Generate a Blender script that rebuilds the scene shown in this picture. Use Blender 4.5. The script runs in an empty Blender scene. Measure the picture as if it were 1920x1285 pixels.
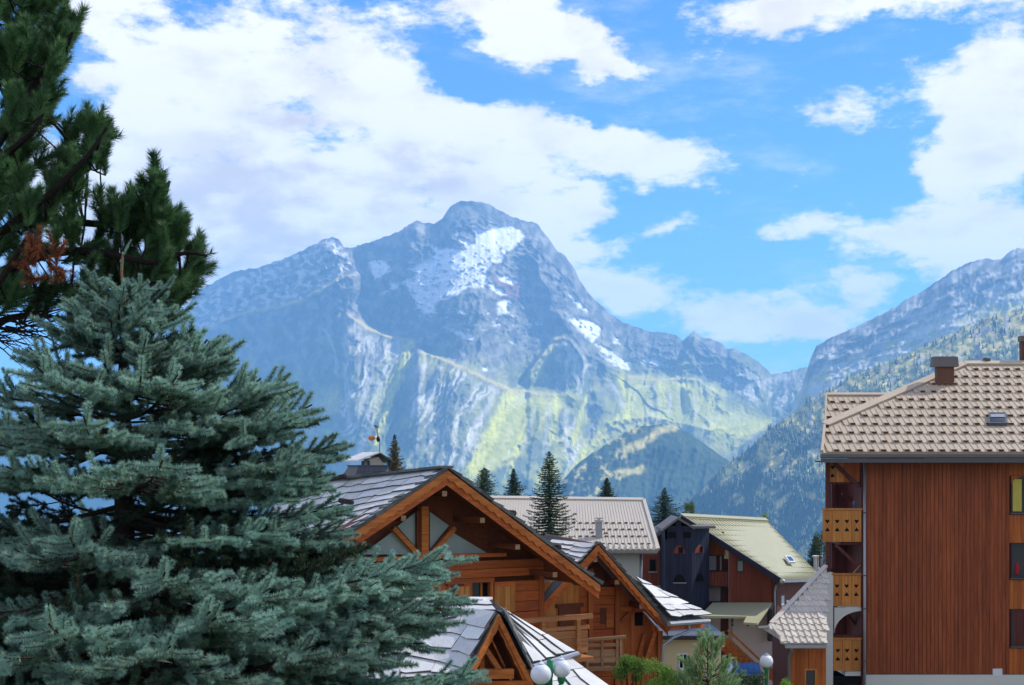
import bpy, math, random
import numpy as np
from mathutils import Vector, Matrix, Euler

random.seed(11)
RNG = np.random.default_rng(5)
C = bpy.context.scene.collection
SC = bpy.context.scene
R = math.radians

# ------------------------------------------------------------------ camera
FOC = 2500.0            # focal length in pixels of a 1920 px wide picture
HY = 880.0              # picture row of the eye level
cam_d = bpy.data.cameras.new('camera')
cam = bpy.data.objects.new('camera', cam_d)
C.objects.link(cam)
cam.location = (0, 0, 0)
cam.rotation_euler = (R(90), 0, 0)
cam_d.sensor_width = 36
cam_d.lens = FOC / 1920 * 36
cam_d.shift_y = (HY - 642.5) / 1920
cam_d.clip_start = 0.1
cam_d.clip_end = 80000
SC.camera = cam

# ------------------------------------------------------------------ light
SUN_EL, SUN_AZ = R(44), R(64)        # azimuth measured from straight ahead to the right
SC.render.engine = 'CYCLES'
SC.cycles.use_denoising = True
SC.cycles.max_bounces = 8
SC.cycles.diffuse_bounces = 3
SC.cycles.glossy_bounces = 3
SC.cycles.transmission_bounces = 4
SC.cycles.volume_bounces = 1
SC.cycles.transparent_max_bounces = 6
SC.view_settings.view_transform = 'Standard'
SC.view_settings.look = 'None'
SC.view_settings.exposure = 1.15
SC.view_settings.gamma = 1
SC.view_settings.use_curve_mapping = False
sun_d = bpy.data.lights.new('sun', 'SUN')
sun = bpy.data.objects.new('sun', sun_d)
C.objects.link(sun)
sun_d.energy = 5.0
sun_d.angle = R(0.53)
sun_d.color = (1.0, 0.95, 0.86)
sv = Vector((math.sin(SUN_AZ) * math.cos(SUN_EL), math.cos(SUN_AZ) * math.cos(SUN_EL), math.sin(SUN_EL)))
sun.rotation_euler = sv.to_track_quat('Z', 'Y').to_euler()

W = bpy.data.worlds.new('World')
SC.world = W
W.use_nodes = True
wt = W.node_tree
wt.nodes.clear()


class NT:
    """tiny helper around a node tree"""
    def __init__(s, tree):
        s.t = tree

    def n(s, typ, ins=None, **kw):
        nd = s.t.nodes.new(typ)
        for k, v in kw.items():
            setattr(nd, k, v)
        for k, v in (ins or {}).items():
            sock = nd.inputs[k]
            if isinstance(v, bpy.types.NodeSocket):
                s.t.links.new(v, sock)
            elif isinstance(v, bpy.types.Node):
                s.t.links.new(v.outputs[0], sock)
            else:
                sock.default_value = v
        return nd

    def m(s, op, a, b=0.0, c=0.0, clamp=False):
        nd = s.n('ShaderNodeMath', {0: a, 1: b, 2: c}, operation=op)
        nd.use_clamp = clamp
        return nd.outputs[0]

    def v(s, op, a, b=(0, 0, 0)):
        return s.n('ShaderNodeVectorMath', {0: a, 1: b}, operation=op).outputs[0]

    def mix(s, f, a, b, blend='MIX'):
        nd = s.n('ShaderNodeMix', data_type='RGBA', blend_type=blend)
        for i, v in ((0, f), (6, a), (7, b)):
            if isinstance(v, bpy.types.NodeSocket):
                s.t.links.new(v, nd.inputs[i])
            elif i == 0:
                nd.inputs[0].default_value = v
            else:
                nd.inputs[i].default_value = (*v, 1) if len(v) == 3 else v
        return nd.outputs[2]

    def noise(s, vec, scale, detail=4.0, rough=0.55, dist=0.0):
        return s.n('ShaderNodeTexNoise', {'Vector': vec, 'Scale': scale, 'Detail': detail, 'Roughness': rough, 'Distortion': dist}).outputs[0]

    def ramp(s, f, pts):
        nd = s.n('ShaderNodeValToRGB', {0: f})
        cr = nd.color_ramp
        while len(cr.elements) < len(pts):
            cr.elements.new(0.5)
        for e, (p, c) in zip(cr.elements, pts):
            e.position = p
            e.color = (*c, 1) if len(c) == 3 else c
        return nd.outputs[0]

    def smooth(s, x, a, b):
        nd = s.n('ShaderNodeMapRange', {0: x, 1: a, 2: b, 3: 0.0, 4: 1.0}, interpolation_type='SMOOTHSTEP')
        return nd.outputs[0]


def build_world():
    N = NT(wt)
    sky = N.n('ShaderNodeTexSky', sky_type='NISHITA', sun_disc=False, sun_elevation=SUN_EL, sun_rotation=SUN_AZ,
              altitude=1650, air_density=1.0, dust_density=0.35, ozone_density=3.0)
    tc = N.n('ShaderNodeTexCoord')
    d = tc.outputs['Generated']
    xyz = N.n('ShaderNodeSeparateXYZ', {0: d})
    az = N.m('ARCTAN2', xyz.outputs[0], xyz.outputs[1])
    el = N.m('ARCSINE', xyz.outputs[2])
    p = N.n('ShaderNodeCombineXYZ', {0: az, 1: el, 2: 0.0}).outputs[0]
    # ragged outlines: the cloud banks are looked up in a direction bent by two octaves of turbulence
    st = N.v('MULTIPLY', d, (1.0, 1.0, 1.7))
    w1 = N.n('ShaderNodeTexNoise', {'Vector': st, 'Scale': 9.0, 'Detail': 6.0, 'Roughness': 0.62}).outputs['Color']
    w1 = N.v('MULTIPLY', N.v('SUBTRACT', w1, (0.5, 0.5, 0.5)), (0.085, 0.055, 0.0))
    q = N.v('ADD', p, w1)

    def blob_sum(blobs):
        tot = None
        for (px, py, rx, ry, rot, w) in blobs:
            a0 = math.atan((px - 960) / FOC)
            e0 = math.atan((HY - py) / math.hypot(FOC, px - 960))
            mp = N.n('ShaderNodeMapping', {'Vector': q, 'Location': (a0, e0, 0), 'Rotation': (0, 0, R(rot)),
                                           'Scale': (rx / FOC, ry / FOC, 1)}, vector_type='TEXTURE')
            g = N.n('ShaderNodeTexGradient', {0: mp.outputs[0]}, gradient_type='SPHERICAL').outputs['Fac']
            tot = N.m('MULTIPLY', g, w) if tot is None else N.m('MULTIPLY_ADD', g, w, tot)
        return tot

    banks = [(470, 150, 400, 200, -8, 1.5), (640, 210, 330, 170, -15, 1.3), (330, 330, 330, 230, 0, 1.5), (560, 350, 480, 190, 0, 1.4),
             (300, 470, 330, 180, 0, 1.4), (500, 480, 340, 130, -5, 1.1), (880, 400, 330, 120, -8, 1.1),
             (950, 300, 330, 130, -10, 1.2), (1010, 250, 210, 85, -8, 0.9), (1250, 300, 210, 75, -6, 0.9), (1120, 275, 170, 70, 0, .6),
             (930, 30, 280, 95, -14, 1.15), (1050, 95, 190, 70, -20, 0.9), (1190, 135, 110, 34, 0, 0.75), (700, 25, 190, 50, -10, 0.55),
             (170, 15, 170, 80, -25, 1.2), (1860, 150, 200, 210, 10, 1.45), (1850, 340, 190, 190, 0, 1.25), (1900, 480, 200, 90, 0, 0.8),
             (1490, 40, 260, 85, -4, 1.15), (1700, -10, 260, 40, 0, 0.8), (1260, 432, 140, 38, 3, 0.95), (1440, 438, 130, 44, 0, 0.85),
             (1600, 545, 130, 58, 0, 1.0), (1180, 535, 240, 70, -6, 0.95), (1370, 590, 280, 62, -5, 0.95), (1560, 420, 150, 55, 0, 0.6),
             (1690, 450, 180, 90, 15, 0.8), (1550, 195, 150, 45, 0, 0.72), (1650, 228, 90, 24, 0, 0.6), (1090, 460, 120, 30, 0, 0.9),
             (1550, 610, 200, 45, -4, 0.6), (1740, 560, 180, 80, 10, 0.5), (130, 140, 60, 45, 0, .6), (1030, 400, 150, 60, 0, .8), (1480, 690, 70, 20, 0, .6)]
    tot = blob_sum(banks)
    # the same kind of broken cloud all round the sky outside these banks
    big = N.noise(st, 2.6, 5.0, 0.6)
    far = N.m('MULTIPLY_ADD', N.m('ABSOLUTE', az), 2.2, -0.86, clamp=True)
    far2 = N.m('MULTIPLY_ADD', el, 3.2, -1.15, clamp=True)
    away = N.m('MAXIMUM', far, far2)
    wide = N.m('MULTIPLY', N.smooth(big, 0.40, 0.58), away)
    tot = N.m('MULTIPLY_ADD', wide, 0.9, tot)
    wisp = N.noise(N.v('MULTIPLY', d, (1, 1, 2.6)), 11.0, 9.0, 0.66)
    fine = N.noise(st, 30.0, 9.0, 0.66)
    dens = N.m('MULTIPLY_ADD', N.m('SUBTRACT', wisp, 0.5), 3.0, N.m('MULTIPLY', N.m('MINIMUM', tot, 1.0), 1.12))
    dens = N.m('MULTIPLY_ADD', N.m('SUBTRACT', fine, 0.5), 1.25, dens)
    cover = N.smooth(dens, 0.40, 1.0)
    veil = N.noise(N.v('MULTIPLY', d, (1, 1, 3.4)), 7.0, 9.0, 0.7)
    veil = N.m('MULTIPLY', N.smooth(veil, 0.5, 0.78), 0.45)
    thin = N.m('MULTIPLY', N.m('MAXIMUM', cover, veil), 0.97)
    # cloud bodies: white tops, dull lavender bellies where the bank is thick
    belly = blob_sum([(600, 300, 330, 110, -4, 1.0), (430, 420, 420, 120, 0, 0.9), (760, 310, 240, 60, -18, .6), (1860, 300, 160, 120, 0, 0.35),
                      (330, 470, 330, 70, 0, .5), (1400, 445, 120, 25, 0, .4)])
    bn = N.noise(N.v('MULTIPLY', d, (1, 1, 2.2)), 13.0, 6.0, 0.6)
    gray = N.m('MULTIPLY', N.smooth(bn, 0.38, 0.62), N.m('MULTIPLY', belly, 1.9, clamp=True))
    gen = N.m('MULTIPLY', N.smooth(bn, 0.46, 0.68), 0.5)
    gray = N.m('MAXIMUM', gray, gen)
    ccol = N.mix(gray, CLOUD_WHITE, CLOUD_GREY)
    hs = N.n('ShaderNodeHueSaturation', {'Hue': 0.5, 'Saturation': SKY_SAT, 'Value': SKY_VAL, 'Color': sky.outputs[0]})
    tint = N.mix(1.0, hs.outputs[0], SKY_TINT, 'MULTIPLY')
    col = N.mix(thin, tint, ccol)
    bg = N.n('ShaderNodeBackground', {'Color': col, 'Strength': 0.1})
    out = N.n('ShaderNodeOutputWorld', {'Surface': bg.outputs[0]})


CLOUD_WHITE = (6.4, 5.9, 5.5)
CLOUD_GREY = (4.2, 3.55, 2.75)
SKY_SAT, SKY_VAL, SKY_TINT = 1.15, 0.70, (0.55, 0.92, 1.25)
build_world()
# ------------------------------------------------------------------ helpers
def P(px, py, d):
    """the point of the place seen at a picture position, d metres ahead"""
    return Vector(((px - 960) / FOC * d, d, (HY - py) / FOC * d))


def ray_plane(px, py, p0, n):
    r = Vector(((px - 960) / FOC, 1, (HY - py) / FOC))
    return r * (p0.dot(n) / r.dot(n))


class Frame:
    """upright frame of a building standing at height z0: a to the right along the facade, b into the depth, c up"""
    def __init__(s, px, d, deg, z0):
        s.o = Vector(((px - 960) / FOC * d, d, z0))
        s.deg = deg
        s.ang = R(deg)
        s.a = Vector((math.cos(s.ang), math.sin(s.ang), 0))
        s.b = Vector((-math.sin(s.ang), math.cos(s.ang), 0))

    def inv(s, w):
        k = w - s.o
        return Vector((k.dot(s.a), k.dot(s.b), k.z))

    def loc(s, px, py, b=0.0):
        """point of the vertical plane at depth b"""
        r = Vector(((px - 960) / FOC, 1, (HY - py) / FOC))
        return s.inv(r * ((b + s.o.dot(s.b)) / r.dot(s.b)))

    def on(s, px, py, p0, n):
        """point where the line of sight meets the local plane p0,n"""
        r = Vector(((px - 960) / FOC, 1, (HY - py) / FOC))
        rl = Vector((r.dot(s.a), r.dot(s.b), r.z))
        ol = s.inv(Vector((0, 0, 0)))
        return ol + rl * ((p0 - ol).dot(n) / rl.dot(n))

    def at(s, px, py, d):
        return s.inv(P(px, py, d))

    def thing(s, name, label, category, group=None):
        return thing(name, label, category, s.o, s.ang, group)


class MB:
    """collects shapes for one mesh"""
    def __init__(s):
        s.v, s.f, s.m = [], [], []

    def add(s, vs, fs, mi=0):
        k = len(s.v)
        s.v += [tuple(p) for p in vs]
        s.f += [tuple(i + k for i in f) for f in fs]
        s.m += [mi] * len(fs)
        return s

    def box(s, x0, x1, y0, y1, z0, z1, mi=0):
        vs = [(x0, y0, z0), (x1, y0, z0), (x1, y1, z0), (x0, y1, z0), (x0, y0, z1), (x1, y0, z1), (x1, y1, z1), (x0, y1, z1)]
        return s.add(vs, [(0, 3, 2, 1), (4, 5, 6, 7), (0, 1, 5, 4), (1, 2, 6, 5), (2, 3, 7, 6), (3, 0, 4, 7)], mi)

    def hull(s, lo, hi, mi=0):
        """solid between two matching loops of points"""
        n = len(lo)
        fs = [tuple(range(n - 1, -1, -1)), tuple(range(n, 2 * n))]
        fs += [(i, (i + 1) % n, n + (i + 1) % n, n + i) for i in range(n)]
        return s.add(list(lo) + list(hi), fs, mi)

    def ext(s, poly, vec, mi=0):
        vec = Vector(vec)
        return s.hull([Vector(p) for p in poly], [Vector(p) + vec for p in poly], mi)

    def beam(s, p, q, w, h, up=(0, 0, 1), mi=0):
        p, q = Vector(p), Vector(q)
        d = (q - p).normalized()
        x = d.cross(Vector(up))
        if x.length < 1e-4:
            x = d.cross(Vector((1, 0, 0)))
        x.normalize()
        y = x.cross(d)
        o = [x * w / 2 + y * h / 2, -x * w / 2 + y * h / 2, -x * w / 2 - y * h / 2, x * w / 2 - y * h / 2]
        return s.hull([p + k for k in o], [q + k for k in o], mi)

    def tube(s, pts, r, n=8, mi=0, caps=True):
        pts = [Vector(p) for p in pts]
        rs = r if isinstance(r, (list, tuple)) else [r] * len(pts)
        vs, fs = [], []
        for i, p in enumerate(pts):
            d = (pts[min(i + 1, len(pts) - 1)] - pts[max(i - 1, 0)]).normalized()
            x = d.orthogonal() if i == 0 else (px_ - d * px_.dot(d))
            x.normalize()
            px_ = x
            y = d.cross(x)
            for k in range(n):
                a = 2 * math.pi * k / n
                vs.append(p + (x * math.cos(a) + y * math.sin(a)) * rs[i])
        for i in range(len(pts) - 1):
            for k in range(n):
                fs.append((i * n + k, i * n + (k + 1) % n, (i + 1) * n + (k + 1) % n, (i + 1) * n + k))
        if caps:
            fs.append(tuple(range(n - 1, -1, -1)))
            fs.append(tuple((len(pts) - 1) * n + k for k in range(n)))
        return s.add(vs, fs, mi)

    def lathe(s, prof, c=(0, 0, 0), n=20, mi=0):
        c = Vector(c)
        vs, fs = [], []
        for r, z in prof:
            for k in range(n):
                a = 2 * math.pi * k / n
                vs.append(c + Vector((r * math.cos(a), r * math.sin(a), z)))
        for i in range(len(prof) - 1):
            for k in range(n):
                fs.append((i * n + k, i * n + (k + 1) % n, (i + 1) * n + (k + 1) % n, (i + 1) * n + k))
        fs.append(tuple(range(n - 1, -1, -1)))
        fs.append(tuple((len(prof) - 1) * n + k for k in range(n)))
        return s.add(vs, fs, mi)

    def mesh(s, name, mats):
        me = bpy.data.meshes.new(name)
        me.from_pydata(s.v, [], s.f)
        for m in (mats if isinstance(mats, (list, tuple)) else [mats]):
            me.materials.append(m)
        me.polygons.foreach_set('material_index', s.m)
        me.update()
        return me

    def build(s, name, mats, parent=None, smooth=False, **props):
        me = s.mesh(name, mats)
        if smooth:
            me.polygons.foreach_set('use_smooth', [True] * len(me.polygons))
        return link(name, me, parent, **props)


def link(name, me, parent=None, **props):
    o = bpy.data.objects.new(name, me)
    C.objects.link(o)
    if parent is not None:
        o.parent = parent
    for k, v in props.items():
        o[k] = v
    return o


def thing(name, label, category, loc=(0, 0, 0), rotz=0.0, group=None):
    o = bpy.data.objects.new(name, None)
    C.objects.link(o)
    o.location = loc
    o.rotation_euler = (0, 0, rotz)
    o['label'] = label
    o['category'] = category
    if group:
        o['group'] = group
    return o


def np_mesh(name, verts, faces, mats, cols=None, smooth=True):
    """mesh from arrays; faces (n,3) or (n,4)"""
    me = bpy.data.meshes.new(name)
    k = faces.shape[1]
    me.vertices.add(len(verts))
    me.vertices.foreach_set('co', np.ascontiguousarray(verts, dtype=np.float32).ravel())
    me.loops.add(faces.size)
    me.loops.foreach_set('vertex_index', np.ascontiguousarray(faces, dtype=np.int32).ravel())
    me.polygons.add(len(faces))
    me.polygons.foreach_set('loop_start', np.arange(0, faces.size, k, dtype=np.int32))
    me.polygons.foreach_set('loop_total', np.full(len(faces), k, dtype=np.int32))
    if smooth:
        me.polygons.foreach_set('use_smooth', np.ones(len(faces), dtype=bool))
    for m in (mats if isinstance(mats, (list, tuple)) else [mats]):
        me.materials.append(m)
    me.update(calc_edges=True)
    if cols is not None:
        at = me.color_attributes.new('tone', 'FLOAT_COLOR', 'POINT')
        c4 = np.ones((len(verts), 4), dtype=np.float32)
        c4[:, :3] = cols
        at.data.foreach_set('color', c4.ravel())
    me.validate()
    return me


# numpy noise
def _h(ix, iy, seed):
    h = (ix.astype(np.int64) * 374761393 + iy.astype(np.int64) * 668265263 + seed * 974711 + 1013904223) & 0xffffffff
    h = ((h ^ (h >> 13)) * 1274126177) & 0xffffffff
    h = ((h ^ (h >> 15)) * 2246822519) & 0xffffffff
    return (h ^ (h >> 16)) & 0xffffffff


def gnoise(x, y, seed=0):
    x, y = np.broadcast_arrays(np.asarray(x, float), np.asarray(y, float))
    ix, iy = np.floor(x), np.floor(y)
    fx, fy = x - ix, y - iy
    u = fx * fx * fx * (fx * (fx * 6 - 15) + 10)
    v = fy * fy * fy * (fy * (fy * 6 - 15) + 10)

    def g(dx, dy):
        a = _h(ix + dx, iy + dy, seed) / 4294967296.0 * 2 * np.pi
        return np.cos(a) * (fx - dx) + np.sin(a) * (fy - dy)
    a, b, c, d = g(0, 0), g(1, 0), g(0, 1), g(1, 1)
    return 1.5 * ((a * (1 - u) + b * u) * (1 - v) + (c * (1 - u) + d * u) * v)


def fbm(x, y, oct=5, seed=0, gain=0.5, lac=2.03):
    t, a, f = 0, 1.0, 1.0
    for i in range(oct):
        t = t + a * gnoise(x * f, y * f, seed + i * 17)
        a *= gain
        f *= lac
    return t


def ridged(x, y, oct=5, seed=0, gain=0.5, lac=2.1):
    t, a, f = 0, 1.0, 1.0
    for i in range(oct):
        n = 1 - np.abs(gnoise(x * f, y * f, seed + i * 31)) * 1.6
        t = t + a * n * np.abs(n)
        a *= gain
        f *= lac
    return t


def sstep(x, a, b):
    t = np.clip((x - a) / (b - a), 0, 1)
    return t * t * (3 - 2 * t)


def in_poly(px, py, poly):
    """signed feel: True inside"""
    ins = np.zeros(px.shape, bool)
    n = len(poly)
    for i in range(n):
        x0, y0 = poly[i]
        x1, y1 = poly[(i + 1) % n]
        c = ((y0 > py) != (y1 > py)) & (px < (x1 - x0) * (py - y0) / ((y1 - y0) if y1 != y0 else 1e-9) + x0)
        ins ^= c
    return ins


def seg_dist(px, py, pts):
    """distance to a polyline, and which side (+ right of travel)"""
    best = np.full(px.shape, 1e9)
    side = np.zeros(px.shape)
    run = np.zeros(px.shape)
    tot = 0.0
    for (x0, y0), (x1, y1) in zip(pts[:-1], pts[1:]):
        dx, dy = x1 - x0, y1 - y0
        L2 = dx * dx + dy * dy
        t = np.clip(((px - x0) * dx + (py - y0) * dy) / L2, 0, 1)
        ex, ey = px - x0 - t * dx, py - y0 - t * dy
        d = np.hypot(ex, ey)
        k = d < best
        best = np.where(k, d, best)
        side = np.where(k, np.sign(dx * ey - dy * ex), side)
        run = np.where(k, tot + t * math.sqrt(L2), run)
        tot += math.sqrt(L2)
    return best, side, run / tot


# ------------------------------------------------------------------ materials
def new_mat(name):
    m = bpy.data.materials.new(name)
    m.use_nodes = True
    m.node_tree.nodes.clear()
    return m, NT(m.node_tree)


def finish(N, col, rough=0.8, bump=None, bdist=0.02, spec=0.3, metal=0.0, **extra):
    b = N.n('ShaderNodeBsdfPrincipled', {'Base Color': col, 'Roughness': rough, 'Specular IOR Level': spec, 'Metallic': metal})
    for k, v in extra.items():
        sock = b.inputs[k.replace('_', ' ')]
        if isinstance(v, bpy.types.NodeSocket):
            N.t.links.new(v, sock)
        else:
            sock.default_value = v
    if bump is not None:
        bn = N.n('ShaderNodeBump', {'Height': bump, 'Distance': bdist, 'Strength': 1.0})
        N.t.links.new(bn.outputs[0], b.inputs['Normal'])
    N.n('ShaderNodeOutputMaterial', {'Surface': b.outputs[0]})


def rgb(c):
    return (*c, 1)


def mat_plain(name, c, rough=0.8, var=0.25, scale=3.0, bump=0.006, spec=0.3, metal=0.0, per=0.12):
    m, N = new_mat(name)
    tc = N.n('ShaderNodeTexCoord').outputs['Object']
    n1 = N.noise(tc, scale, 6, 0.6)
    n2 = N.noise(tc, scale * 9, 4, 0.6)
    oi = N.n('ShaderNodeObjectInfo').outputs['Random']
    f = N.m('ADD', N.m('MULTIPLY_ADD', n1, 2 * var, 1 - var), N.m('MULTIPLY_ADD', oi, 2 * per, -per))
    f = N.m('ADD', f, N.m('MULTIPLY_ADD', n2, var, -var / 2))
    col = N.n('ShaderNodeVectorMath', {0: c, 3: f}, operation='SCALE')
    finish(N, col.outputs[0], rough, n2, bump, spec, metal)
    return m


def mat_wood(name, c1, c2, grain='z', rough=0.62, scale=1.0, per=0.25, wear=None, spec=0.25):
    """stained boards: streaks along the grain, tone changes from board to board"""
    m, N = new_mat(name)
    tc = N.n('ShaderNodeTexCoord').outputs['Object']
    oi = N.n('ShaderNodeObjectInfo').outputs['Random']
    off = N.n('ShaderNodeCombineXYZ', {0: N.m('MULTIPLY', oi, 37.0), 1: N.m('MULTIPLY', oi, 91.0), 2: N.m('MULTIPLY', oi, 53.0)}).outputs[0]
    k = {'x': (0.7, 14, 14), 'y': (14, 0.7, 14), 'z': (14, 14, 0.5)}[grain]
    v = N.v('ADD', N.v('MULTIPLY', tc, tuple(q * scale for q in k)), off)
    n1 = N.noise(v, 1.0, 6, 0.65, 0.4)
    n2 = N.noise(N.v('ADD', tc, off), 0.9 * scale, 4, 0.6)
    f = N.m('ADD', N.m('MULTIPLY', n1, 0.75), N.m('MULTIPLY', n2, 0.35))
    f = N.smooth(f, 0.3, 0.8)
    col = N.mix(f, c1, c2)
    sc = N.m('MULTIPLY_ADD', oi, 2 * per, 1 - per)
    col = N.n('ShaderNodeVectorMath', {0: col, 3: sc}, operation='SCALE').outputs[0]
    if wear:
        wv = N.noise(N.v('MULTIPLY', tc, (1.2, 1.2, 0.35)), 1.0, 7, 0.7)
        col = N.mix(N.m('MULTIPLY', N.smooth(wv, 0.56, 0.75), 0.6), col, wear)
    finish(N, col, rough, n1, 0.004, spec)
    return m


def mat_glass(name, c, rough=0.05):
    m, N = new_mat(name)
    tc = N.n('ShaderNodeTexCoord').outputs['Object']
    n1 = N.noise(tc, 0.8, 3, 0.5)
    f = N.m('MULTIPLY_ADD', n1, 0.5, 0.75)
    col = N.n('ShaderNodeVectorMath', {0: c, 3: f}, operation='SCALE')
    finish(N, col.outputs[0], rough, N.noise(tc, 1.5, 1, 0.5), 0.003, 0.6)
    return m


M = {}
M['larch'] = mat_wood('larch_boards', (0.28, 0.052, 0.009), (0.60, 0.155, 0.028), 'x', per=0.2, wear=(0.15, 0.04, 0.014))
M['larch_v'] = mat_wood('larch_posts', (0.27, 0.053, 0.009), (0.56, 0.158, 0.03), 'z', per=0.16)
M['barge'] = mat_wood('bargeboard_wood', (0.34, 0.08, 0.014), (0.68, 0.215, 0.042), 'x', per=0.08, wear=(0.26, 0.075, 0.022))
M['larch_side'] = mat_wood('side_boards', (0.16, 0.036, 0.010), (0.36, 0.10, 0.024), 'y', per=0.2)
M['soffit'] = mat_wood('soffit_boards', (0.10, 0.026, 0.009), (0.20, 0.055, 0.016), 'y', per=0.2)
M['honey'] = mat_wood('honey_boards', (0.38, 0.13, 0.025), (0.68, 0.28, 0.06), 'z', per=0.14)
M['rail'] = mat_wood('weathered_rail', (0.26, 0.13, 0.06), (0.46, 0.27, 0.13), 'x', per=0.12)
M['balcony'] = mat_wood('balcony_boards', (0.29, 0.10, 0.03), (0.52, 0.22, 0.075), 'x', per=0.12)
M['guard'] = mat_plain('guard_front', (0.22, 0.16, 0.13), 0.8)
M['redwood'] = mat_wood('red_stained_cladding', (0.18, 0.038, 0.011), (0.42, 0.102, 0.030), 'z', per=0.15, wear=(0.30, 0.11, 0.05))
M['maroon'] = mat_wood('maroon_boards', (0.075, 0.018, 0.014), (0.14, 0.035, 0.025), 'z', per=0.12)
M['rust'] = mat_wood('rust_red_cladding', (0.15, 0.034, 0.018), (0.25, 0.06, 0.028), 'z', per=0.10)
M['navy'] = mat_wood('dark_blue_boards', (0.014, 0.016, 0.032), (0.032, 0.034, 0.058), 'z', per=0.15)
M['plaster'] = mat_plain('white_plaster', (0.68, 0.65, 0.58), 0.9, 0.08, 0.8, 0.004, per=0.0)
M['cream'] = mat_plain('cream_plaster', (0.74, 0.60, 0.36), 0.9, 0.08, 0.8, 0.004, per=0.0)
M['pinkplaster'] = mat_plain('pinkish_plaster', (0.50, 0.41, 0.38), 0.9, 0.08, 0.8, 0.004, per=0.0)
M['zinc'] = mat_plain('zinc_metal', (0.36, 0.37, 0.38), 0.45, 0.15, 2.0, 0.002, 0.5, 0.6, per=0.05)
M['dark_zinc'] = mat_plain('dark_grey_metal', (0.10, 0.105, 0.11), 0.5, 0.15, 2.0, 0.002, 0.4, 0.2, per=0.05)
M['fascia'] = mat_plain('grey_brown_fascia', (0.17, 0.145, 0.135), 0.6, 0.18, 1.2, 0.003, per=0.03)
M['dark'] = mat_plain('dark_interior', (0.012, 0.010, 0.010), 0.9, 0.3, 2.0, 0.0, 0.1)  # near-black colour standing in for the shade inside openings
M['tan'] = mat_plain('tan_metal_tile', (0.52, 0.415, 0.30), 0.6, 0.2, 1.5, 0.003, 0.35, per=0.05)
M['brown'] = mat_plain('brown_tile_end', (0.13, 0.055, 0.032), 0.7, 0.3, 2.0, 0.003, per=0.3)
M['palegrey'] = mat_plain('pale_grey_metal_roof', (0.58, 0.52, 0.435), 0.55, 0.07, 0.6, 0.003, 0.3, per=0.03)
M['sage'] = mat_plain('sage_metal_roof', (0.41, 0.39, 0.235), 0.55, 0.10, 0.8, 0.003, 0.3, per=0.04)
M['greytile'] = mat_plain('grey_tile', (0.64, 0.57, 0.475), 0.7, 0.15, 1.5, 0.004, 0.3, per=0.1)
M['slate'] = mat_plain('pale_stone_slab', (0.64, 0.625, 0.60), 0.75, 0.24, 1.1, 0.012, 0.2, per=0.15)
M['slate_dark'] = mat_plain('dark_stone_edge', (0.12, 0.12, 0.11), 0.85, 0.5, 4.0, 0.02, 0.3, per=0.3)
M['globe'] = mat_plain('opal_globe', (0.80, 0.80, 0.82), 0.25, 0.04, 1.0, 0.0, 0.5, per=0)
M['lampgreen'] = mat_plain('green_painted_metal', (0.010, 0.20, 0.075), 0.4, 0.12, 2.0, 0.001, 0.5, per=0)
M['window'] = mat_glass('window_glass', (0.045, 0.05, 0.055))
M['curtained'] = mat_glass('curtained_glass', (0.30, 0.36, 0.33), 0.25)
M['frame'] = mat_plain('dark_window_frame', (0.05, 0.035, 0.035), 0.5, 0.1, 2, 0.001)
M['whitepaint'] = mat_plain('white_paint', (0.74, 0.74, 0.76), 0.5, 0.05, 2, 0.001)
M['iron'] = mat_plain('black_iron', (0.02, 0.02, 0.022), 0.55, 0.2, 3, 0.001)
M['yellow'] = mat_plain('yellow_curtain', (0.62, 0.50, 0.10), 0.9, 0.2, 3, 0.01)
M['redcloth'] = mat_plain('red_cloth', (0.42, 0.02, 0.03), 0.9, 0.2, 3, 0.01)
M['orange'] = mat_plain('orange_paint', (0.62, 0.22, 0.03), 0.5, 0.1, 2, 0.001)
M['bluecloth'] = mat_plain('blue_canvas', (0.05, 0.14, 0.34), 0.85, 0.3, 2, 0.01)
M['cyan'] = mat_plain('bright_blue_plastic', (0.02, 0.30, 0.62), 0.4, 0.1, 2, 0.001)
M['dark_bark'] = mat_plain('dark_bark', (0.03, 0.024, 0.02), 0.95, 0.4, 9, 0.02, 0.1)
M['bark'] = mat_plain('bark', (0.06, 0.043, 0.034), 0.95, 0.4, 9, 0.02, 0.1)
M['twig'] = mat_plain('light_brown_twig', (0.22, 0.125, 0.065), 0.9, 0.3, 9, 0.002, 0.1)


def mat_leaf(name, c1, c2, scale=2.0, trans=0.25, rough=0.55, per=0.2):
    m, N = new_mat(name)
    tc = N.n('ShaderNodeTexCoord').outputs['Object']
    oi = N.n('ShaderNodeObjectInfo').outputs['Random']
    n1 = N.noise(tc, scale, 3, 0.6)
    n2 = N.noise(tc, scale * 14, 2, 0.6)
    f = N.m('ADD', N.m('MULTIPLY', n1, 0.6), N.m('MULTIPLY', n2, 0.5))
    col = N.mix(N.smooth(f, 0.3, 0.8), c1, c2)
    col = N.n('ShaderNodeVectorMath', {0: col, 3: N.m('MULTIPLY_ADD', oi, 2 * per, 1 - per)}, operation='SCALE').outputs[0]
    b = N.n('ShaderNodeBsdfPrincipled', {'Base Color': col, 'Roughness': rough, 'Specular IOR Level': 0.3})
    t = N.n('ShaderNodeBsdfTranslucent', {'Color': col})
    mx = N.n('ShaderNodeMixShader', {0: trans, 1: b.outputs[0], 2: t.outputs[0]})
    N.n('ShaderNodeOutputMaterial', {'Surface': mx.outputs[0]})
    return m


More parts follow.
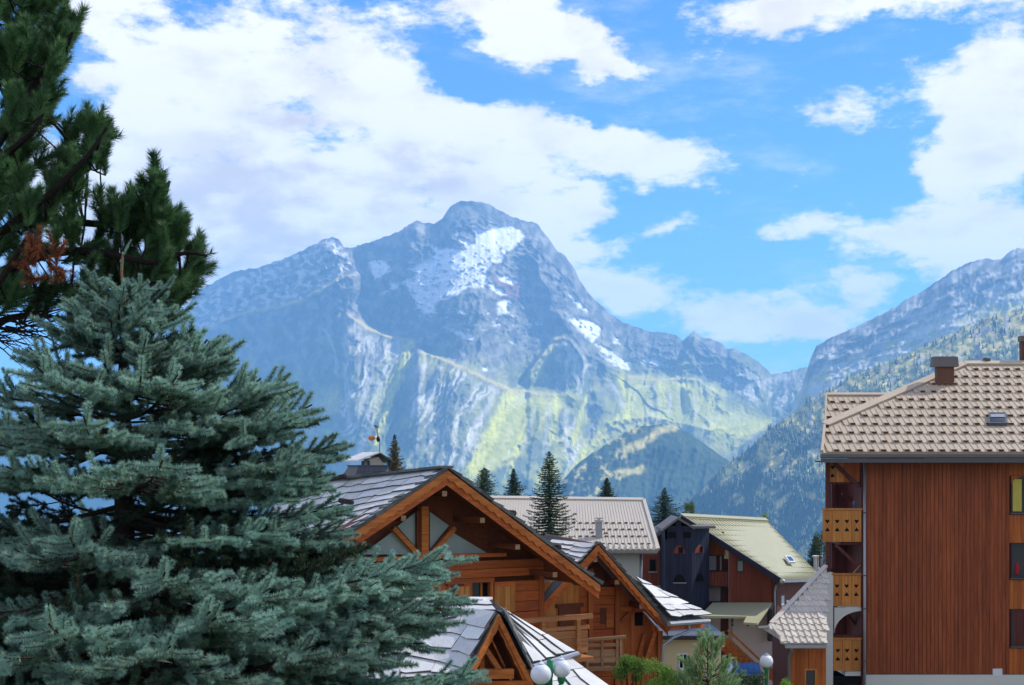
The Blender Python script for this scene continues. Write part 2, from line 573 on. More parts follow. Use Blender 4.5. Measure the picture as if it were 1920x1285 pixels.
M['needle_blue'] = mat_leaf('blue_green_needles', (0.19, 0.345, 0.265), (0.40, 0.58, 0.46))
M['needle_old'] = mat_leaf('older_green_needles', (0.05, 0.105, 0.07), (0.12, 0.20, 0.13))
M['needle_inner'] = mat_leaf('inner_shade_needles', (0.03, 0.06, 0.035), (0.06, 0.11, 0.06))
M['needle_pine'] = mat_leaf('dark_pine_needles', (0.045, 0.12, 0.05), (0.14, 0.26, 0.09))
M['needle_dead'] = mat_leaf('rust_brown_dead_needles', (0.19, 0.055, 0.02), (0.32, 0.12, 0.05))
M['needle_dark'] = mat_leaf('dark_spruce_needles', (0.022, 0.050, 0.028), (0.065, 0.11, 0.05))
M['needle_mid'] = mat_leaf('green_spruce_needles', (0.035, 0.075, 0.03), (0.09, 0.14, 0.05))
M['needle_gold'] = mat_leaf('golden_larch_needles', (0.13, 0.095, 0.015), (0.24, 0.19, 0.03))
M['leaf_light'] = mat_leaf('light_green_leaves', (0.10, 0.15, 0.045), (0.20, 0.26, 0.09))
M['leaf_bush'] = mat_leaf('fresh_green_leaves', (0.12, 0.25, 0.035), (0.29, 0.45, 0.08))
M['leaf_young'] = mat_leaf('young_pine_needles', (0.19, 0.34, 0.13), (0.46, 0.60, 0.29))
# ------------------------------------------------------------------ ground and mountains
def mat_terrain(name, fine=0.02, rough=0.95):
    """earth tones come from the per-point colour of the surface (rock, scree, turf, snow), plus fine mottling"""
    m, N = new_mat(name)
    at = N.n('ShaderNodeAttribute', attribute_name='tone').outputs['Color']
    tc = N.n('ShaderNodeTexCoord').outputs['Object']
    n1 = N.noise(tc, fine, 8, 0.7)
    n2 = N.noise(tc, fine * 0.12, 4, 0.6)
    f = N.m('ADD', N.m('MULTIPLY_ADD', n1, 1.3, 0.35), N.m('MULTIPLY_ADD', n2, 0.5, -0.25))
    col = N.n('ShaderNodeVectorMath', {0: at, 3: f}, operation='SCALE').outputs[0]
    finish(N, col, rough, n1, 1.0 / fine * 0.16, 0.1)
    return m


M['alp'] = mat_terrain('alpine_rock_and_turf', 0.02)
M['slope'] = mat_terrain('mountainside_turf', 0.03)
M['ground'] = mat_terrain('village_ground', 0.6)

ROCK = np.array((0.105, 0.102, 0.092))
ROCK2 = np.array((0.22, 0.21, 0.18))
SCREE = np.array((0.50, 0.48, 0.43))
TURF = np.array((0.37, 0.37, 0.055))
TURF2 = np.array((0.10, 0.125, 0.05))
STRAW = np.array((0.50, 0.43, 0.17))
WOOD = np.array((0.04, 0.065, 0.035))
SNOW = np.array((0.64, 0.65, 0.67))


def lerp3(a, b, t):
    return a * (1 - t[..., None]) + b * t[..., None]


def interp(pts, x, k=1):
    return np.interp(x, [p[0] for p in pts], [p[k] for p in pts])


def grid_object(name, PX, PY, D, cols, mat, back=(), **props):
    """links the surface whose points lie on the lines of sight PX,PY at distance D"""
    nv, nu = PX.shape
    rows = [(PX[0], PY[0] + dy, D[0] + dd, cols[0]) for dd, dy in back]
    if rows:
        PX = np.vstack([r[0] for r in rows][::-1] + [PX])
        PY = np.vstack([r[1] for r in rows][::-1] + [PY])
        D = np.vstack([r[2] for r in rows][::-1] + [D])
        cols = np.concatenate([r[3][None] for r in rows][::-1] + [cols], 0)
        nv = PX.shape[0]
    X = (PX - 960) / FOC * D
    Z = (HY - PY) / FOC * D
    v = np.stack([X, D, Z], -1).reshape(-1, 3)
    i = np.arange(nv * nu).reshape(nv, nu)
    f = np.stack([i[:-1, :-1], i[1:, :-1], i[1:, 1:], i[:-1, 1:]], -1).reshape(-1, 4)
    me = np_mesh(name, v, f, mat, cols.reshape(-1, 3))
    return link(name, me, **props)


def descend(D0, dy, far, S, passes=7):
    """walk down from the crest: every row comes nearer by its steepness and loses some of the sideways kinks"""
    D = np.empty_like(S)
    cur = np.array(D0, float)
    for r in range(len(S)):
        cur = cur - dy[r] * (far / FOC) / np.tan(np.radians(S[r]))
        for _ in range(passes):
            cur = np.concatenate([cur[:1], 0.25 * cur[:-2] + 0.5 * cur[1:-1] + 0.25 * cur[2:], cur[-1:]])
        D[r] = cur
    return D


SNOWFIELDS = [
    [(691, 491), (707, 487), (722, 491), (737, 507), (719, 515), (703, 526)],
    [(728, 529), (745, 530), (747, 540), (733, 545)],
    [(712, 551), (728, 543), (730, 547), (716, 554)],
    [(807, 456), (824, 469), (838, 465), (852, 467), (877, 468), (868, 458), (853, 437), (874, 450), (891, 456), (895, 445), (888, 430), (890, 426),
     (912, 434), (929, 425), (967, 425), (987, 442), (970, 460), (949, 477), (942, 494), (925, 491), (912, 508), (915, 528), (908, 541), (881, 539),
     (860, 551), (850, 558), (836, 561), (812, 570), (818, 587), (795, 590), (783, 576), (774, 556), (766, 541), (748, 532), (770, 520), (786, 512),
     (763, 504), (795, 491), (818, 477)],
    [(929, 515), (950, 518), (975, 528), (960, 535), (940, 527)],
    [(912, 532), (925, 532), (953, 552), (940, 556), (925, 545)],
    [(932, 566), (945, 562), (963, 563), (953, 580), (956, 588), (936, 590)],
    [(1066, 552), (1078, 553), (1104, 580), (1100, 586), (1085, 577)],
    [(1066, 599), (1100, 597), (1125, 609), (1127, 628), (1111, 643), (1098, 630)],
    [(1113, 645), (1125, 645), (1150, 660), (1180, 680), (1182, 690), (1155, 680), (1130, 660)],
    [(1120, 660), (1135, 668), (1183, 690), (1180, 697), (1150, 684)],
    [(1203, 678), (1207, 672), (1225, 673), (1240, 681), (1257, 683), (1255, 689), (1235, 686), (1220, 678), (1206, 683)],
    [(836, 611), (850, 617), (870, 624), (893, 630), (884, 637), (862, 629), (845, 620)],
    [(1003, 604), (1018, 603), (1016, 609), (1004, 610)], [(925, 607), (940, 605), (938, 611), (926, 611)],
    [(953, 638), (962, 639), (970, 647), (960, 645)], [(856, 578), (868, 582), (880, 590), (866, 588)],
    [(1150, 630), (1160, 634), (1163, 648), (1152, 643)], [(905, 686), (914, 692), (910, 698), (904, 693)],
    [(1357, 708), (1368, 704), (1376, 716), (1366, 722)], [(1382, 700), (1392, 697), (1396, 703), (1384, 706)],
    [(618, 450), (624, 449), (640, 475), (632, 474)],
]


def main_mountain():
    crest = [(-300, 860), (-100, 780), (200, 680), (330, 600), (345, 582), (372, 545), (408, 525), (440, 509), (475, 504), (500, 497), (520, 489), (540, 482), (560, 473), (585, 461), (607, 448),
             (622, 446), (633, 447), (645, 463), (655, 466), (690, 455), (720, 445), (738, 439), (756, 429), (770, 420), (781, 413), (795, 418), (815, 420),
             (828, 411), (840, 393), (852, 382), (866, 377), (884, 377), (905, 380), (920, 384), (940, 397), (960, 406), (978, 413), (992, 416), (1005, 417),
             (1015, 430), (1030, 450), (1046, 471), (1060, 481), (1075, 500), (1087, 525), (1100, 546), (1120, 567), (1140, 585), (1160, 600), (1190, 613),
             (1215, 621), (1250, 624), (1268, 629), (1280, 639), (1290, 630), (1302, 621), (1312, 630), (1322, 637), (1330, 634), (1345, 640), (1362, 652),
             (1380, 655), (1396, 662), (1412, 672), (1430, 686), (1448, 702), (1480, 696), (1515, 688), (1640, 690)]
    px = np.concatenate([np.arange(-300, 320, 8.0), np.arange(320, 1640.1, 2.0)])
    cy = interp(crest, px)
    cy = cy + 2.4 * fbm(px / 14, px * 0, 4, 3) * sstep(px, 330, 360) + np.where((px > 640) & (px < 790), 1.6 * gnoise(px / 5, px * 0, 8), 0)
    # rows are closer together near the crest
    vv = np.linspace(0, 1, 370) ** 1.25
    PX = np.repeat(px[None], len(vv), 0)
    PY = cy[None] + (1075 - cy[None]) * vv[:, None]

    # how steep the ground is (degrees), painted by region and integrated down each column
    S = np.full(PX.shape, 41.0)

    def region(poly, deg, soft=14):
        nonlocal S
        w = np.zeros(PX.shape)
        jx = PX + 16 * fbm(PX / 50, PY / 50, 4, 71)
        jy = PY + 16 * fbm(PX / 50, PY / 50, 4, 72)
        d, _, _ = seg_dist(jx, jy, poly + [poly[0]])
        ins = in_poly(jx, jy, poly)
        w = sstep(np.where(ins, d, -d), -soft * 0.3, soft)
        S = S * (1 - w) + deg * w
    region([(640, 455), (780, 405), (870, 365), (1010, 405), (1100, 540), (1290, 625), (1440, 700), (1320, 720), (1180, 700), (1050, 640), (800, 600), (690, 560)], 71)
    region([(760, 500), (985, 425), (985, 460), (930, 540), (950, 590), (800, 595)], 40)
    region([(330, 645), (490, 585), (650, 515), (760, 600), (650, 600), (640, 760), (640, 900), (560, 990), (330, 990)], 58)
    region([(690, 560), (900, 600), (1040, 640), (940, 720), (780, 660), (650, 590)], 57)
    region([(350, 575), (610, 445), (640, 520), (490, 580), (345, 635)], 45)
    region([(930, 740), (1080, 740), (1020, 860), (880, 960), (830, 985), (900, 850)], 33)
    region([(645, 590), (770, 635), (960, 730), (900, 850), (820, 985), (620, 985), (650, 760)], 36, 8)
    region([(1130, 700), (1330, 715), (1450, 790), (1360, 860), (1160, 830), (1120, 760)], 32)
    region([(1180, 640), (1440, 690), (1460, 760), (1330, 715), (1180, 700)], 58)
    region([(1340, 690), (1640, 690), (1640, 800), (1470, 790)], 41)
    region([(1035, 640), (1100, 700), (1130, 760), (1080, 735), (1000, 735)], 40)
    region([(930, 690), (1030, 640), (1040, 700), (1000, 735), (950, 735)], 58)
    region([(800, 450), (890, 425), (990, 425), (985, 465), (930, 500), (915, 540), (860, 560), (800, 590), (750, 530)], 42, 8)
    region([(690, 490), (740, 490), (740, 520), (700, 525)], 38, 5)
    region([(1060, 590), (1130, 600), (1190, 690), (1170, 700), (1100, 650)], 42, 6)
    dy = np.diff(PY, axis=0, prepend=PY[:1])
    D0 = 9000 + 500 * np.sin((px - 900) / 420) + 0.9 * np.abs(px - 880) + 4.5 * np.clip(630 - px, 0, 320)
    # the left shoulder turns away from the light: it recedes to the left
    D = descend(D0, dy, 8600, S)

    def fold(line, h, down, up=5.0, ends=26.0, wob=2.0):
        """a moraine crest: stands out below the line, drops away behind it"""
        nonlocal D
        x0, x1 = line[0][0], line[-1][0]
        ly = interp(line, px) + wob * fbm(px / 22, px * 0, 3, int(x0))
        e = np.clip((px - x0) / ends, 0, 1) * np.clip((x1 - px) / ends, 0, 1)
        q = PY - ly[None]
        prof = np.where(q > 0, np.exp(-np.maximum(q, 0) / down), np.exp(-np.maximum(-q, 0) / up))
        D -= h * prof * sstep(e, 0, 1)[None]

    def spur(line, h, wl, wr, jit=7.0, tip=0.15):
        """a rib running down the face; wl, wr: widths in picture pixels of its two flanks"""
        nonlocal D
        jx = PX + jit * fbm(PX / 40, PY / 40, 3, int(line[0][0]) + 5)
        d, s, t = seg_dist(jx, PY + jit * fbm(PX / 40, PY / 40, 3, int(line[0][0]) + 9), line)
        w = np.where(s < 0, wr, wl)
        D -= h * np.exp(-d / w) * sstep(t, 0, tip) * (1 - sstep(t, 0.8, 1) * 0.6)

    # left shoulder crest, moraines, the grassy knolls
    fold([(300, 655), (345, 640), (400, 613), (445, 592), (488, 582), (520, 578), (560, 566), (600, 545), (640, 522), (664, 516), (690, 522)], 210, 120, 6, 30)
    fold([(642, 596), (650, 590), (668, 601), (690, 616), (715, 628), (740, 634), (768, 638), (800, 642)], 140, 70, 4, 10)
    fold([(772, 676), (783, 661), (800, 663), (830, 675), (870, 692), (905, 708), (935, 719), (960, 733), (985, 735), (1015, 740), (1042, 742), (1075, 738), (1100, 730)], 150, 85, 4, 14)
    fold([(985, 706), (1005, 680), (1025, 652), (1040, 637), (1056, 634), (1070, 642), (1085, 660), (1102, 690)], 170, 50, 5, 10)
    fold([(1060, 742), (1085, 750), (1110, 758), (1140, 762)], 60, 30, 4, 16)
    fold([(1120, 672), (1150, 692), (1180, 706), (1210, 713), (1250, 714), (1285, 709), (1310, 716), (1340, 735), (1380, 752)], 120, 60, 5, 24)
    fold([(1110, 800), (1170, 786), (1220, 782), (1270, 792), (1330, 806), (1390, 800), (1440, 788)], 90, 40, 8, 40)
    fold([(1380, 860), (1400, 830), (1430, 808), (1456, 792)], 50, 26, 4, 14)
    fold([(800, 560), (850, 552), (905, 548), (930, 560), (950, 590), (985, 600)], 60, 40, 6, 30)
    spur([(650, 590), (655, 680), (660, 760), (640, 900), (620, 980)], 150, 12, 55)
    spur([(768, 640), (745, 720), (715, 800), (690, 880), (670, 960)], 110, 40, 40)
    spur([(783, 662), (775, 740), (765, 830), (760, 930)], 120, 14, 60)
    spur([(1046, 742), (1010, 800), (950, 860), (890, 920), (840, 985)], 170, 60, 34)
    spur([(985, 737), (930, 800), (880, 880), (830, 980)], 120, 34, 30)
    spur([(1045, 640), (1075, 690), (1085, 735)], 130, 60, 70)
    spur([(870, 378), (850, 430), (800, 480), (760, 540), (740, 600)], 60, 70, 40)
    spur([(1000, 418), (1010, 500), (1040, 580), (1090, 650), (1150, 700)], 190, 40, 90)
    spur([(783, 414), (770, 470), (745, 520), (720, 560)], 120, 40, 30)
    spur([(622, 447), (600, 500), (560, 560)], 110, 40, 22)
    spur([(1302, 622), (1290, 660), (1270, 700)], 90, 20, 20)
    spur([(1290, 712), (1300, 760), (1340, 800)], 70, 30, 24)
    spur([(1180, 707), (1190, 760), (1200, 790)], 60, 26, 24)
    spur([(1100, 700), (1130, 770), (1110, 830), (1040, 930), (1000, 985)], 160, 44, 40)
    spur([(1030, 745), (1000, 830), (985, 930)], 90, 22, 16)
    spur([(1075, 742), (1050, 820), (1015, 900), (990, 975)], 100, 26, 18)
    spur([(905, 712), (850, 800), (800, 900), (770, 980)], 110, 34, 26)
    spur([(835, 678), (800, 760), (770, 840)], 80, 24, 20)
    spur([(1225, 716), (1230, 760), (1215, 800)], 60, 18, 18)
    spur([(1270, 714), (1262, 750), (1250, 790)], 60, 16, 16)
    spur([(1362, 652), (1380, 690), (1420, 720)], 70, 24, 24)

    # snow and the glacier, broken up by rock
    sn = np.zeros(PX.shape)
    jx = PX + 3.2 * fbm(PX / 9, PY / 9, 4, 61)
    jy = PY + 2.6 * fbm(PX / 9, PY / 9, 4, 62)
    for k, poly in enumerate(SNOWFIELDS):
        part = sum(in_poly(jx + ox, jy + oy, poly).astype(float) for ox, oy in ((0, 0), (1.6, .5), (-1.2, 1.3), (.3, -1.5))) / 4
        sn = np.maximum(sn, part)
    sn *= 1 - 0.8 * sstep(fbm(PX / 12, PY / 7, 4, 64) - 0.3 * sstep(480 - PY, 0, 30), 0.48, 0.66)
    broken = in_poly(PX, PY, [(760, 515), (850, 500), (900, 500), (915, 560), (800, 600), (755, 545)]) & (fbm(PX / 7, PY / 5, 5, 65) > 0.12)
    broken |= in_poly(PX, PY, [(900, 470), (960, 455), (945, 500), (905, 505)]) & (fbm(PX / 9, PY / 6, 4, 66) > 0.1)
    sn = np.where(broken, 0.7 * sn, sn)
    specks = (fbm(PX / 6, PY / 4.5, 4, 68) > 0.62) & in_poly(PX, PY, [(760, 560), (1000, 590), (1000, 640), (800, 610)])
    sn = np.maximum(sn, specks * 0.9)
    # gullies running downhill and rock relief
    wx = PX + 7 * fbm(PX / 60, PY / 60, 4, 21)
    lean = (PY - cy[None]) * np.where(px < 1060, -0.55, -0.18)[None]
    rib = ridged((wx - lean) / 34 + 0.35 * fbm(PX / 40, PY / 60, 3, 41), PY / 200 + 0.5 * fbm(PX / 70, PY / 70, 3, 4), 5, 40, 0.5)
    face = sstep(PY, 470, 640)
    low = sstep(vv, 0.0, 0.08)[:, None] * (1 - 0.85 * sn)
    rock = ridged((wx + 0.35 * PY) / 34, (PY - 0.3 * PX) / 26, 5, 60)
    leftridge = in_poly(PX, PY, [(335, 640), (350, 570), (610, 440), (650, 470), (664, 512), (560, 565), (488, 580), (400, 612)]).astype(float)
    right_rocks = sstep(PX, 1180, 1280) * (1 - sstep(PY, 690, 730))
    D -= rib * (9 + 16 * face) * low
    D -= rock * (19 * (1 - face) + 4 + 34 * leftridge + 26 * right_rocks) * low
    D -= fbm(PX / 7, PY / 7, 4, 91) * 6 * (0.5 + 0.5 * (1 - face)) * low
    leftface = sstep(700 - PX, 0, 120) * sstep(PY, 560, 640)
    D += leftface * rib * 22 * low

    # ---- what lies on it
    cols = lerp3(ROCK, ROCK2, sstep(fbm(PX / 16, PY / 20, 5, 12), -0.25, 0.45))
    cols = lerp3(cols, SCREE, 0.8 * leftridge * sstep(fbm(wx / 13, PY / 11, 5, 14), -0.05, 0.4))
    # scree streaks down the faces
    st = fbm((wx - lean) / 9 + 0.8 * fbm(PX / 24, PY / 30, 3, 34), PY / 60, 5, 33)
    st2 = fbm((wx - lean) / 30, PY / 90, 3, 35)
    scree = sstep(st + 0.7 * st2, 0.12, 0.5) * sstep(PY, 600, 690)
    # turf
    tn = fbm(PX / 60, PY / 45, 5, 50)
    turf = sstep(PY + 80 * tn, 610, 760)
    tcol = lerp3(TURF2, TURF, sstep(fbm(PX / 40, PY / 60, 4, 52), -0.3, 0.4))
    cols = lerp3(cols, lerp3(TURF2, TURF, 0.5 * sstep(fbm(PX / 40, PY / 60, 4, 52), -0.2, 0.5)), turf * 0.85)

    def zone(poly, soft, k=12):
        jx = PX + k * fbm(PX / 26, PY / 34, 4, 81)
        jy = PY + k * fbm(PX / 26, PY / 34, 4, 82)
        d, _, _ = seg_dist(jx, jy, poly + [poly[0]])
        return sstep(np.where(in_poly(jx, jy, poly), d, -d), -soft, soft)
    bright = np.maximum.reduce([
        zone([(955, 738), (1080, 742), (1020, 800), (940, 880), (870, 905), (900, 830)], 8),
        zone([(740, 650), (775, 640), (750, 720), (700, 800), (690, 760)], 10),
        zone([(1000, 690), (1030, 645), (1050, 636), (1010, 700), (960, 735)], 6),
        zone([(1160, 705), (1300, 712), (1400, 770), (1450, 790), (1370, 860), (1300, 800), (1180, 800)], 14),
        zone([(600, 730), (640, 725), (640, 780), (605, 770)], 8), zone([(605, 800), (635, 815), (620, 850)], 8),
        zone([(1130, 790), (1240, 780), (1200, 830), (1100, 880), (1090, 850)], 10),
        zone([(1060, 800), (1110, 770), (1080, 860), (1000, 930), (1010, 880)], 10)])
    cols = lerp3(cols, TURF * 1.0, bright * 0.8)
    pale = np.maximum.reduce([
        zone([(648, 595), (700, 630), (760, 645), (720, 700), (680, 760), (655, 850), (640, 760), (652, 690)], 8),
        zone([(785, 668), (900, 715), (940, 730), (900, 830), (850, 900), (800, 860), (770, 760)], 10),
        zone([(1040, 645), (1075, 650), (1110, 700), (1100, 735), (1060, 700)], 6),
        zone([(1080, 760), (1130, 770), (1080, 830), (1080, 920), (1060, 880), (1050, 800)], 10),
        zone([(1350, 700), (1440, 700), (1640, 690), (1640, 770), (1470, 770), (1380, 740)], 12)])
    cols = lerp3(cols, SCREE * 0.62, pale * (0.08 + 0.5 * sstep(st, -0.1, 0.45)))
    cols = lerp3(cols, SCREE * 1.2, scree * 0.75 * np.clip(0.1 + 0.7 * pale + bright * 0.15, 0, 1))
    # single scree chutes and turf ribbons that run down between the spurs
    def ribbon(line, w, tone, k, jit=3.0):
        nonlocal cols
        lx, ly = [p[0] for p in line], [p[1] for p in line]
        b = (PX > min(lx) - w - 9) & (PX < max(lx) + w + 9) & (PY > min(ly) - w - 9) & (PY < max(ly) + w + 9)
        bx, by = PX[b], PY[b]
        jx = bx + jit * fbm(bx / 11, by / 16, 4, int(line[0][0]))
        jy = by + jit * fbm(bx / 11, by / 16, 4, int(line[0][1]) + 7)
        d, _, tt = seg_dist(jx, jy, line)
        m = (1 - sstep(d, w * 0.35, w)) * sstep(fbm(bx / 5, by / 22, 4, 19), -0.75, 0.0)
        cols[b] = lerp3(cols[b], tone, m * k)
    for ln, w in (([(748, 640), (722, 705), (694, 780), (668, 862), (634, 935)], 9), ([(862, 760), (850, 830), (838, 895)], 8), ([(896, 785), (880, 835), (862, 880)], 7),
                  ([(782, 825), (776, 850), (768, 885)], 5), ([(700, 650), (690, 720), (668, 800)], 6), ([(800, 670), (790, 720), (772, 780)], 5), ([(825, 690), (812, 740), (806, 790)], 5),
                  ([(930, 735), (905, 780), (880, 850)], 8), ([(1028, 765), (1026, 815), (1020, 850)], 6), ([(1062, 775), (1062, 825), (1082, 895), (1088, 930)], 8), ([(1112, 800), (1100, 860), (1084, 925)], 7),
                  ([(1003, 770), (990, 815), (975, 850)], 5), ([(1225, 720), (1220, 755), (1212, 785)], 4), ([(1256, 740), (1254, 775)], 5), ([(1300, 740), (1305, 780)], 4), ([(650, 600), (648, 700), (655, 790)], 7),
                  ([(610, 620), (628, 660), (632, 700)], 4), ([(1065, 650), (1090, 700), (1086, 735)], 8), ([(1120, 690), (1160, 740), (1170, 770)], 5), ([(1400, 700), (1430, 720), (1480, 705)], 8)):
        ribbon(ln, w * 1.15, SCREE * 0.85, 0.6)
    for ln, w in (([(770, 645), (752, 700), (728, 760), (705, 830)], 9), ([(955, 742), (925, 810), (885, 880), (850, 935)], 17), ([(1045, 746), (1040, 790), (1030, 830)], 8), ([(1100, 745), (1085, 790), (1075, 830)], 6),
                  ([(1165, 710), (1180, 750), (1178, 780)], 12), ([(1240, 722), (1245, 780)], 9), ([(1285, 722), (1290, 780)], 9), ([(1110, 850), (1075, 880), (1040, 930), (1020, 960)], 12), ([(1170, 780), (1130, 815), (1095, 850)], 13),
                  ([(1330, 800), (1380, 815), (1440, 795)], 11), ([(985, 800), (965, 860), (940, 920)], 8)):
        ribbon(ln, w, TURF * 1.3, 0.85)
    for poly, tone in (([(1362, 862), (1400, 826), (1456, 790), (1452, 812), (1400, 854), (1375, 872)], ROCK * 1.2), ([(925, 515), (975, 525), (980, 560), (945, 565)], np.array((0.19, 0.10, 0.10)))):
        cols = lerp3(cols, tone, 0.8 * zone(poly, 5, 5))
    # straw tone along the moraine crests: their thin sunlit edge put into the colour
    for ln in ([(345, 640), (400, 613), (445, 592), (488, 582), (560, 566), (600, 545), (640, 522), (664, 516)], [(650, 590), (690, 616), (740, 634), (768, 638)],
               [(790, 661), (830, 675), (905, 708), (960, 733), (1042, 742)], [(1090, 830), (1140, 810), (1200, 790), (1240, 790)], [(1180, 706), (1250, 714), (1300, 712)],
               [(1010, 680), (1040, 637), (1056, 634)]):
        d, _, _ = seg_dist(PX, PY + 2 * fbm(PX / 20, PY / 20, 3, 5), ln)
        cols = lerp3(cols, STRAW * 0.75, 0.8 * (1 - sstep(d, 1.0, 6.0)))
    forest = sstep(PY + 60 * fbm(PX / 30, PY / 30, 5, 55), 860, 930) * (1 - bright)
    cols = lerp3(cols, WOOD * 1.3, forest * 0.8)
    cols = lerp3(cols, SNOW, sn)
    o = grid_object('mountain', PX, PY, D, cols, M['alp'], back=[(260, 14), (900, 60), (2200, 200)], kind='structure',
                    label='high rocky peak with a glacier, grassy moraines below')
    return o


def side_mountain():
    """the second mountain, rising out of the picture on the right"""
    crest = [(1380, 930), (1400, 890), (1430, 850), (1460, 808), (1485, 768), (1504, 725), (1514, 692), (1520, 672), (1530, 650), (1545, 640), (1560, 632), (1590, 620), (1620, 606), (1650, 590), (1680, 576), (1700, 560), (1730, 546),
             (1750, 532), (1770, 519), (1785, 508), (1800, 500), (1825, 490), (1850, 484), (1865, 488), (1880, 484), (1895, 470), (1910, 464), (1940, 470), (2000, 440), (2080, 450), (2200, 400)]
    px = np.arange(1380, 2200.1, 2.0)
    cy = interp(crest, px) + 2.2 * fbm(px / 16, px * 0, 4, 6)
    vv = np.linspace(0, 1, 170) ** 1.1
    PX = np.repeat(px[None], len(vv), 0)
    PY = cy[None] + (1000 - cy[None]) * vv[:, None]
    S = 47 + 9 * fbm(PX / 70, PY / 50, 3, 7) - 7 * sstep(PY + (PX - 1500) * 0.55, 690, 760)
    dy = np.diff(PY, axis=0, prepend=PY[:1])
    D0 = 7700 + 0.5 * (px - 1600)
    D = descend(D0, dy, 7200, np.clip(S, 32, 66))
    low = sstep(vv, 0, 0.08)[:, None]
    wx = PX + 16 * fbm(PX / 50, PY / 50, 4, 22)
    # strata that climb to the right, gullies across them
    strata = ridged((PY + 0.52 * wx) / 34, (wx - 0.4 * PY) / 150, 5, 44)
    gul = ridged((wx + 0.4 * PY) / 30, PY / 90, 5, 46)
    D -= (strata * 30 + gul * 26 + fbm(PX / 8, PY / 8, 4, 47) * 6) * low
    cols = lerp3(ROCK * 1.1, SCREE * .68, sstep(fbm((PY + 0.52 * PX) / 18, (PX - 0.4 * PY) / 60, 5, 48), -0.35, 0.45))
    foot = sstep(PY + (PX - 1500) * 0.42 + 26 * fbm(PX / 30, PY / 30, 4, 49), 695, 735)
    cols = lerp3(cols, lerp3(SCREE * 0.95, TURF, sstep(fbm(PX / 20, PY / 20, 4, 50), -0.1, 0.5)), foot * 0.7)
    grass = sstep(PX, 1800, 1880) * sstep(PY + 15 * fbm(PX / 20, PY / 20, 4, 53), 560, 600)
    cols = lerp3(cols, TURF * 1.1, grass * 0.7)
    sn = in_poly(PX + 2 * fbm(PX / 7, PY / 7, 3, 5), PY, [(1690, 668), (1700, 655), (1710, 652), (1705, 662), (1695, 672)])
    cols = lerp3(cols, SNOW, sn.astype(float))
    return grid_object('mountain', PX, PY, D, cols, M['alp'], back=[(260, 14), (900, 80), (2200, 240)], kind='structure',
                       label='bare rocky mountainside climbing out of the picture on the right')


def knoll():
    crest = [(980, 985), (1050, 905), (1085, 868), (1110, 850), (1140, 832), (1170, 812), (1200, 800), (1235, 796), (1262, 799), (1290, 811), (1318, 830), (1345, 850),
             (1366, 864), (1385, 880), (1420, 930), (1460, 985)]
    px = np.arange(980, 1460.1, 2.0)
    cy = interp(crest, px) + 1.5 * fbm(px / 12, px * 0, 4, 9)
    vv = np.linspace(0, 1, 110) ** 1.15
    PX = np.repeat(px[None], len(vv), 0)
    PY = cy[None] + (1130 - cy[None]) * vv[:, None]
    S = 40 + 22 * sstep(PX + 0.55 * (PY - 800) + 22 * fbm(PX / 40, PY / 30, 4, 3), 1170, 1235)
    dy = np.diff(PY, axis=0, prepend=PY[:1])
    D = descend(5600 + 0.9 * (px - 1200), dy, 5500, S)
    low = sstep(vv, 0, 0.08)[:, None]
    D -= (ridged((PX + 0.3 * PY) / 38, PY / 120, 3, 23, 0.4) * 20 + fbm(PX / 9, PY / 9, 3, 24) * 4) * low
    t = sstep(fbm(PX / 22, PY / 16, 5, 25), -0.1, 0.35) * (1 - sstep(PX + 0.5 * (PY - 800), 1190, 1225))
    cols = lerp3(WOOD * 1.15, lerp3(TURF2, STRAW, sstep(fbm(PX / 12, PY / 9, 4, 26), -0.3, 0.3)), t)
    ledge = np.maximum(1 - sstep(seg_dist(PX, PY + 5 * fbm(PX / 15, PY / 15, 4, 2), [(1165, 846), (1200, 835), (1240, 806), (1265, 800)])[0], 3, 12),
                       1 - sstep(seg_dist(PX, PY + 5 * fbm(PX / 15, PY / 15, 4, 2), [(1160, 892), (1180, 885), (1205, 880)])[0], 3, 10))
    cols = lerp3(cols, STRAW * 1.1, ledge * 0.9)
    return grid_object('hill', PX, PY, D, cols, M['slope'], back=[(200, 12), (700, 60), (1500, 200)], kind='structure', label='dark wooded hump below the glacier')


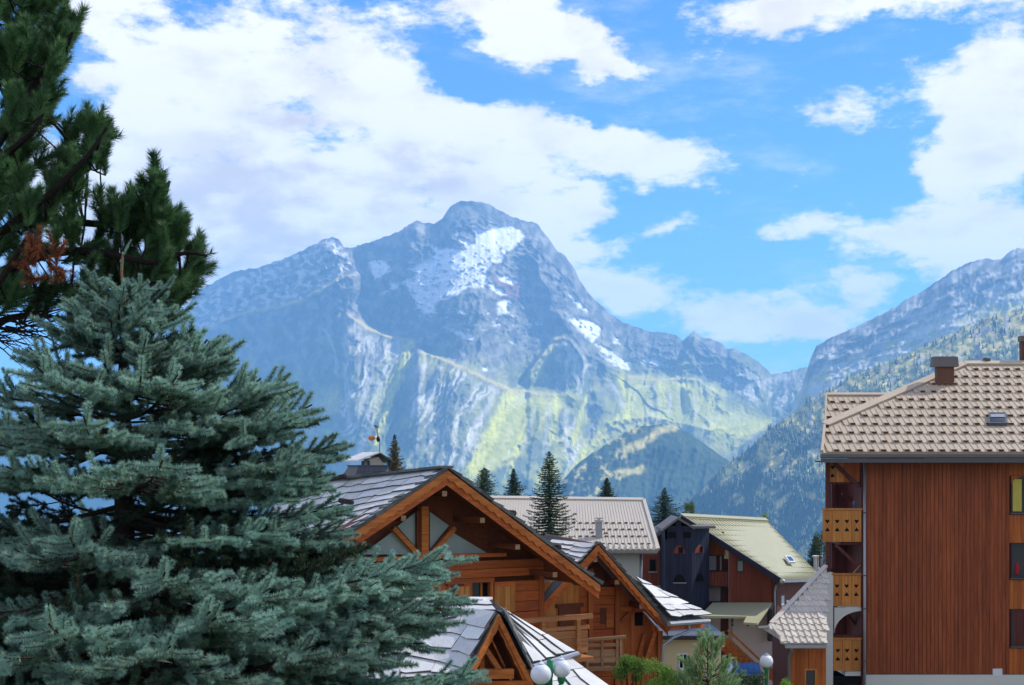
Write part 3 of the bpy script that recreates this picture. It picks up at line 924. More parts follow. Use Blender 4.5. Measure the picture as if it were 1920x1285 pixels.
def wooded_slope():
    crest = [(1180, 985), (1250, 960), (1300, 935), (1330, 905), (1360, 872), (1380, 858), (1400, 846), (1440, 806), (1460, 794), (1490, 774), (1520, 748), (1540, 737), (1560, 728), (1600, 705), (1640, 690), (1680, 672),
             (1720, 655), (1750, 641), (1790, 622), (1830, 608), (1860, 592), (1890, 583), (1940, 574), (2000, 560), (2200, 500)]
    px = np.arange(1180, 2200.1, 2.0)
    cy = interp(crest, px) + 2.0 * fbm(px / 14, px * 0, 4, 10)
    vv = np.linspace(0, 1, 210) ** 1.3
    PX = np.repeat(px[None], len(vv), 0)
    PY = cy[None] + (1480 - cy[None]) * vv[:, None]
    S = 31 + 8 * fbm(PX / 60, PY / 60, 3, 31) + 7 * sstep(PY, 840, 960)
    dy = np.diff(PY, axis=0, prepend=PY[:1])
    D = descend(4700 + 0.5 * (px - 1400), dy, 4300, S)
    low = sstep(vv, 0, 0.08)[:, None]
    wx = PX + 12 * fbm(PX / 40, PY / 40, 3, 33)
    D -= (ridged((wx + 0.7 * PY) / 44, (PY - 0.6 * wx) / 120, 5, 34) * 26 + fbm(PX / 10, PY / 10, 4, 35) * 6) * low
    # clearings: straw turf and pale rock, with woods between
    clear = sstep(fbm((PX + 0.7 * PY) / 34, (PY - 0.7 * PX) / 60, 5, 36) + 0.75 * sstep(880 - PY, 0, 130) - 0.25 * sstep(PY, 870, 970), -0.10, 0.26)
    land = lerp3(TURF2 * 1.5, STRAW, sstep(fbm(PX / 18, PY / 14, 4, 37), -0.45, 0.25))
    land = lerp3(land, SCREE * .7, sstep(fbm(PX / 26, PY / 40, 4, 38), 0.25, 0.7))
    cols = lerp3(WOOD * 1.4, land, clear * 0.85)
    o = grid_object('hillside', PX, PY, D, cols, M['slope'], back=[(150, 12), (500, 60), (900, 200)], kind='structure', label='wooded hillside with pale clearings')
    # the wood itself: thousands of small firs
    n = 19000
    iu = RNG.integers(2, len(px) - 2, n)
    iv = np.minimum((RNG.random(n) ** 0.9 * (len(vv) * 0.72)).astype(int) + 1, len(vv) - 2)
    keep = RNG.random(n) < (1.0 - 0.82 * clear[iv, iu])
    iu, iv = iu[keep], iv[keep]
    d = D[iv, iu]
    qx = PX[iv, iu] + RNG.uniform(-1, 1, len(iu))
    base = np.stack([(qx - 960) / FOC * d, d, (HY - PY[iv, iu]) / FOC * d], -1)
    hgt = RNG.uniform(11, 25, len(iu))
    return base, hgt


def firs(name, base, hgt, mat, label):
    """many small firs as one mass: each a two-tier ragged cone of 12 faces"""
    vs, fs = [], []
    k = 0
    n = len(base)
    ang0 = RNG.random(n) * 6.28
    V = []
    F = []
    off = 0
    for tier, (z0, z1, r) in enumerate(((0.0, 0.72, 0.23), (0.38, 1.0, 0.15))):
        ring = []
        for j in range(6):
            a = ang0 + j * math.pi / 3 + tier * 0.5
            rr = hgt * r * RNG.uniform(0.7, 1.15, n)
            ring.append(base + np.stack([np.cos(a) * rr, np.sin(a) * rr, hgt * (z0 + RNG.uniform(-.05, .05, n))], -1))
        top = base + np.stack([hgt * RNG.uniform(-.02, .02, n), np.zeros(n), hgt * z1], -1)
        V += ring + [top]
        for j in range(6):
            F.append((off + j, off + (j + 1) % 6, off + 6))
        off += 7
    V = np.stack(V, 1).reshape(-1, 3)
    F = (np.array(F)[None] + (np.arange(n) * off)[:, None, None]).reshape(-1, 3)
    me = np_mesh(name, V, F, mat, smooth=False)
    return link(name, me, kind='stuff', label=label)


def ground():
    """village plateau that falls off into the valley, then the valley floor out to the mountains"""
    xs = np.unique(np.concatenate([np.linspace(-400, 400, 81), np.linspace(-9000, 9000, 61)]))
    ys = np.unique(np.concatenate([np.linspace(-60, 400, 116), np.linspace(-900, 15200, 90)]))
    X, Y = np.meshgrid(xs, ys)
    r = Y + 0.12 * np.abs(X)
    Z = -6.2 - 0.105 * np.clip(Y, -60, 120) + 0.25 * fbm(X / 14, Y / 14, 3, 77) - 0.3
    Z = Z - np.clip(r - 125, 0, 1200) * 0.42 * sstep(r, 118, 160)
    Z = np.maximum(Z, -520 + 10 * fbm(X / 300, Y / 300, 3, 78))
    cols = lerp3(np.array((0.10, 0.12, 0.045)), np.array((0.22, 0.20, 0.16)), sstep(fbm(X / 18, Y / 18, 4, 79), -0.1, 0.3) * (Y < 110))
    v = np.stack([X, Y, Z], -1).reshape(-1, 3)
    nu, nv = len(xs), len(ys)
    i = np.arange(nu * nv).reshape(nv, nu)
    f = np.stack([i[:-1, :-1], i[:-1, 1:], i[1:, 1:], i[1:, :-1]], -1).reshape(-1, 4)
    link('ground', np_mesh('ground', v, f, M['ground'], cols.reshape(-1, 3)), kind='structure')


def ground_z(x, y):
    return -6.5 - 0.105 * min(max(y, -60), 120)


ground()
main_mountain()
side_mountain()
knoll()
fb, fh = wooded_slope()
firs('forest', fb, fh, M['needle_dark'], 'scattered dark fir wood on the hillside')


def haze_box():
    m = bpy.data.materials.new('valley_haze')
    m.use_nodes = True
    N = NT(m.node_tree)
    N.t.nodes.clear()
    v = N.n('ShaderNodeVolumePrincipled', {'Color': (*HAZE_COL, 1), 'Density': HAZE, 'Anisotropy': 0.0})
    N.n('ShaderNodeOutputMaterial', {'Volume': v.outputs[0]})
    b = MB().box(-9500, 9500, -1000, 15600, -560, 2050)
    b.build('haze', m, kind='stuff', label='pale blue mountain haze')


HAZE, HAZE_COL = 0.8e-4, (0.22, 0.51, 0.98)
haze_box()


def shading_cloud():
    """cumulus added out of view to keep the village in soft shade; it floats above the haze, off to the right of the picture"""
    m, N = new_mat('cloud_vapour')
    d = N.n('ShaderNodeBsdfDiffuse', {'Color': (.9, .9, .9, 1)})
    t = N.n('ShaderNodeBsdfTranslucent', {'Color': (.9, .9, .9, 1)})
    tr = N.n('ShaderNodeBsdfTransparent')
    a = N.n('ShaderNodeMixShader', {0: .5, 1: d.outputs[0], 2: t.outputs[0]})
    b = N.n('ShaderNodeMixShader', {0: CLOUD_THIN, 1: a.outputs[0], 2: tr.outputs[0]})
    N.n('ShaderNodeOutputMaterial', {'Surface': b.outputs[0]})
    c = sv * (2450 / sv.z) + Vector((0, 60, 0))
    nu, nv = 96, 48
    th = np.linspace(0, 2 * np.pi, nu, endpoint=False)
    ph = np.linspace(0.02, np.pi - 0.02, nv)
    T, H = np.meshgrid(th, ph)
    n = 1 + .28 * fbm(np.cos(T) * np.sin(H) * 2.2 + 9, np.sin(T) * np.sin(H) * 2.2 + 3 * np.cos(H), 5, 3)
    v = np.stack([c.x + np.cos(T) * np.sin(H) * 420 * n, c.y + np.sin(T) * np.sin(H) * 330 * n, c.z + np.cos(H) * np.where(H < np.pi / 2, 190, 60) * n], -1).reshape(-1, 3)
    i = np.arange(nu * nv).reshape(nv, nu)
    j = np.roll(i, -1, 1)
    f = np.stack([i[:-1], i[1:], j[1:], j[:-1]], -1).reshape(-1, 4)
    link('cloud', np_mesh('cloud', v, f, m), kind='stuff', label='unseen cumulus added to shade the village')


CLOUD_THIN = 0.62
shading_cloud()


def plateau_wood():
    """fir wood at the edge of the plateau beyond the spruce"""
    n = 420
    x = RNG.uniform(-75, -24, n)
    y = RNG.uniform(86, 132, n)
    z = np.array([ground_z(a, b) for a, b in zip(x, y)]) - np.clip(y - 122, 0, 30) * .4
    firs('forest', np.stack([x, y, z], -1), RNG.uniform(7, 13.5, n), M['needle_dark'], 'dark fir wood at the plateau edge behind the blue spruce')


plateau_wood()
# ------------------------------------------------------------------ building kit
def rnd(a, b):
    return random.uniform(a, b)


def planks_v(parent, mat, a0, a1, z0, z1, b, w=0.15, t=0.03, gap=0.008, top=None, bot=None, name='plank'):
    """upright boards, each an object; top(a) and bot(a) may slope"""
    n = max(1, round((a1 - a0) / w))
    w = (a1 - a0) / n
    me = None
    for i in range(n):
        x0 = a0 + i * w + gap / 2
        x1 = a0 + (i + 1) * w - gap / 2
        proud = rnd(-0.006, 0.006)
        if top is None and bot is None:
            if me is None:
                me = MB().box(0, w - gap, 0, t, 0, z1 - z0).mesh(name, mat)
            o = link(name, me, parent)
            o.location = (x0, b + proud, z0)
        else:
            zt0, zt1 = (top(x0), top(x1)) if top else (z1, z1)
            zb0, zb1 = (bot(x0), bot(x1)) if bot else (z0, z0)
            if max(zt0 - zb0, zt1 - zb1) < 0.03:
                continue
            MB().ext([(x0, b + proud, zb0), (x1, b + proud, zb1), (x1, b + proud, max(zt1, zb1 + .01)), (x0, b + proud, max(zt0, zb0 + .01))], (0, t, 0)).build(name, mat, parent)


def planks_h(parent, mat, a0, a1, z0, z1, b, h=0.25, t=0.04, gap=0.014, name='plank'):
    n = max(1, round((z1 - z0) / h))
    h = (z1 - z0) / n
    me = MB().box(0, a1 - a0, 0, t, 0, h - gap).mesh(name, mat)
    for i in range(n):
        o = link(name, me, parent)
        o.location = (a0, b + rnd(-0.008, 0.008), z0 + i * h)


def roof_slab(poly, n, th, mats, name, parent):
    n = Vector(n).normalized()
    return MB().ext(poly, n * -th).build(name, mats, parent)


def slates(parent, A, B, Cc, D, rows, wid, th=0.07, cols=None, start=0.0, jag=0.35, mat=None, skip=None):
    """stone slabs over the patch A (ridge, near) B (ridge, far) C (eave, near) D (eave, far): each slab an object"""
    A, B, Cc, D = Vector(A), Vector(B), Vector(Cc), Vector(D)
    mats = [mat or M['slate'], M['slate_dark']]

    def pt(s, t):                    # t 0 eave .. 1 ridge
        return (Cc * (1 - s) + D * s) * (1 - t) + (A * (1 - s) + B * s) * t
    for r in range(rows):
        t0, t1 = r / rows, (r + 1) / rows
        tm = (t0 + t1) / 2
        L = (pt(1, tm) - pt(0, tm)).length
        H = (pt(.5, t1) - pt(.5, t0)).length
        s = -rnd(0, .3) * wid / max(L, .1) if cols is None else 0
        cuts = [0.0]
        while True:
            s += wid * rnd(0.65, 1.4) / max(L, 0.1)
            if s > 1 - 0.4 * wid / max(L, .1):
                break
            if s > 0.25 * wid / L:
                cuts.append(s)
        cuts.append(1.0)
        for s0, s1 in zip(cuts[:-1], cuts[1:]):
            n = (pt(s1, tm) - pt(s0, tm)).cross(pt(s0, t1) - pt(s0, t0))
            if n.z < 0:
                n = -n
            if n.length < 1e-9:
                continue
            n.normalize()
            g = 0.012 / max(L, .1)
            dt = jag * 0.3 / rows
            l0, lm, l1 = t0 + rnd(-dt, dt * .6), t0 + rnd(-dt * 1.3, dt * .3), t0 + rnd(-dt, dt * .6)
            top = min(t1 + 0.10 / rows, 1.0)
            lift = th * rnd(0.85, 1.35)
            k = rnd(0.3, 0.7)
            lo = [pt(s0 + g, l0), pt(s0 * (1 - k) + s1 * k, lm), pt(s1 - g, l1), pt(s1 - g, top), pt(s0 + g, top)]
            up = [lo[0] + n * (lift + th), lo[1] + n * (lift * rnd(.9, 1.2) + th), lo[2] + n * (lift + th), lo[3] + n * th * rnd(.9, 1.1), lo[4] + n * th * rnd(.9, 1.1)]
            lo = [lo[0] + n * lift, lo[1] + n * lift, lo[2] + n * lift, lo[3], lo[4]]
            mb = MB()
            kk = 5
            vs = lo + up
            mb.add(vs, [tuple(range(5, 10))], 0)
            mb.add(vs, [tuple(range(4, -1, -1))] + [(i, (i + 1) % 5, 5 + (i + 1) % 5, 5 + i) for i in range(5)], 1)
            me = mb.mesh('slate', mats)
            link('slate', me, parent)


def warp_slab(A, B, Cc, D, th, mat, name, parent, drop=0.0, n=10):
    """slab under a patch whose four corners need not lie in one plane"""
    A, B, Cc, D = Vector(A), Vector(B), Vector(Cc), Vector(D)
    nn = (B - A).cross(Cc - A)
    if nn.z < 0:
        nn = -nn
    nn.normalize()

    def pt(s, t):
        return (Cc * (1 - s) + D * s) * (1 - t) + (A * (1 - s) + B * s) * t
    up = [[pt(i / n, j / n) - nn * drop for i in range(n + 1)] for j in range(n + 1)]
    vs = [p for r in up for p in r] + [p - nn * th for r in up for p in r]
    k = (n + 1) ** 2
    fs = []
    for j in range(n):
        for i in range(n):
            a = j * (n + 1) + i
            fs.append((a, a + 1, a + n + 2, a + n + 1))
            fs.append((k + a, k + a + n + 1, k + a + n + 2, k + a + 1))
    rim = [i for i in range(n + 1)] + [j * (n + 1) + n for j in range(1, n + 1)] + [n * (n + 1) + i for i in range(n - 1, -1, -1)] + [j * (n + 1) for j in range(n - 1, 0, -1)]
    for a, b in zip(rim, rim[1:] + rim[:1]):
        fs.append((a, k + a, k + b, b))
    return MB().add(vs, fs).build(name, mat, parent)


def tiled(parent, F, p0, n, poly, w, h, meshes, name='tile', pick=None, edge=0.0):
    """metal or clay tiles over a roof polygon; two meshes alternate; each tile an object"""
    n = n.normalized()
    e1 = Vector((0, 0, 1)).cross(n)
    e1 = e1.normalized() if e1.length > 1e-6 else Vector((1, 0, 0))
    if e1.x < 0:
        e1 = -e1
    e2 = n.cross(e1)
    if e2.z < 0:
        e2 = -e2
    uv = [((p - p0).dot(e1), (p - p0).dot(e2)) for p in poly]
    u0, u1 = min(u for u, v in uv), max(u for u, v in uv)
    v0, v1 = min(v for u, v in uv), max(v for u, v in uv)
    cnt = 0
    r = 0
    v = v0
    while v < v1 - 0.02:
        c = 0
        u = u0
        while u < u1 - 0.02:
            if all(bool(in_poly(np.array([u + w * fu]), np.array([v + h * fv]), uv)[0]) for fu, fv in ((.5, .5), (.5, .12), (.5, .8))):
                k = pick(r, c) if pick else 0
                o = link(name, meshes[k], parent)
                p = p0 + e1 * u + e2 * v
                m = Matrix((e1, e2, n)).transposed().to_4x4()
                m.translation = p + n * 0.004
                o.matrix_local = m
                cnt += 1
            u += w
            c += 1
        v += h
        r += 1
    return cnt


def heart_spade(parent, x, z, b, s):
    """dark plates on a balcony board; their colour is the shade seen through cut-outs"""
    r = 0.085
    pts = [(0, -1), (.55, -.25), (.95, .25), (.85, .7), (.45, .85), (0, .5), (-.45, .85), (-.85, .7), (-.95, .25), (-.55, -.25)]
    MB().ext([(x + p * r, b, z + 0.17 + q * r) for p, q in pts], (0, .006, 0)).build('heart_dark_plate', M['dark'], parent)
    pts = [(0, 1.1), (.5, .25), (.95, -.2), (.9, -.75), (-.9, -.75), (-.95, -.2), (-.5, .25)]
    MB().ext([(x + p * r, b, z - 0.15 + q * r) for p, q in pts], (0, .006, 0)).build('spade_dark_plate', M['dark'], parent)


def balcony_boards(parent, a0, a1, z0, z1, b, n):
    """a balcony front: upright boards with dark heart and spade plates under a handrail"""
    br = MB().box(a0 - .03, a1 + .02, b - .03, b + .09, z1 - .02, z1 + .06).build('balcony_rail', M['honey'], parent)
    w = (a1 - a0) / n
    for i in range(n):
        me = MB().box(0, w - .015, 0, .035, 0, z1 - z0 - .03)
        o = me.build('balcony_board', M['honey'], parent)
        o.location = (a0 + i * w, b + rnd(-.004, .004), z0)
        c = heart_spade(o, (w - .015) / 2, (z1 - z0) * .5, -.004, .1)
    MB().box(a0, a1, b + .04, b + .10, z0 + .08, z0 + .16).build('balcony_beam', M['maroon'], parent)


def window_unit(parent, a0, a1, z0, z1, b, frame, glass=None, bars=1, depth=0.05, fw=0.06, sill=None):
    fr = MB()
    fr.box(a0, a1, b, b + depth, z1 - fw, z1)
    fr.box(a0, a1, b, b + depth, z0, z0 + fw)
    fr.box(a0, a0 + fw, b, b + depth, z0 + fw, z1 - fw)
    fr.box(a1 - fw, a1, b, b + depth, z0 + fw, z1 - fw)
    for i in range(bars):
        x = a0 + (a1 - a0) * (i + 1) / (bars + 1)
        fr.box(x - fw * .4, x + fw * .4, b + .004, b + depth, z0 + fw, z1 - fw)
    w = fr.build('window', frame, parent)
    MB().box(a0 + fw * .5, a1 - fw * .5, b + depth * .6, b + depth * .8, z0 + fw * .5, z1 - fw * .5).build('pane', glass or M['window'], w)
    if sill:
        MB().box(a0 - .05, a1 + .05, b - .08, b + .04, z0 - .05, z0).build('sill', sill, w)
    return w
# ------------------------------------------------------------------ apartment block on the right
def apartment_block():
    F = Frame(1618, 52, 0, -12.2)
    L = F.loc
    t = F.thing('apartment_building', 'tall wooden apartment block with tan tiled roof and stacked balconies', 'building')
    zt, zb = L(1700, 862).z, L(1700, 1264).z
    aw = L(2040, 900).x
    core = MB().box(0.02, aw, 0.06, 4.2, 0, zt).build('wall', M['maroon'], t)
    MB().box(0.0, aw, -.02, .06, 0, zb - .03).build('plinth', M['plaster'], t)
    # cladding
    a_end = L(1886, 900).x
    planks_v(t, M['redwood'], 0.0, a_end, zb, zt, 0.0, 0.155, 0.05, 0.013)
    MB().box(a_end + .005, a_end + .12, -.02, .05, zb, zt).build('trim_board', M['redwood'], t)
    # window column
    x0, x1 = L(1896, 900).x, L(1962, 900).x
    rows = [(893, 962), (1019, 1084), (1143, 1212)]
    prev = zt
    for k, (ya, yb) in enumerate(rows):
        za, zc = L(1900, ya).z, L(1900, yb).z
        planks_v(t, M['larch_v'], a_end + .13, x1 + .12, za + .02, prev, 0.0, 0.16, 0.05)
        prev = zc - .08
        w = window_unit(t, x0, x1, zc, za, 0.0, M['frame'], M['window'], 1, .06, .05, M['dark_zinc'])
        if k == 0:
            arch = MB()
            cx, r = (x0 + x1) / 2, (x1 - x0) / 2
            hh = .32
            for s in (-1, 1):
                pts = [(cx + s * r, -.004, za - hh)] + [(cx + s * r * math.cos(q), -.004, za - hh + hh * math.sin(q)) for q in np.linspace(0, math.pi / 2, 7)[1:]] + [(cx + s * r, -.004, za)]
                arch.ext(pts if s > 0 else pts[::-1], (0, .03, 0))
            arch.build('arch_trim', M['larch_v'], w)
            cl = MB()
            m0, m1 = x0 + .07, x0 + .07 + .36
            for i in range(5):
                cl.box(m0 + .07 * i, m0 + .07 * i + .07, .030 - .008 * (i % 2), .042, zc + .06, za - .12)
            cl.build('curtain', M['yellow'], w)
        elif k == 1:
            cl = MB()
            cl.lathe([(.02, 0), (.085, .05), (.09, .3), (.04, .42), (.035, .52)], (x0 + .24, .02, zc + .12), 10)
            cl.build('red_curtain', M['redcloth'], w)
        else:
            cl = MB()
            for i in range(4):
                cl.box(x0 + .09 + .13 * i, x0 + .22 + .13 * i, .032 - .008 * (i % 2), .042, zc + .06, za - .06)
            cl.build('curtain', M['maroon'], w)
    planks_v(t, M['larch_v'], a_end + .13, x1 + .12, zb, prev, 0.0, 0.16, 0.05)
    planks_v(t, M['redwood'], x1 + .13, aw, zb, zt, 0.0, 0.155, 0.05)
    s0, s1 = L(1861, 1254), L(1879, 1267)
    MB().box(s0.x, s1.x, -.03, -.002, s1.z, s0.z).build('sign_plate', M['whitepaint'], t)
    # rainwater pipe
    pp = MB()
    pa = L(1620, 900).x
    pp.tube([(pa, -.09, zt + .1), (pa, -.09, 0.2)], .055, 10)
    p = pp.build('rainwater_pipe', M['zinc'], t, True)
    br = MB()
    for y in (962, 1080, 1142, 1240):
        z = L(1620, y).z
        br.box(pa - .075, pa + .075, -.16, -.02, z, z + .05)
    br.build('bracket', M['dark_zinc'], p)
    # the balcony stack on the left corner
    la = L(1549, 900).x
    lb = L(1556, 900, 2.4).x
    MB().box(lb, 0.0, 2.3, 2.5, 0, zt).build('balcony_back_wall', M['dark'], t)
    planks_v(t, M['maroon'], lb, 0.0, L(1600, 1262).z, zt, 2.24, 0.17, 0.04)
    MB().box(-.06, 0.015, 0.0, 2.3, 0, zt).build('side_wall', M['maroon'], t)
    z_wh = L(1560, 1074).z
    po = MB()
    po.box(la, L(1556, 0).x, 0.02, .16, z_wh + .02, zt)
    po.box(lb, lb + .15, 2.1, 2.23, z_wh, zt)
    po.build('corner_post', M['maroon'], t)
    MB().box(L(1548, 0).x, L(1562, 0).x, .0, .6, 0, z_wh).build('pier', M['plaster'], t)
    # slabs of the floors
    for y0, y1, px in ((1016, 1022, 1551), (1138, 1144, 1561), (1260, 1268, 1561)):
        MB().box(L(px + 10, 0).x + .3, -.07, 0.06, 2.24, L(0, y1).z, L(0, y0).z).build('balcony_floor', M['plaster'] if y0 > 1100 else M['maroon'], t)
    bx = -.065
    balcony_boards(t, L(1542, 0).x, bx, L(0, 1016).z, L(0, 956).z, -.06, 4)
    balcony_boards(t, L(1561, 0).x, bx, L(0, 1137).z, L(0, 1078).z, .02, 3)
    balcony_boards(t, L(1563, 0).x, bx, L(0, 1258).z, L(0, 1199).z, .02, 3)
    # hanging panel below the eave
    z0, z1 = L(0, 904).z, zt - .02
    for i in range(4):
        w = (bx - L(1556, 0).x) / 4
        b = MB().box(0, w - .012, 0, .035, 0, z1 - z0).build('hanging_board', M['honey'] if i < 2 else M['larch_v'], t)
        b.location = (L(1556, 0).x + i * w, .2, z0)
        if i == 0:
            heart_spade(b, w / 2, .4, -.004, .1)
    MB().box(L(1552, 0).x, bx, .2, .3, z0 - .08, z0 - .004).build('balcony_beam', M['maroon'], t)
    bm = MB()
    bm.beam(L(1564, 868, .12), L(1612, 914, .12), .12, .14)
    bm.build('brace', M['maroon'], t)
    MB().beam(L(1567, 1022, .12), L(1612, 1064, .12), .10, .12).build('brace', M['maroon'], t)
    MB().beam(L(1584, 1148, .9), L(1614, 1180, .9), .10, .12).build('brace', M['maroon'], t)
    MB().beam(L(1578, 926, 1.5), L(1612, 946, 1.5), .10, .12).build('brace', M['maroon'], t)
    MB().beam(L(1597, 1078, -.08), L(1613, 1060, -.08), .04, .03).build('rod', M['rail'], t)
    # plaster wall with the half-round opening
    ax0, axm, zs, ztp, zl = L(1565, 0).x, L(1617, 0).x, L(0, 1188).z, L(0, 1146).z, L(0, 1140).z
    for s in range(8):
        q0, q1 = math.pi / 2 * s / 8, math.pi / 2 * (s + 1) / 8
        xa, xb = axm - (axm - ax0) * math.cos(q0), axm - (axm - ax0) * math.cos(q1)
        za, zc = zs + (ztp - zs) * math.sin(q0), zs + (ztp - zs) * math.sin(q1)
        if s == 0:
            arc = MB()
        arc.ext([(xa, .03, za), (xb, .03, zc), (xb, .03, zl), (xa, .03, zl)], (0, .22, 0))
    arc.build('arch_wall', M['plaster'], t)
    MB().box(ax0, -.07, .02, .1, L(0, 1197).z, L(0, 1191).z).build('balcony_rail', M['maroon'], t)
    MB().box(L(1562, 0).x, -.07, .04, .3, L(0, 1285).z, L(0, 1271).z).build('balcony_back_wall', M['dark'], t)  # dark block filling an opening, its shade put into the colour
    # eave
    ea = L(1539, 850, -1.0)
    ez = L(1700, 850, -1.0).z
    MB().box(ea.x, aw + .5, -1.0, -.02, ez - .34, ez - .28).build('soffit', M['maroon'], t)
    MB().box(ea.x, aw + .5, -1.03, -.97, ez - .36, ez - .20).build('fascia', M['dark_zinc'], t)
    gt = MB()
    prof = [(-1.06 - .07, ez - .04), (-1.06 - .06, ez - .15), (-1.06, ez - .19), (-.975, ez - .19), (-.975, ez - .04)]
    gt.ext([(ea.x - .02, y, z) for y, z in prof], (aw + .5 - ea.x, 0, 0))
    gt.build('gutter', M['fascia'], t)
    # roof
    e = L(1700, 848, -1.05)
    r = L(1700, 683, 6.2)
    up = (r - e)
    up.x = 0
    n = Vector((1, 0, 0)).cross(up.normalized())
    if n.z < 0:
        n = -n
    pix = [(1541, 849), (1546, 799), (1808, 684), (2060, 684), (2060, 849)]
    poly = [F.on(x, y, e, n) for x, y in pix]
    rf = roof_slab(poly, n, .12, M['tan'], 'roof', t)
    tw, th = 0.2245, 0.755

    def tile_mesh(stop):
        mb = MB()
        mb.hull([(0, 0, 0), (tw, 0, 0), (tw, th, 0), (0, th, 0)], [(0, 0, .035), (tw, 0, .035), (tw, th, .012), (0, th, .012)])
        mb.hull([(0, 0, .03), (.045, 0, .03), (.045, th, .01), (0, th, .01)], [(.012, 0, .058), (.033, 0, .058), (.033, th, .035), (.012, th, .035)])
        if stop:
            mb.hull([(.01, .03, .03), (tw - .01, .03, .03), (tw - .01, .26, .02), (.01, .26, .02)], [(.01, .03, .125), (tw - .01, .03, .125), (tw - .02, .24, .04), (.02, .24, .04)])
            mb.box(.016, tw - .016, .012, .032, .030, .118, 1)  # brown lip: the shade on the raised tile end, put into its colour
        return mb.mesh('tile', [M['tan'], M['brown']])
    me = [tile_mesh(False), tile_mesh(True)]
    k = tiled(rf, F, poly[0] + n * .004, n, poly, tw, th, me, pick=lambda r, c: int((c + (r // 1) * 1) % 2 == 0))
    cap = MB()
    cap.beam(poly[1] + n * .08, poly[2] + n * .08, .34, .08, n)
    cap.beam(poly[2] + n * .08, poly[3] + n * .08, .3, .1, n)
    cap.beam(poly[0] + n * .06, poly[1] + n * .06, .1, .1, n)
    cap.build('ridge_cap', M['tan'], rf)
    g = MB().beam(poly[1] + n * .0 + Vector((-.02, -.12, -.06)), poly[1] + Vector((.13, -.1, -.02)), .16, .16).build('cap_end', M['iron'], rf)
    # lower roof behind it, at the left
    e2 = F.loc(1600, 800, 4.2)
    p2 = [F.on(x, y, e2, n) for x, y in [(1547, 801), (1549, 742), (1700, 742), (1700, 801)]]
    rf2 = roof_slab(p2, n, .12, M['tan'], 'roof', t)
    tw2 = tw
    tiled(rf2, F, p2[0] + n * .004, n, p2, tw, th, me, pick=lambda r, c: int(c % 2 == 1))
    MB().beam(p2[1] + n * .06, p2[2] + n * .06, .22, .09, n).beam(p2[0] + n * .05, p2[1] + n * .05, .08, .1, n).build('ridge_cap', M['tan'], rf2)
    MB().box(p2[0].x + 1.6, p2[2].x, p2[0].y + .3, p2[0].y + 2.5, 4, p2[0].z - .15).build('wall', M['maroon'], t)
    MB().hull([poly[2] + Vector((0, .1, -.15)), poly[3] + Vector((0, .1, -.15)), Vector((poly[3].x, 13, zt)), Vector((4.5, 13, zt))],
              [poly[2] + Vector((0, .1, -.02)), poly[3] + Vector((0, .1, -.02)), Vector((poly[3].x, 13, zt + .13)), Vector((4.5, 13, zt + .13))]).build('roof', M['tan'], t)
    # skylight
    q = [F.on(x, y, e, n) for x, y in [(1851, 800), (1888, 800), (1885, 780), (1853, 780)]]
    sk = MB().hull([p + n * .02 for p in q], [p + n * .17 for p in q]).build('skylight', M['dark_zinc'], rf)
    gl = [q[0].lerp(q[2], .5) + (p - q[0].lerp(q[2], .5)) * .78 for p in q]
    MB().hull([p + n * .17 for p in gl], [p + n * .185 for p in gl]).build('pane', M['window'], sk)
    mid = [gl[0].lerp(gl[3], .45), gl[1].lerp(gl[2], .45), gl[1].lerp(gl[2], .8), gl[0].lerp(gl[3], .8)]
    MB().hull([p + n * .19 for p in mid], [p + n * .21 for p in mid]).build('blind', M['zinc'], sk)
    # chimneys and vents
    b = 4.2
    c0, c1 = L(1757, 722, b), L(1789, 686, b)
    ch = MB().box(c0.x, c1.x, b, b + .3, c0.z - .6, c1.z).build('chimney', M['brown'], t)
    k0, k1 = L(1748, 688, b), L(1796, 669, b)
    cp = MB().hull([(k0.x, b - .15, k0.z), (k1.x, b - .15, k0.z), (k1.x, b + .35, k0.z), (k0.x, b + .35, k0.z)],
                   [(k0.x + .04, b - .12, k1.z), (k1.x - .04, b - .12, k1.z), (k1.x - .04, b + .32, k1.z), (k0.x + .04, b + .32, k1.z)]).build('chimney_cap', M['fascia'], ch)
    b = 6.3
    v0 = L(1850, 684, b)
    vt = MB().lathe([(.10, -.2), (.10, .12), (.17, .13), (.17, .27), (.13, .30)], v0, 14).build('roof_vent', M['dark_zinc'], t)
    c0, c1 = L(1916, 690, 6.6), L(1950, 640, 6.6)
    ch = MB().box(c0.x, c1.x, 6.6, 6.9, c0.z - .4, c1.z).build('chimney', M['brown'], t)
    MB().box(c0.x - .05, c1.x + .1, 6.55, 6.95, c1.z, c1.z + .24).build('chimney_cap', M['fascia'], ch)
    return t


apartment_block()


def blue_bucket():
    F = Frame(1606, 53.2, 0, 0)
    p = P(1605, 957, 53.0)
    t = thing('bucket', 'bright blue bucket on the top balcony of the tall block', 'bucket', p)
    MB().lathe([(.085, 0), (.115, .24), (.122, .24), (.122, .26), (.105, .26), (.08, .02)], (0, 0, 0), 16).build('body', M['cyan'], t, True)
    pts = [(.115 * math.cos(q), 0, .25 + .12 * math.sin(q)) for q in np.linspace(0, math.pi, 9)]
    MB().tube(pts, .008, 6).build('handle', M['whitepaint'], t)


blue_bucket()


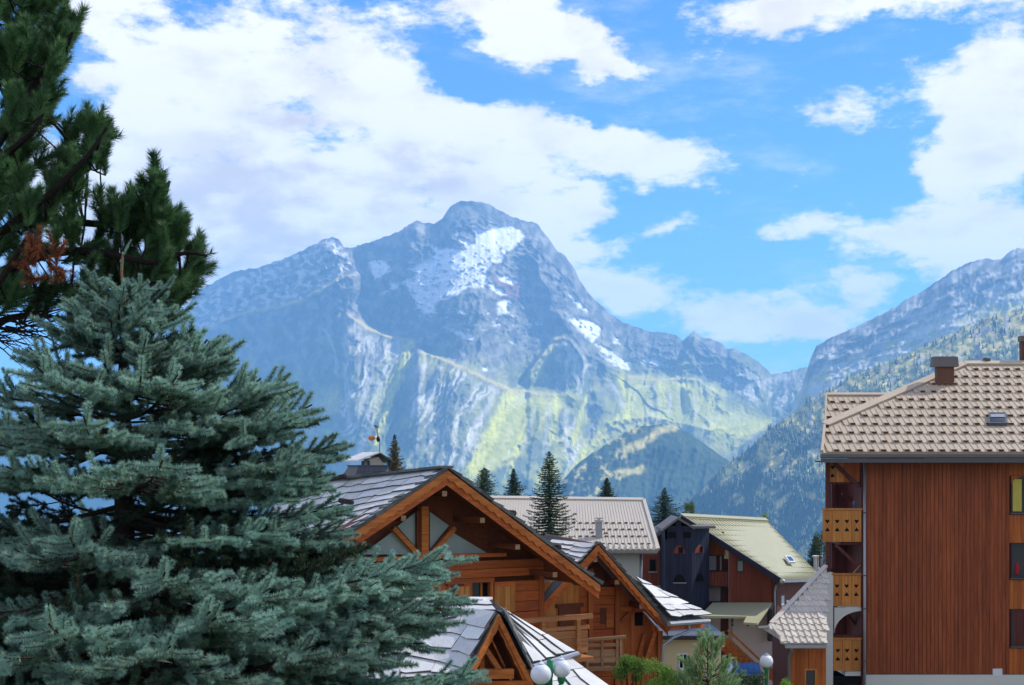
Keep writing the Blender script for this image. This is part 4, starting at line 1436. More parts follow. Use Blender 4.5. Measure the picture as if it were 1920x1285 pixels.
def tiled_annex():
    """small house with the grey tiled roof beside the block"""
    F = Frame(1480, 47.5, 0, -11.6)
    L = F.loc
    t = F.thing('house', 'small timber house with grey tiled roof against the tall block', 'house')
    e = F.at(1472, 1206, 46.6)
    e2 = F.at(1640, 1206, 46.6)
    r = F.at(1560, 1050, 51.8)
    n = (e2 - e).cross(r - e)
    if n.z < 0:
        n = -n
    n.normalize()
    poly = [F.on(x, y, e, n) for x, y in [(1472, 1206), (1446, 1172), (1548, 1064), (1550, 1064), (1550, 1206)]]
    rf = roof_slab(poly, n, .1, M['greytile'], 'roof', t)
    w, h = .235, .40
    mb = MB()
    mb.hull([(0, 0, 0), (w, 0, 0), (w, h, 0), (0, h, 0)], [(0, 0, .05), (w, 0, .05), (w, h, .015), (0, h, .015)])
    mb.hull([(.0, 0, .045), (.1, 0, .045), (.1, h, .01), (.0, h, .01)], [(.02, 0, .10), (.08, 0, .10), (.08, h, .06), (.02, h, .06)])
    me = mb.mesh('tile', M['greytile'])
    big = [F.on(x, y, e, n) for x, y in [(1470, 1208), (1440, 1172), (1548, 1058), (1552, 1058), (1552, 1208)]]
    tiled(rf, F, poly[0] - Vector((2, 0, 0)) + n * .004, n, big, w, h, [me])
    MB().beam(poly[1] + n * .06, poly[2] + n * .06, .16, .1, n).beam(poly[1] + n * .04, poly[0] + n * .04, .14, .1, n).build('ridge_cap', M['greytile'], rf)
    a0 = L(1482, 1220, 0).x
    a1 = L(1549, 1220, 0).x
    zt = L(0, 1213, 0).z
    MB().box(a0, a1, .06, 3.2, 0, zt).build('wall', M['maroon'], t)
    wa, wb = L(1508, 1254, 0), L(1531, 1300, 0)
    planks_v(t, M['larch_v'], a0, wa.x, .1, zt, 0, .15, .05)
    planks_v(t, M['larch_v'], wb.x, a1, .1, zt, 0, .15, .05)
    planks_v(t, M['larch_v'], wa.x, wb.x, wa.z, zt, 0, .15, .05)
    planks_v(t, M['larch_v'], wa.x, wb.x, .1, wb.z, 0, .15, .05)
    window_unit(t, wa.x, wb.x, wb.z, wa.z, -.02, M['honey'], M['window'], 0, .07, .06)
    MB().box(F.loc(1472, 0, -.9).x, F.loc(1549, 0, -.9).x, -1.0, -.85, e.z - .17, e.z - .04).build('gutter', M['zinc'], t)
    pp = MB()
    x = L(1480, 0, -.1).x
    pp.tube([(x - .1, -.9, e.z - .15), (x, -.5, e.z - .35), (x, -.1, e.z - .6), (x, -.1, .2)], .05, 8)
    pp.build('rainwater_pipe', M['zinc'], t, True)
    # the hidden left slope
    MB().ext([poly[1], poly[0], (poly[0].x + .3, poly[0].y + 3.4, poly[0].z - .05), (poly[1].x + .1, poly[1].y + 3, poly[1].z - .4)], (0, 0, -.08)).build('roof', M['greytile'], t)


tiled_annex()
# ------------------------------------------------------------------ houses of the middle distance
def quad_roof(F, pts, th, mat, name, parent):
    p = [F.at(*q) for q in pts]
    n = (p[1] - p[0]).cross(p[-1] - p[0])
    if n.z < 0:
        n = -n
    n.normalize()
    return roof_slab(p, n, th, mat, name, parent), p, n


def wall_poly(F, pix, b, th, mat, name, parent):
    return MB().ext([F.loc(x, y, b) for x, y in pix], (0, th, 0)).build(name, mat, parent)


def green_roof_house():
    F = Frame(1330, 72.8, 0, -14)
    L = F.loc
    t = F.thing('house', 'rust red house with sage green metal roof and a balcony beside its dark stair tower', 'house')
    rf, p, n = quad_roof(F, [(1278, 968, 73.5), (1437, 976, 82), (1541, 1084, 78), (1464, 1086, 71.6)], .14, M['sage'], 'roof', t)
    # rows of small snow bumps pressed into the sheets
    mb = MB()
    for r in range(11):
        v = (r + .6) / 11.5
        q0, q1 = p[0].lerp(p[3], v), p[1].lerp(p[2], v)
        L_ = (q1 - q0).length
        k = int(L_ / .42)
        for i in range(k):
            c = q0.lerp(q1, (i + .5 + .25 * (r % 2)) / k)
            dn = (p[3] - p[0]).normalized()
            ac = (q1 - q0).normalized()
            mb.hull([c - ac * .10, c + ac * .10, c + ac * .10 - dn * .32, c - ac * .10 - dn * .32],
                    [c - ac * .09 + n * .07, c + ac * .09 + n * .07, c + ac * .08 - dn * .32 + n * .02, c - ac * .08 - dn * .32 + n * .02])
    mb.build('snow_guard', M['sage'], rf, kind='stuff')
    sm = MB()
    for i in range(26):
        v = (i + .5) / 26
        sm.beam(p[0].lerp(p[1], v) + n * .02, p[3].lerp(p[2], v) + n * .02, .035, .05, n)
    sm.build('seam', M['sage'], rf, kind='stuff')
    MB().beam(p[0] + n * .05, p[1] + n * .05, .3, .1, n).build('ridge_cap', M['sage'], rf)
    MB().beam(p[0] - n * .1, p[3] - n * .1, .10, .30, n).build('bargeboard', M['navy'], rf)
    MB().beam(p[3] + Vector((0, -.06, -.12)), p[2] + Vector((0, -.06, -.12)), .14, .13).build('gutter', M['zinc'], rf)
    # skylight and chimney
    sk = [F.at(1468, 1048, 76), F.at(1480, 1047, 76.6), F.at(1490, 1057, 75.9), F.at(1478, 1058, 75.2)]

    def drop(q):
        return q - n * ((q - p[3]).dot(n))
    sk = [drop(q) for q in sk]
    s = MB().hull([q + n * .01 for q in sk], [q + n * .13 for q in sk]).build('skylight', M['whitepaint'], rf)
    c = (sk[0] + sk[1] + sk[2] + sk[3]) / 4
    MB().hull([c + (q - c) * .7 + n * .13 for q in sk], [c + (q - c) * .7 + n * .145 for q in sk]).build('pane', M['window'], s)
    cb = F.at(1535, 1062, 80)
    MB().box(cb.x - .2, cb.x + .2, cb.y, cb.y + .5, cb.z - 1.5, cb.z + .5).box(cb.x - .26, cb.x + .26, cb.y - .06, cb.y + .56, cb.z + .5, cb.z + .62).build('chimney', M['plaster'], t)
    # back slope so that the roof is closed
    MB().ext([p[0], p[1], p[1] + Vector((-1.5, 3.5, -3.0)), p[0] + Vector((-3.0, 3.0, -3.0))], (0, 0, -.14)).build('roof', M['sage'], t)
    # gable wall of rust red boards
    x0, x1 = L(1367, 0).x, L(1452, 0).x
    pa, pb = L(1367, 1027), L(1462, 1090)

    def top(a):
        return pa.z + (pb.z - pa.z) * (a - pa.x) / (pb.x - pa.x)
    zb = L(0, 1131).z
    wa, wb = L(1381, 1050), L(1395, 1073)
    planks_v(t, M['rust'], x0, wa.x, zb, 0, 0, .19, .05, top=top)
    planks_v(t, M['rust'], wa.x, wb.x, wa.z, 0, 0, .21, .05, top=top)
    planks_v(t, M['rust'], wa.x, wb.x, zb, wb.z, 0, .21, .05)
    planks_v(t, M['rust'], wb.x, x1, zb, 0, 0, .19, .05, top=top)
    window_unit(t, wa.x, wb.x, wb.z, wa.z, 0, M['frame'], M['curtained'], 0, .06, .06)
    MB().ext([(x0, .06, 0), (x1, .06, 0), (x1, .06, top(x1)), (x0, .06, top(x0))], (0, .2, 0)).build('wall', M['pinkplaster'], t)
    # side wall under the eave
    q0, q1 = F.at(1455, 1092, 72.8), F.at(1536, 1091, 79.5)
    sw = q1 - q0
    sw.z = 0
    ln = sw.length
    for i in range(22):
        c0, c1 = q0 + sw * (i / 22), q0 + sw * ((i + .95) / 22)
        nn = Vector((sw.y, -sw.x, 0)).normalized()
        zz = L(0, 1262).z
        MB().ext([(c0.x, c0.y, zz), (c1.x, c1.y, zz), (c1.x, c1.y, c1.z + .1), (c0.x, c0.y, c0.z + .1)], nn * -.05).build('plank', M['rust'], t)
    c = q0 + sw * .1
    MB().ext([(c.x, c.y, L(0, 1138).z), (c.x + sw.x * .06, c.y + sw.y * .06, L(0, 1138).z), (c.x + sw.x * .06, c.y + sw.y * .06, L(0, 1120).z), (c.x, c.y, L(0, 1120).z)],
             Vector((sw.y, -sw.x, 0)).normalized() * .05).build('window', M['whitepaint'], t)
    MB().box(L(1452, 0).x, L(1457, 0).x, -.02, .1, L(0, 1262).z, L(0, 1090).z).build('corner_board', M['frame'], t)
    MB().tube([F.at(1470, 1088, 71.6), F.at(1466, 1094, 71.8), F.at(1455, 1098, 72.6), F.at(1453, 1110, 72.7), F.at(1453, 1260, 72.7)], .06, 8).build('rainwater_pipe', M['zinc'], t)
    # balcony recess between tower and gable wall
    r0 = L(1329, 0).x
    MB().box(x0 - .01, x0 + 1.5, 1.6, 1.7, L(0, 1160).z, L(0, 1052).z).build('wall', M['rust'], t)
    MB().box(r0, x0 - .012, 1.6, 1.7, L(0, 1160).z, L(0, 1000).z).build('wall', M['rust'], t)
    planks_v(t, M['larch_v'], r0, x0 - .01, L(0, 1044).z, L(0, 1000).z, 1.2, .22, .05, top=lambda a: min(top(a), L(0, 1000).z))
    MB().box(r0, L(1343, 0, 1.4).x, 1.4, 1.5, L(0, 1073).z, L(0, 1046).z).build('door', M['plaster'], t)
    MB().box(L(1350, 0, 1.4).x, L(1353, 0, 1.4).x, 1.4, 1.5, L(0, 1073).z, L(0, 1046).z).build('post', M['plaster'], t)
    MB().box(r0, x0 - .01, .35, 1.6, L(0, 1102).z, L(0, 1098).z).build('balcony_floor', M['frame'], t)
    w = (x0 - .01 - r0) / 6
    for i in range(6):
        MB().box(r0 + i * w, r0 + i * w + w - .02, .3, .35, L(0, 1100).z, L(0, 1073).z).build('balcony_board', M['rust'], t)
    MB().box(r0, x0 - .01, 1.0, 1.1, L(0, 1131).z, L(0, 1102).z).build('wall', M['pinkplaster'], t)
    MB().box(L(1351, 0, .9).x, x0 - .01, .9, 1.0, L(0, 1131).z, L(0, 1104).z).build('door', M['maroon'], t)
    # porch roof and the rooms below it
    pr = [F.at(1336, 1130, 72.6), F.at(1447, 1130, 72.6), F.at(1420, 1169, 69.8), F.at(1394, 1167, 69.8), F.at(1400, 1156, 70.6), F.at(1312, 1155, 70.6)]
    porch = MB().ext(pr, (0, 0, -.12)).build('porch_roof', M['sage'], t)
    MB().box(L(1372, 0).x, L(1446, 0).x, -.2, .05, 0, L(0, 1150).z).build('wall', M['pinkplaster'], t)
    MB().box(L(1325, 0).x, L(1352, 0).x, .2, .3, 0, L(0, 1140).z).build('wall', M['pinkplaster'], t)
    MB().box(L(1352, 0).x, L(1371, 0).x, .3, .35, 0, L(0, 1140).z).build('door', M['maroon'], t)
    MB().box(L(1440, 0, -.4).x, L(1446, 0, -.4).x, -.7, -.2, L(0, 1200).z, L(0, 1140).z).build('post', M['frame'], t)
    for x in (1373, 1402, 1418):
        MB().beam(F.at(x, 1172, 70.2), F.at(x, 1160, 72.4), .10, .14).build('bracket', M['frame'], t)
    MB().box(L(1446, 0).x, L(1478, 0).x, -.1, .1, 0, L(0, 1240).z).build('plinth', M['pinkplaster'], t)
    return t


green_roof_house()


def stair_tower():
    F = Frame(1247, 71.5, 0, -14)
    L = F.loc
    t = F.thing('tower', 'dark blue timber stair tower with arched openings at the left of the green roof', 'stair tower')
    a0, a1, a2 = L(1247, 0).x, L(1297, 0).x, L(1330, 0, 1.2).x
    zt = L(0, 990).z
    d1 = 1.2

    def face(p, q, ztop, nb):
        for i in range(nb):
            c0, c1 = p.lerp(q, i / nb), p.lerp(q, (i + .93) / nb)
            nn = Vector((q.y - p.y, -(q.x - p.x), 0)).normalized()
            MB().ext([(c0.x, c0.y, 0), (c1.x, c1.y, 0), (c1.x, c1.y, ztop(c1)), (c0.x, c0.y, ztop(c0))], nn * -.05).build('plank', M['navy'], t)
    A, B, D = Vector((a0, 0, 0)), Vector((a1, 0, 0)), Vector((a2, d1, 0))
    ap = L(1272, 970)
    low = L(0, 991).z
    face(A, B, lambda c: low, 9)
    face(B, D, lambda c: low, 7)
    MB().hull([(a0 + .02, .08, 0), (a1, .08, 0), (a2, d1 + .08, 0), (a2, 3.2, 0), (a0, 3.2, 0)], [(a0 + .02, .08, low), (a1, .08, low), (a2, d1 + .08, low), (a2, 3.2, low), (a0, 3.2, low)]).build('wall', M['navy'], t)
    # open gable: posts, tie, roof
    MB().box(a0, a1, .0, .12, low, low + .12).box((a0 + a1) / 2 - .14, (a0 + a1) / 2 + .14, -.02, .1, low, ap.z - .15).box(a0, a0 + .12, .0, .1, low - .6, low).build('gable_frame', M['navy'], t)
    for x0, x1 in ((1253, 1267), (1281, 1295)):
        q = L(x0, 998), L(x1, 1009)
        MB().box(q[0].x, q[1].x, -.03, .0, q[1].z, q[0].z).build('opening', M['dark'], t)
    rl = [L(1242, 992, -.3), L(1272, 970, -.3), L(1303, 989, -.3)]
    MB().ext([rl[0], rl[1], rl[1] + Vector((0, 0, -.13)), rl[0] + Vector((0, 0, -.13))], (0, 3.3, 0)).build('roof', M['fascia'], t)
    MB().ext([rl[1], rl[2], rl[2] + Vector((0, 0, -.13)), rl[1] + Vector((0, 0, -.13))], (0, 3.0, 0)).build('roof', M['fascia'], t)
    MB().box(a1, a2 + .15, -.1, 3.2, low, low + .12).build('roof', M['fascia'], t)

    def arch(p, q, red, base):
        """a half-round opening in the face"""
        pts = []
        for k in range(9):
            s = k / 8
            h = math.sin(math.pi * s) ** .6
            c = p.lerp(q, s)
            pts.append((c.x, c.y - .03, base + h * .44))
        w = MB().ext(pts, (0, .03, 0)).build('arched_opening', M['rust'] if red else M['dark'], t)
        if red:
            c = p.lerp(q, .62)
            MB().box(c.x - .12, c.x + .12, c.y - .05, c.y - .032, base + .02, base + .34).build('shade', M['dark'], w)
    zu, zl = L(0, 1038).z, L(0, 1092).z
    arch(L(1262, 0), L(1285, 0), True, zu)
    arch(L(1262, 0), L(1285, 0), False, zl)
    f = lambda s: B.lerp(D, s)
    arch(f(.15), f(.7), True, zu)
    arch(f(.2), f(.7), False, zl)
    MB().box(L(1262, 0).x, L(1287, 0).x, -.08, .0, zl - .06, zl - .01).build('ledge', M['zinc'], t)
    return t


stair_tower()


def rust_wing():
    F = Frame(1205, 74, 0, -14)
    L = F.loc
    t = F.thing('house', 'narrow rust red house between the pale roof and the dark tower', 'house')
    a0, a1 = L(1203, 0).x, L(1250, 0).x
    pa, pb = L(1203, 1020), L(1240, 1000)

    def top(a):
        return pa.z + (pb.z - pa.z) * (a - pa.x) / (pb.x - pa.x)
    wa, wb = L(1217, 1048), L(1231, 1072)
    zb = L(0, 1098).z
    planks_v(t, M['rust'], a0, wa.x, zb, 0, 0, .2, .05, top=top)
    planks_v(t, M['rust'], wa.x, wb.x, wa.z, 0, 0, .2, .05, top=top)
    planks_v(t, M['rust'], wa.x, wb.x, zb, wb.z, 0, .2, .05)
    planks_v(t, M['rust'], wb.x, a1, zb, 0, 0, .2, .05, top=top)
    window_unit(t, wa.x, wb.x, wb.z, wa.z, .0, M['frame'], M['dark'], 0, .06, .05, M['zinc'])
    MB().ext([(a0, .06, 0), (a1, .06, 0), (a1, .06, top(a1)), (a0, .06, top(a0))], (0, .3, 0)).build('wall', M['pinkplaster'], t)
    MB().box(a0, a1, -.04, .05, 0, zb - .01).build('plinth', M['pinkplaster'], t)
    e0, e1 = L(1197, 1022, -.5), L(1250, 988, -.5)
    rf = MB().ext([e0, e1, e1 + Vector((0, 0, -.2)), e0 + Vector((0, 0, -.2))], (0, 4, 0)).build('roof', M['fascia'], t)


rust_wing()


def pale_roof_house():
    F = Frame(1065, 60.5, 0, -13)
    L = F.loc
    t = F.thing('house', 'long white walled house with a pale grey metal roof behind the tall spruce', 'house')
    e = F.at(1000, 1031, 60)
    r = F.at(1000, 936.5, 66)
    up = r - e
    up.x = 0
    n = Vector((1, 0, 0)).cross(up.normalized())
    if n.z < 0:
        n = -n
    poly = [F.on(x, y, e, n) for x, y in [(880, 1031), (905, 934), (1207, 938), (1234, 1031)]]
    rf = roof_slab(poly, n, .15, M['palegrey'], 'roof', t)
    MB().beam(poly[1] + n * .04, poly[2] + n * .04, .3, .08, n).build('ridge_cap', M['palegrey'], rf)
    MB().beam(poly[2] + n * .03, poly[3] + n * .03, .16, .1, n).build('verge', M['palegrey'], rf)
    sh = MB()
    k = 60
    for i in range(k + 1):
        u = i / k
        sh.beam(poly[0].lerp(poly[3], u) + n * .012, poly[1].lerp(poly[2], u) + n * .012, .022, .03, n)
    sh.build('seam', M['palegrey'], rf, kind='stuff')
    g = MB().hull([(-.09, -.02, 0), (.09, -.02, 0), (.07, .16, 0), (-.07, .16, 0)], [(-.08, -.02, .085), (.08, -.02, .085), (.05, .16, .02), (-.05, .16, .02)])
    g.box(-.07, .07, -.03, -.021, .01, .07, 1)  # grey-brown panel on the front, standing in for the guard's dark hole
    gm = g.mesh('snow_guard', [M['palegrey'], M['guard']])
    e1, e2 = Vector((1, 0, 0)), up.normalized()
    for r_, (y, off) in enumerate(((1021, 0), (1007, .5), (994, 0), (982, .5))):
        for i in range(17):
            px = 1070 + 12.2 * (i + off)
            if px > 1224 - (1021 - y) * .28 - 6 or (px < 1080 and r_ < 3):
                continue
            o = link('snow_guard', gm, rf)
            m = Matrix((e1, e2, n)).transposed().to_4x4()
            m.translation = F.on(px, y, e, n) + n * .004
            o.matrix_local = m
    for px, y in ((1078, 965), (1076, 975), (1111, 1000), (1136, 1001), (960, 1000), (985, 985), (972, 992)):
        o = link('snow_guard', gm, rf)
        m = Matrix((e1, e2, n)).transposed().to_4x4()
        m.translation = F.on(px, y, e, n) + n * .004
        o.matrix_local = m
    # rolled eave
    ev = MB()
    x = poly[0].x
    while x < poly[3].x - .1:
        ev.tube([(x + .1, poly[0].y - .02, poly[0].z - .03), (x + .1, poly[0].y + .3, poly[0].z + .16)], .1, 6)
        x += .26
    ev.build('eave_roll', M['palegrey'], rf, kind='stuff')
    # vent pipe
    c = F.on(1123, 1008, e, n)
    v = MB().box(c.x - .15, c.x + .15, c.y - .12, c.y + .2, c.z - .1, c.z + .72).build('roof_vent', M['zinc'], t)
    MB().box(c.x - .2, c.x + .2, c.y - .17, c.y + .25, c.z + .72, c.z + .80).box(c.x - .17, c.x + .17, c.y - .14, c.y + .22, c.z + .86, c.z + .92).box(c.x - .03, c.x + .03, c.y, c.y + .06, c.z + .80, c.z + .86).build('vent_cap', M['palegrey'], v)
    zt = poly[0].z - .2
    MB().box(poly[0].x + .5, L(1200, 0, .4).x, .4, 10, 0, zt + .3).build('wall', M['plaster'], t)
    MB().ext([poly[1], poly[2], poly[2] + Vector((0, 6, -3.4)), poly[1] + Vector((0, 6, -3.4))], (0, 0, -.15)).build('roof', M['palegrey'], t)
    MB().box(poly[0].x, poly[3].x - .05, poly[0].y - .02, .42, zt, zt + .06).build('soffit', M['fascia'], t)
    MB().tube([L(1202, 1035, .3), L(1202, 1150, .3)], .06, 8).build('rainwater_pipe', M['zinc'], t, True)


pale_roof_house()


def cream_house():
    F = Frame(1245, 47, 0, -12)
    L = F.loc
    t = F.thing('house', 'low cream plastered wall with small roof beneath the stone tiers', 'house')
    MB().box(L(1236, 0).x, L(1352, 0).x, 0, 5, 0, L(0, 1198).z).build('wall', M['cream'], t)
    MB().box(L(1230, 0).x, L(1358, 0).x, -.3, 5.3, L(0, 1192).z + .005, L(0, 1190).z).build('roof', M['dark_zinc'], t)
    MB().box(L(1243, 0).x, L(1354, 0).x, -.3, .4, L(0, 1198).z, L(0, 1192).z).build('eave_board', M['frame'], t)
    w = L(1272, 1225), L(1290, 1255)
    window_unit(t, w[0].x, w[1].x, w[1].z, w[0].z, -.03, M['whitepaint'], M['curtained'], 1, .05, .05, M['plaster'])
    MB().box(L(1312, 0).x, L(1318, 0).x, -.05, 0, 0, L(0, 1200).z).build('timber_post', M['larch_v'], t)


cream_house()


def stairs():
    F = Frame(1390, 60, 0, -13.2)
    L = F.loc
    t = F.thing('staircase', 'wooden outside stairs with orange brown railings leading up to the pink wall', 'stairs')
    p0, p1 = L(1356, 1188), L(1424, 1252)
    n = 11
    for i in range(n):
        c = p0.lerp(p1, (i + .5) / n)
        MB().box(c.x - .13, c.x + .13, .1, 1.3, c.z - .62, c.z - .56).build('tread', M['larch'], t)
    for b in (0.0, 1.35):
        dx = L(1374, 0, b).x - L(1356, 0, b).x if b else 0
        dz = Vector((dx, 0, -.02 if b else 0))
        st = MB()
        st.beam(Vector((p0.x, b, p0.z - .65)) + dz, Vector((p1.x, b, p1.z - .65)) + dz, .06, .26)
        st.build('stringer', M['larch'], t)
        MB().beam(Vector((p0.x, b, p0.z)) + dz, Vector((p1.x, b, p1.z)) + dz, .07, .1).build('handrail', M['honey'], t)
        if b == 0:
            k = 13
            for i in range(k):
                c0, c1 = p0.lerp(p1, i / k), p0.lerp(p1, (i + .93) / k)
                MB().ext([(c0.x, b, c0.z - .5), (c1.x, b, c1.z - .5), (c1.x, b, c1.z - .06), (c0.x, b, c0.z - .06)], (0, .03, 0)).build('rail_board', M['barge'], t)
    q0, q1 = L(1440, 1247), L(1459, 1262)
    for i in range(4):
        c0, c1 = q0.lerp(q1, i / 4), q0.lerp(q1, (i + .94) / 4)
        MB().ext([(c0.x, -.3, c0.z - .62), (c1.x, -.3, c1.z - .55), (c1.x, -.3, c1.z), (c0.x, -.3, c0.z)], (0, .04, 0)).build('rail_board', M['barge'], t)


stairs()


def awning():
    F = Frame(1370, 52, 0, -12)
    L = F.loc
    t = F.thing('awning', 'blue and white canvas awning beside the single lamp below the stairs', 'awning')
    a0, a1 = L(1346, 0).x, L(1430, 0).x
    z1, z0 = L(0, 1250).z, L(0, 1266).z
    n = 28
    cut = int(n * .42)
    for nm, i0, i1, m in (('white_canvas', 0, cut, M['whitepaint']), ('blue_canvas', cut, n, M['bluecloth'])):
        vs, fs = [], []
        for i in range(i0, i1 + 1):
            x = a0 + (a1 - a0) * i / n
            w = .05 * math.sin(i * 1.7) + .03 * math.sin(i * .6)
            vs += [(x, .9, z1 + .02 + w * .3), (x, .4 + w, (z1 + z0) / 2 + w), (x, 0 + w, z0 + w), (x, .02 + w, z0 - .2 + w)]
        for i in range(i1 - i0):
            for k in range(3):
                fs.append((i * 4 + k, i * 4 + k + 1, i * 4 + k + 5, i * 4 + k + 4))
        o = MB().add(vs, fs).build(nm, m, t, True)
        md = o.modifiers.new('thickness', 'SOLIDIFY')
        md.thickness = .012
    MB().tube([(a0, .02, z0), (a1, .02, z0)], .02, 6).tube([(a0, .02, 0), (a0, .02, z0)], .03, 6).tube([(a1, .02, 0), (a1, .02, z0)], .03, 6).tube([(a0, .9, 0), (a0, .9, z1)], .03, 6).tube([(a1, .9, 0), (a1, .9, z1)], .03, 6).build('frame', M['zinc'], t)


awning()
# ------------------------------------------------------------------ timber chalets with stone slab roofs
def rake_board(parent, p, q, drop, b0, b1, mat, wavy=False, name='bargeboard'):
    """board along a rake from p (apex) to q (eave); drop: vertical width; wavy: scalloped lower edge"""
    L_ = (q - p).length
    n = int(L_ / .045) if wavy else 1
    up, lo = [], []
    for i in range(n + 1):
        s = i / n
        c = p.lerp(q, s)
        d = drop + (0.03 * math.sin(s * L_ / .30 * 2 * math.pi) if wavy else 0)
        up.append(Vector((c.x, b0, c.z)))
        lo.append(Vector((c.x, b0, c.z - d)))
    mb = MB()
    vs = up + lo + [v + Vector((0, b1 - b0, 0)) for v in up + lo]
    m = n + 1
    fs = []
    for i in range(n):
        fs += [(i, m + i, m + i + 1, i + 1), (2 * m + i, 2 * m + i + 1, 3 * m + i + 1, 3 * m + i), (i, i + 1, 2 * m + i + 1, 2 * m + i), (m + i, 3 * m + i, 3 * m + i + 1, m + i + 1)]
    fs += [(0, 2 * m, 3 * m, m), (n, m + n, 3 * m + n, 2 * m + n)]
    return mb.add(vs, fs).build(name, mat, parent)


def purlin(parent, p, length, w=.15):
    o = MB().box(p.x - w / 2, p.x + w / 2, .06, length, p.z - w / 2, p.z + w / 2).build('purlin', M['soffit'], parent)
    MB().box(p.x - w / 2 + .005, p.x + w / 2 - .005, .045, .06, p.z - w / 2 + .005, p.z + w / 2 - .005).build('end_grain', M['rail'], o)


def chalet_main():
    F = Frame(838, 36, 30, -8.8)
    L = F.loc
    t = F.thing('chalet', 'large orange brown timber chalet with glazed gable and stone slab roof behind the blue spruce', 'chalet')
    A, Cl, E = L(838, 880), L(632, 1016), L(1124, 1096)
    back = 10.0
    B = L(540, 912, back)
    D = L(440, 1090, back)
    Er = Vector((E.x, back, E.z))
    Br = Vector((A.x, back, B.z))
    # right slope
    nr = (E - A).cross(Vector((0, 1, 0)))
    if nr.z < 0:
        nr = -nr
    nr.normalize()
    rr = MB().ext([A, E, Er, Br], nr * -.07).build('roof', M['soffit'], t)
    rnd_ = random.Random(4)
    k = 15
    for i in range(k):                      # slab edges that show along the right rake
        p, q = A.lerp(E, i / k), A.lerp(E, (i + 1.12) / k)
        w = rnd_.uniform(.7, 1.5)
        o = rnd_.uniform(-.10, .0)
        l0, l1 = rnd_.uniform(.10, .16), rnd_.uniform(.05, .1)
        lo = [p + Vector((0, o, .0)), q + Vector((0, o, .0)), q + Vector((0, w, 0)), p + Vector((0, w, 0))]
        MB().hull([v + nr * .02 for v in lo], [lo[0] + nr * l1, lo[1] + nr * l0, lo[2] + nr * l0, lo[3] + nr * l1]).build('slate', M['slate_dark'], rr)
    # left slope, slightly winding
    nl = (B - A).cross(Cl - A)
    if nl.z < 0:
        nl = -nl
    nl.normalize()
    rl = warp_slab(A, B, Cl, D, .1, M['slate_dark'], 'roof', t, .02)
    o = Vector((.0, -.06, 0))
    slates(rl, A + o, B, Cl + o, D, 10, 1.3, .04, jag=.6)
    for i in range(9):
        p, q = A.lerp(B, i / 9), A.lerp(B, (i + 1.04) / 9)
        MB().beam(p + Vector((0, 0, .06)), q + Vector((0, 0, .07)), .42, .07).build('ridge_slab', M['slate_dark'], rl)
    for i in range(12):                     # dark slab ends along the left rake
        p, q = A.lerp(Cl, i / 12), A.lerp(Cl, (i + 1.05) / 12)
        MB().hull([p + Vector((0, -.07, -.02)), q + Vector((0, -.07, -.02)), q + Vector((0, .3, -.02)), p + Vector((0, .3, -.02))],
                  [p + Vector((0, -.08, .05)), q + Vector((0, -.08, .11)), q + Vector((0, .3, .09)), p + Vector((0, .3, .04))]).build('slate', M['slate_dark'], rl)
    # logs that hold the snow
    def on_left(px, py):
        return F.on(px, py, A, nl)
    for (x0, y0, x1, y1) in ((656, 909, 630, 914), (669, 960, 648, 956)):
        p, q = on_left(x0, y0) + nl * .3, on_left(x1, y1) + nl * .3
        lg = MB().tube([p, q], .075, 10).build('snow_log', M['bark'], rl, True)
    for s in (.42, .72):
        p = A.lerp(E, s) + Vector((0, .15, 0)) + nr * .2
        MB().tube([p, p + Vector((0, 3, 0))], .085, 10).build('snow_log', M['bark'], rr, True)
    # bargeboards: a plain board over a carved one
    d1, d2 = .22, .40
    dz = Vector((0, 0, -.03))
    e_l, e_r = Cl + Vector((.02, 0, -.02)), E + Vector((-.01, 0, -.02))
    for q in (e_l, e_r):
        rake_board(t, A + dz, q, d1, -.06, .0, M['barge'], True, 'carved_board')
        rake_board(t, A + dz - Vector((0, 0, .05)), q - Vector((0, 0, .05)), d2 - .05, .004, .05, M['larch'])
    # soffit boards under the overhang
    over = 1.35
    for (p, q, s) in ((A, E, 1), (A, Cl, -1)):
        for i in range(9):
            b0, b1 = .06 + i * .145, .06 + i * .145 + .135
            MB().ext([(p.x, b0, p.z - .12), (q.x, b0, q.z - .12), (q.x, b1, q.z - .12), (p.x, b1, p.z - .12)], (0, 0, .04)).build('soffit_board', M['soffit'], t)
    # purlins
    for px, py in ((834, 926), (757, 972), (683, 1020), (905, 976), (971, 1026), (1041, 1078)):
        p = L(px, py, .04)
        purlin(t, p, 2.2)
    # gable wall
    W = lambda x, y, b=over: L(x, y, b)
    zs = W(880, 1048).z
    x0, x1 = W(600, 0).x, W(1019, 0).x
    pl, pa, pr = W(600, 1048), W(836, 900), W(1030, 1050)
    MB().ext([(x0, over + .28, 0), (x1, over + .28, 0), (x1, over + .28, zs + .02), (x0, over + .28, zs + .02)], (0, .2, 0)).build('wall', M['soffit'], t)
    MB().ext([W(570, 1056, over + .3), W(636, 1024, over + .3), W(835, 905, over + .3), W(1030, 1052, over + .3)], (0, .1, 0)).build('gable_wall', M['soffit'], t)
    # window opening: x 884-917, y 1093-1150 left clear
    wa, wb = W(884, 1093), W(918, 1150)
    zb = 0
    zt2 = zs - .06
    planks_h(t, M['larch'], x0, x1, wa.z + .14, zt2, over, .27, .12)
    planks_h(t, M['larch'], x0, wa.x - .06, wb.z, wa.z, over, .27, .12)
    planks_h(t, M['larch'], wb.x + .06, x1, wb.z, wa.z, over, .27, .12)
    planks_h(t, M['larch'], x0, x1, wb.z - 3.2, wb.z - .01, over, .27, .12)
    MB().box(x0, x1, over + .1, over + .2, 0, wb.z - 3.2).build('plinth', M['plaster'], t)
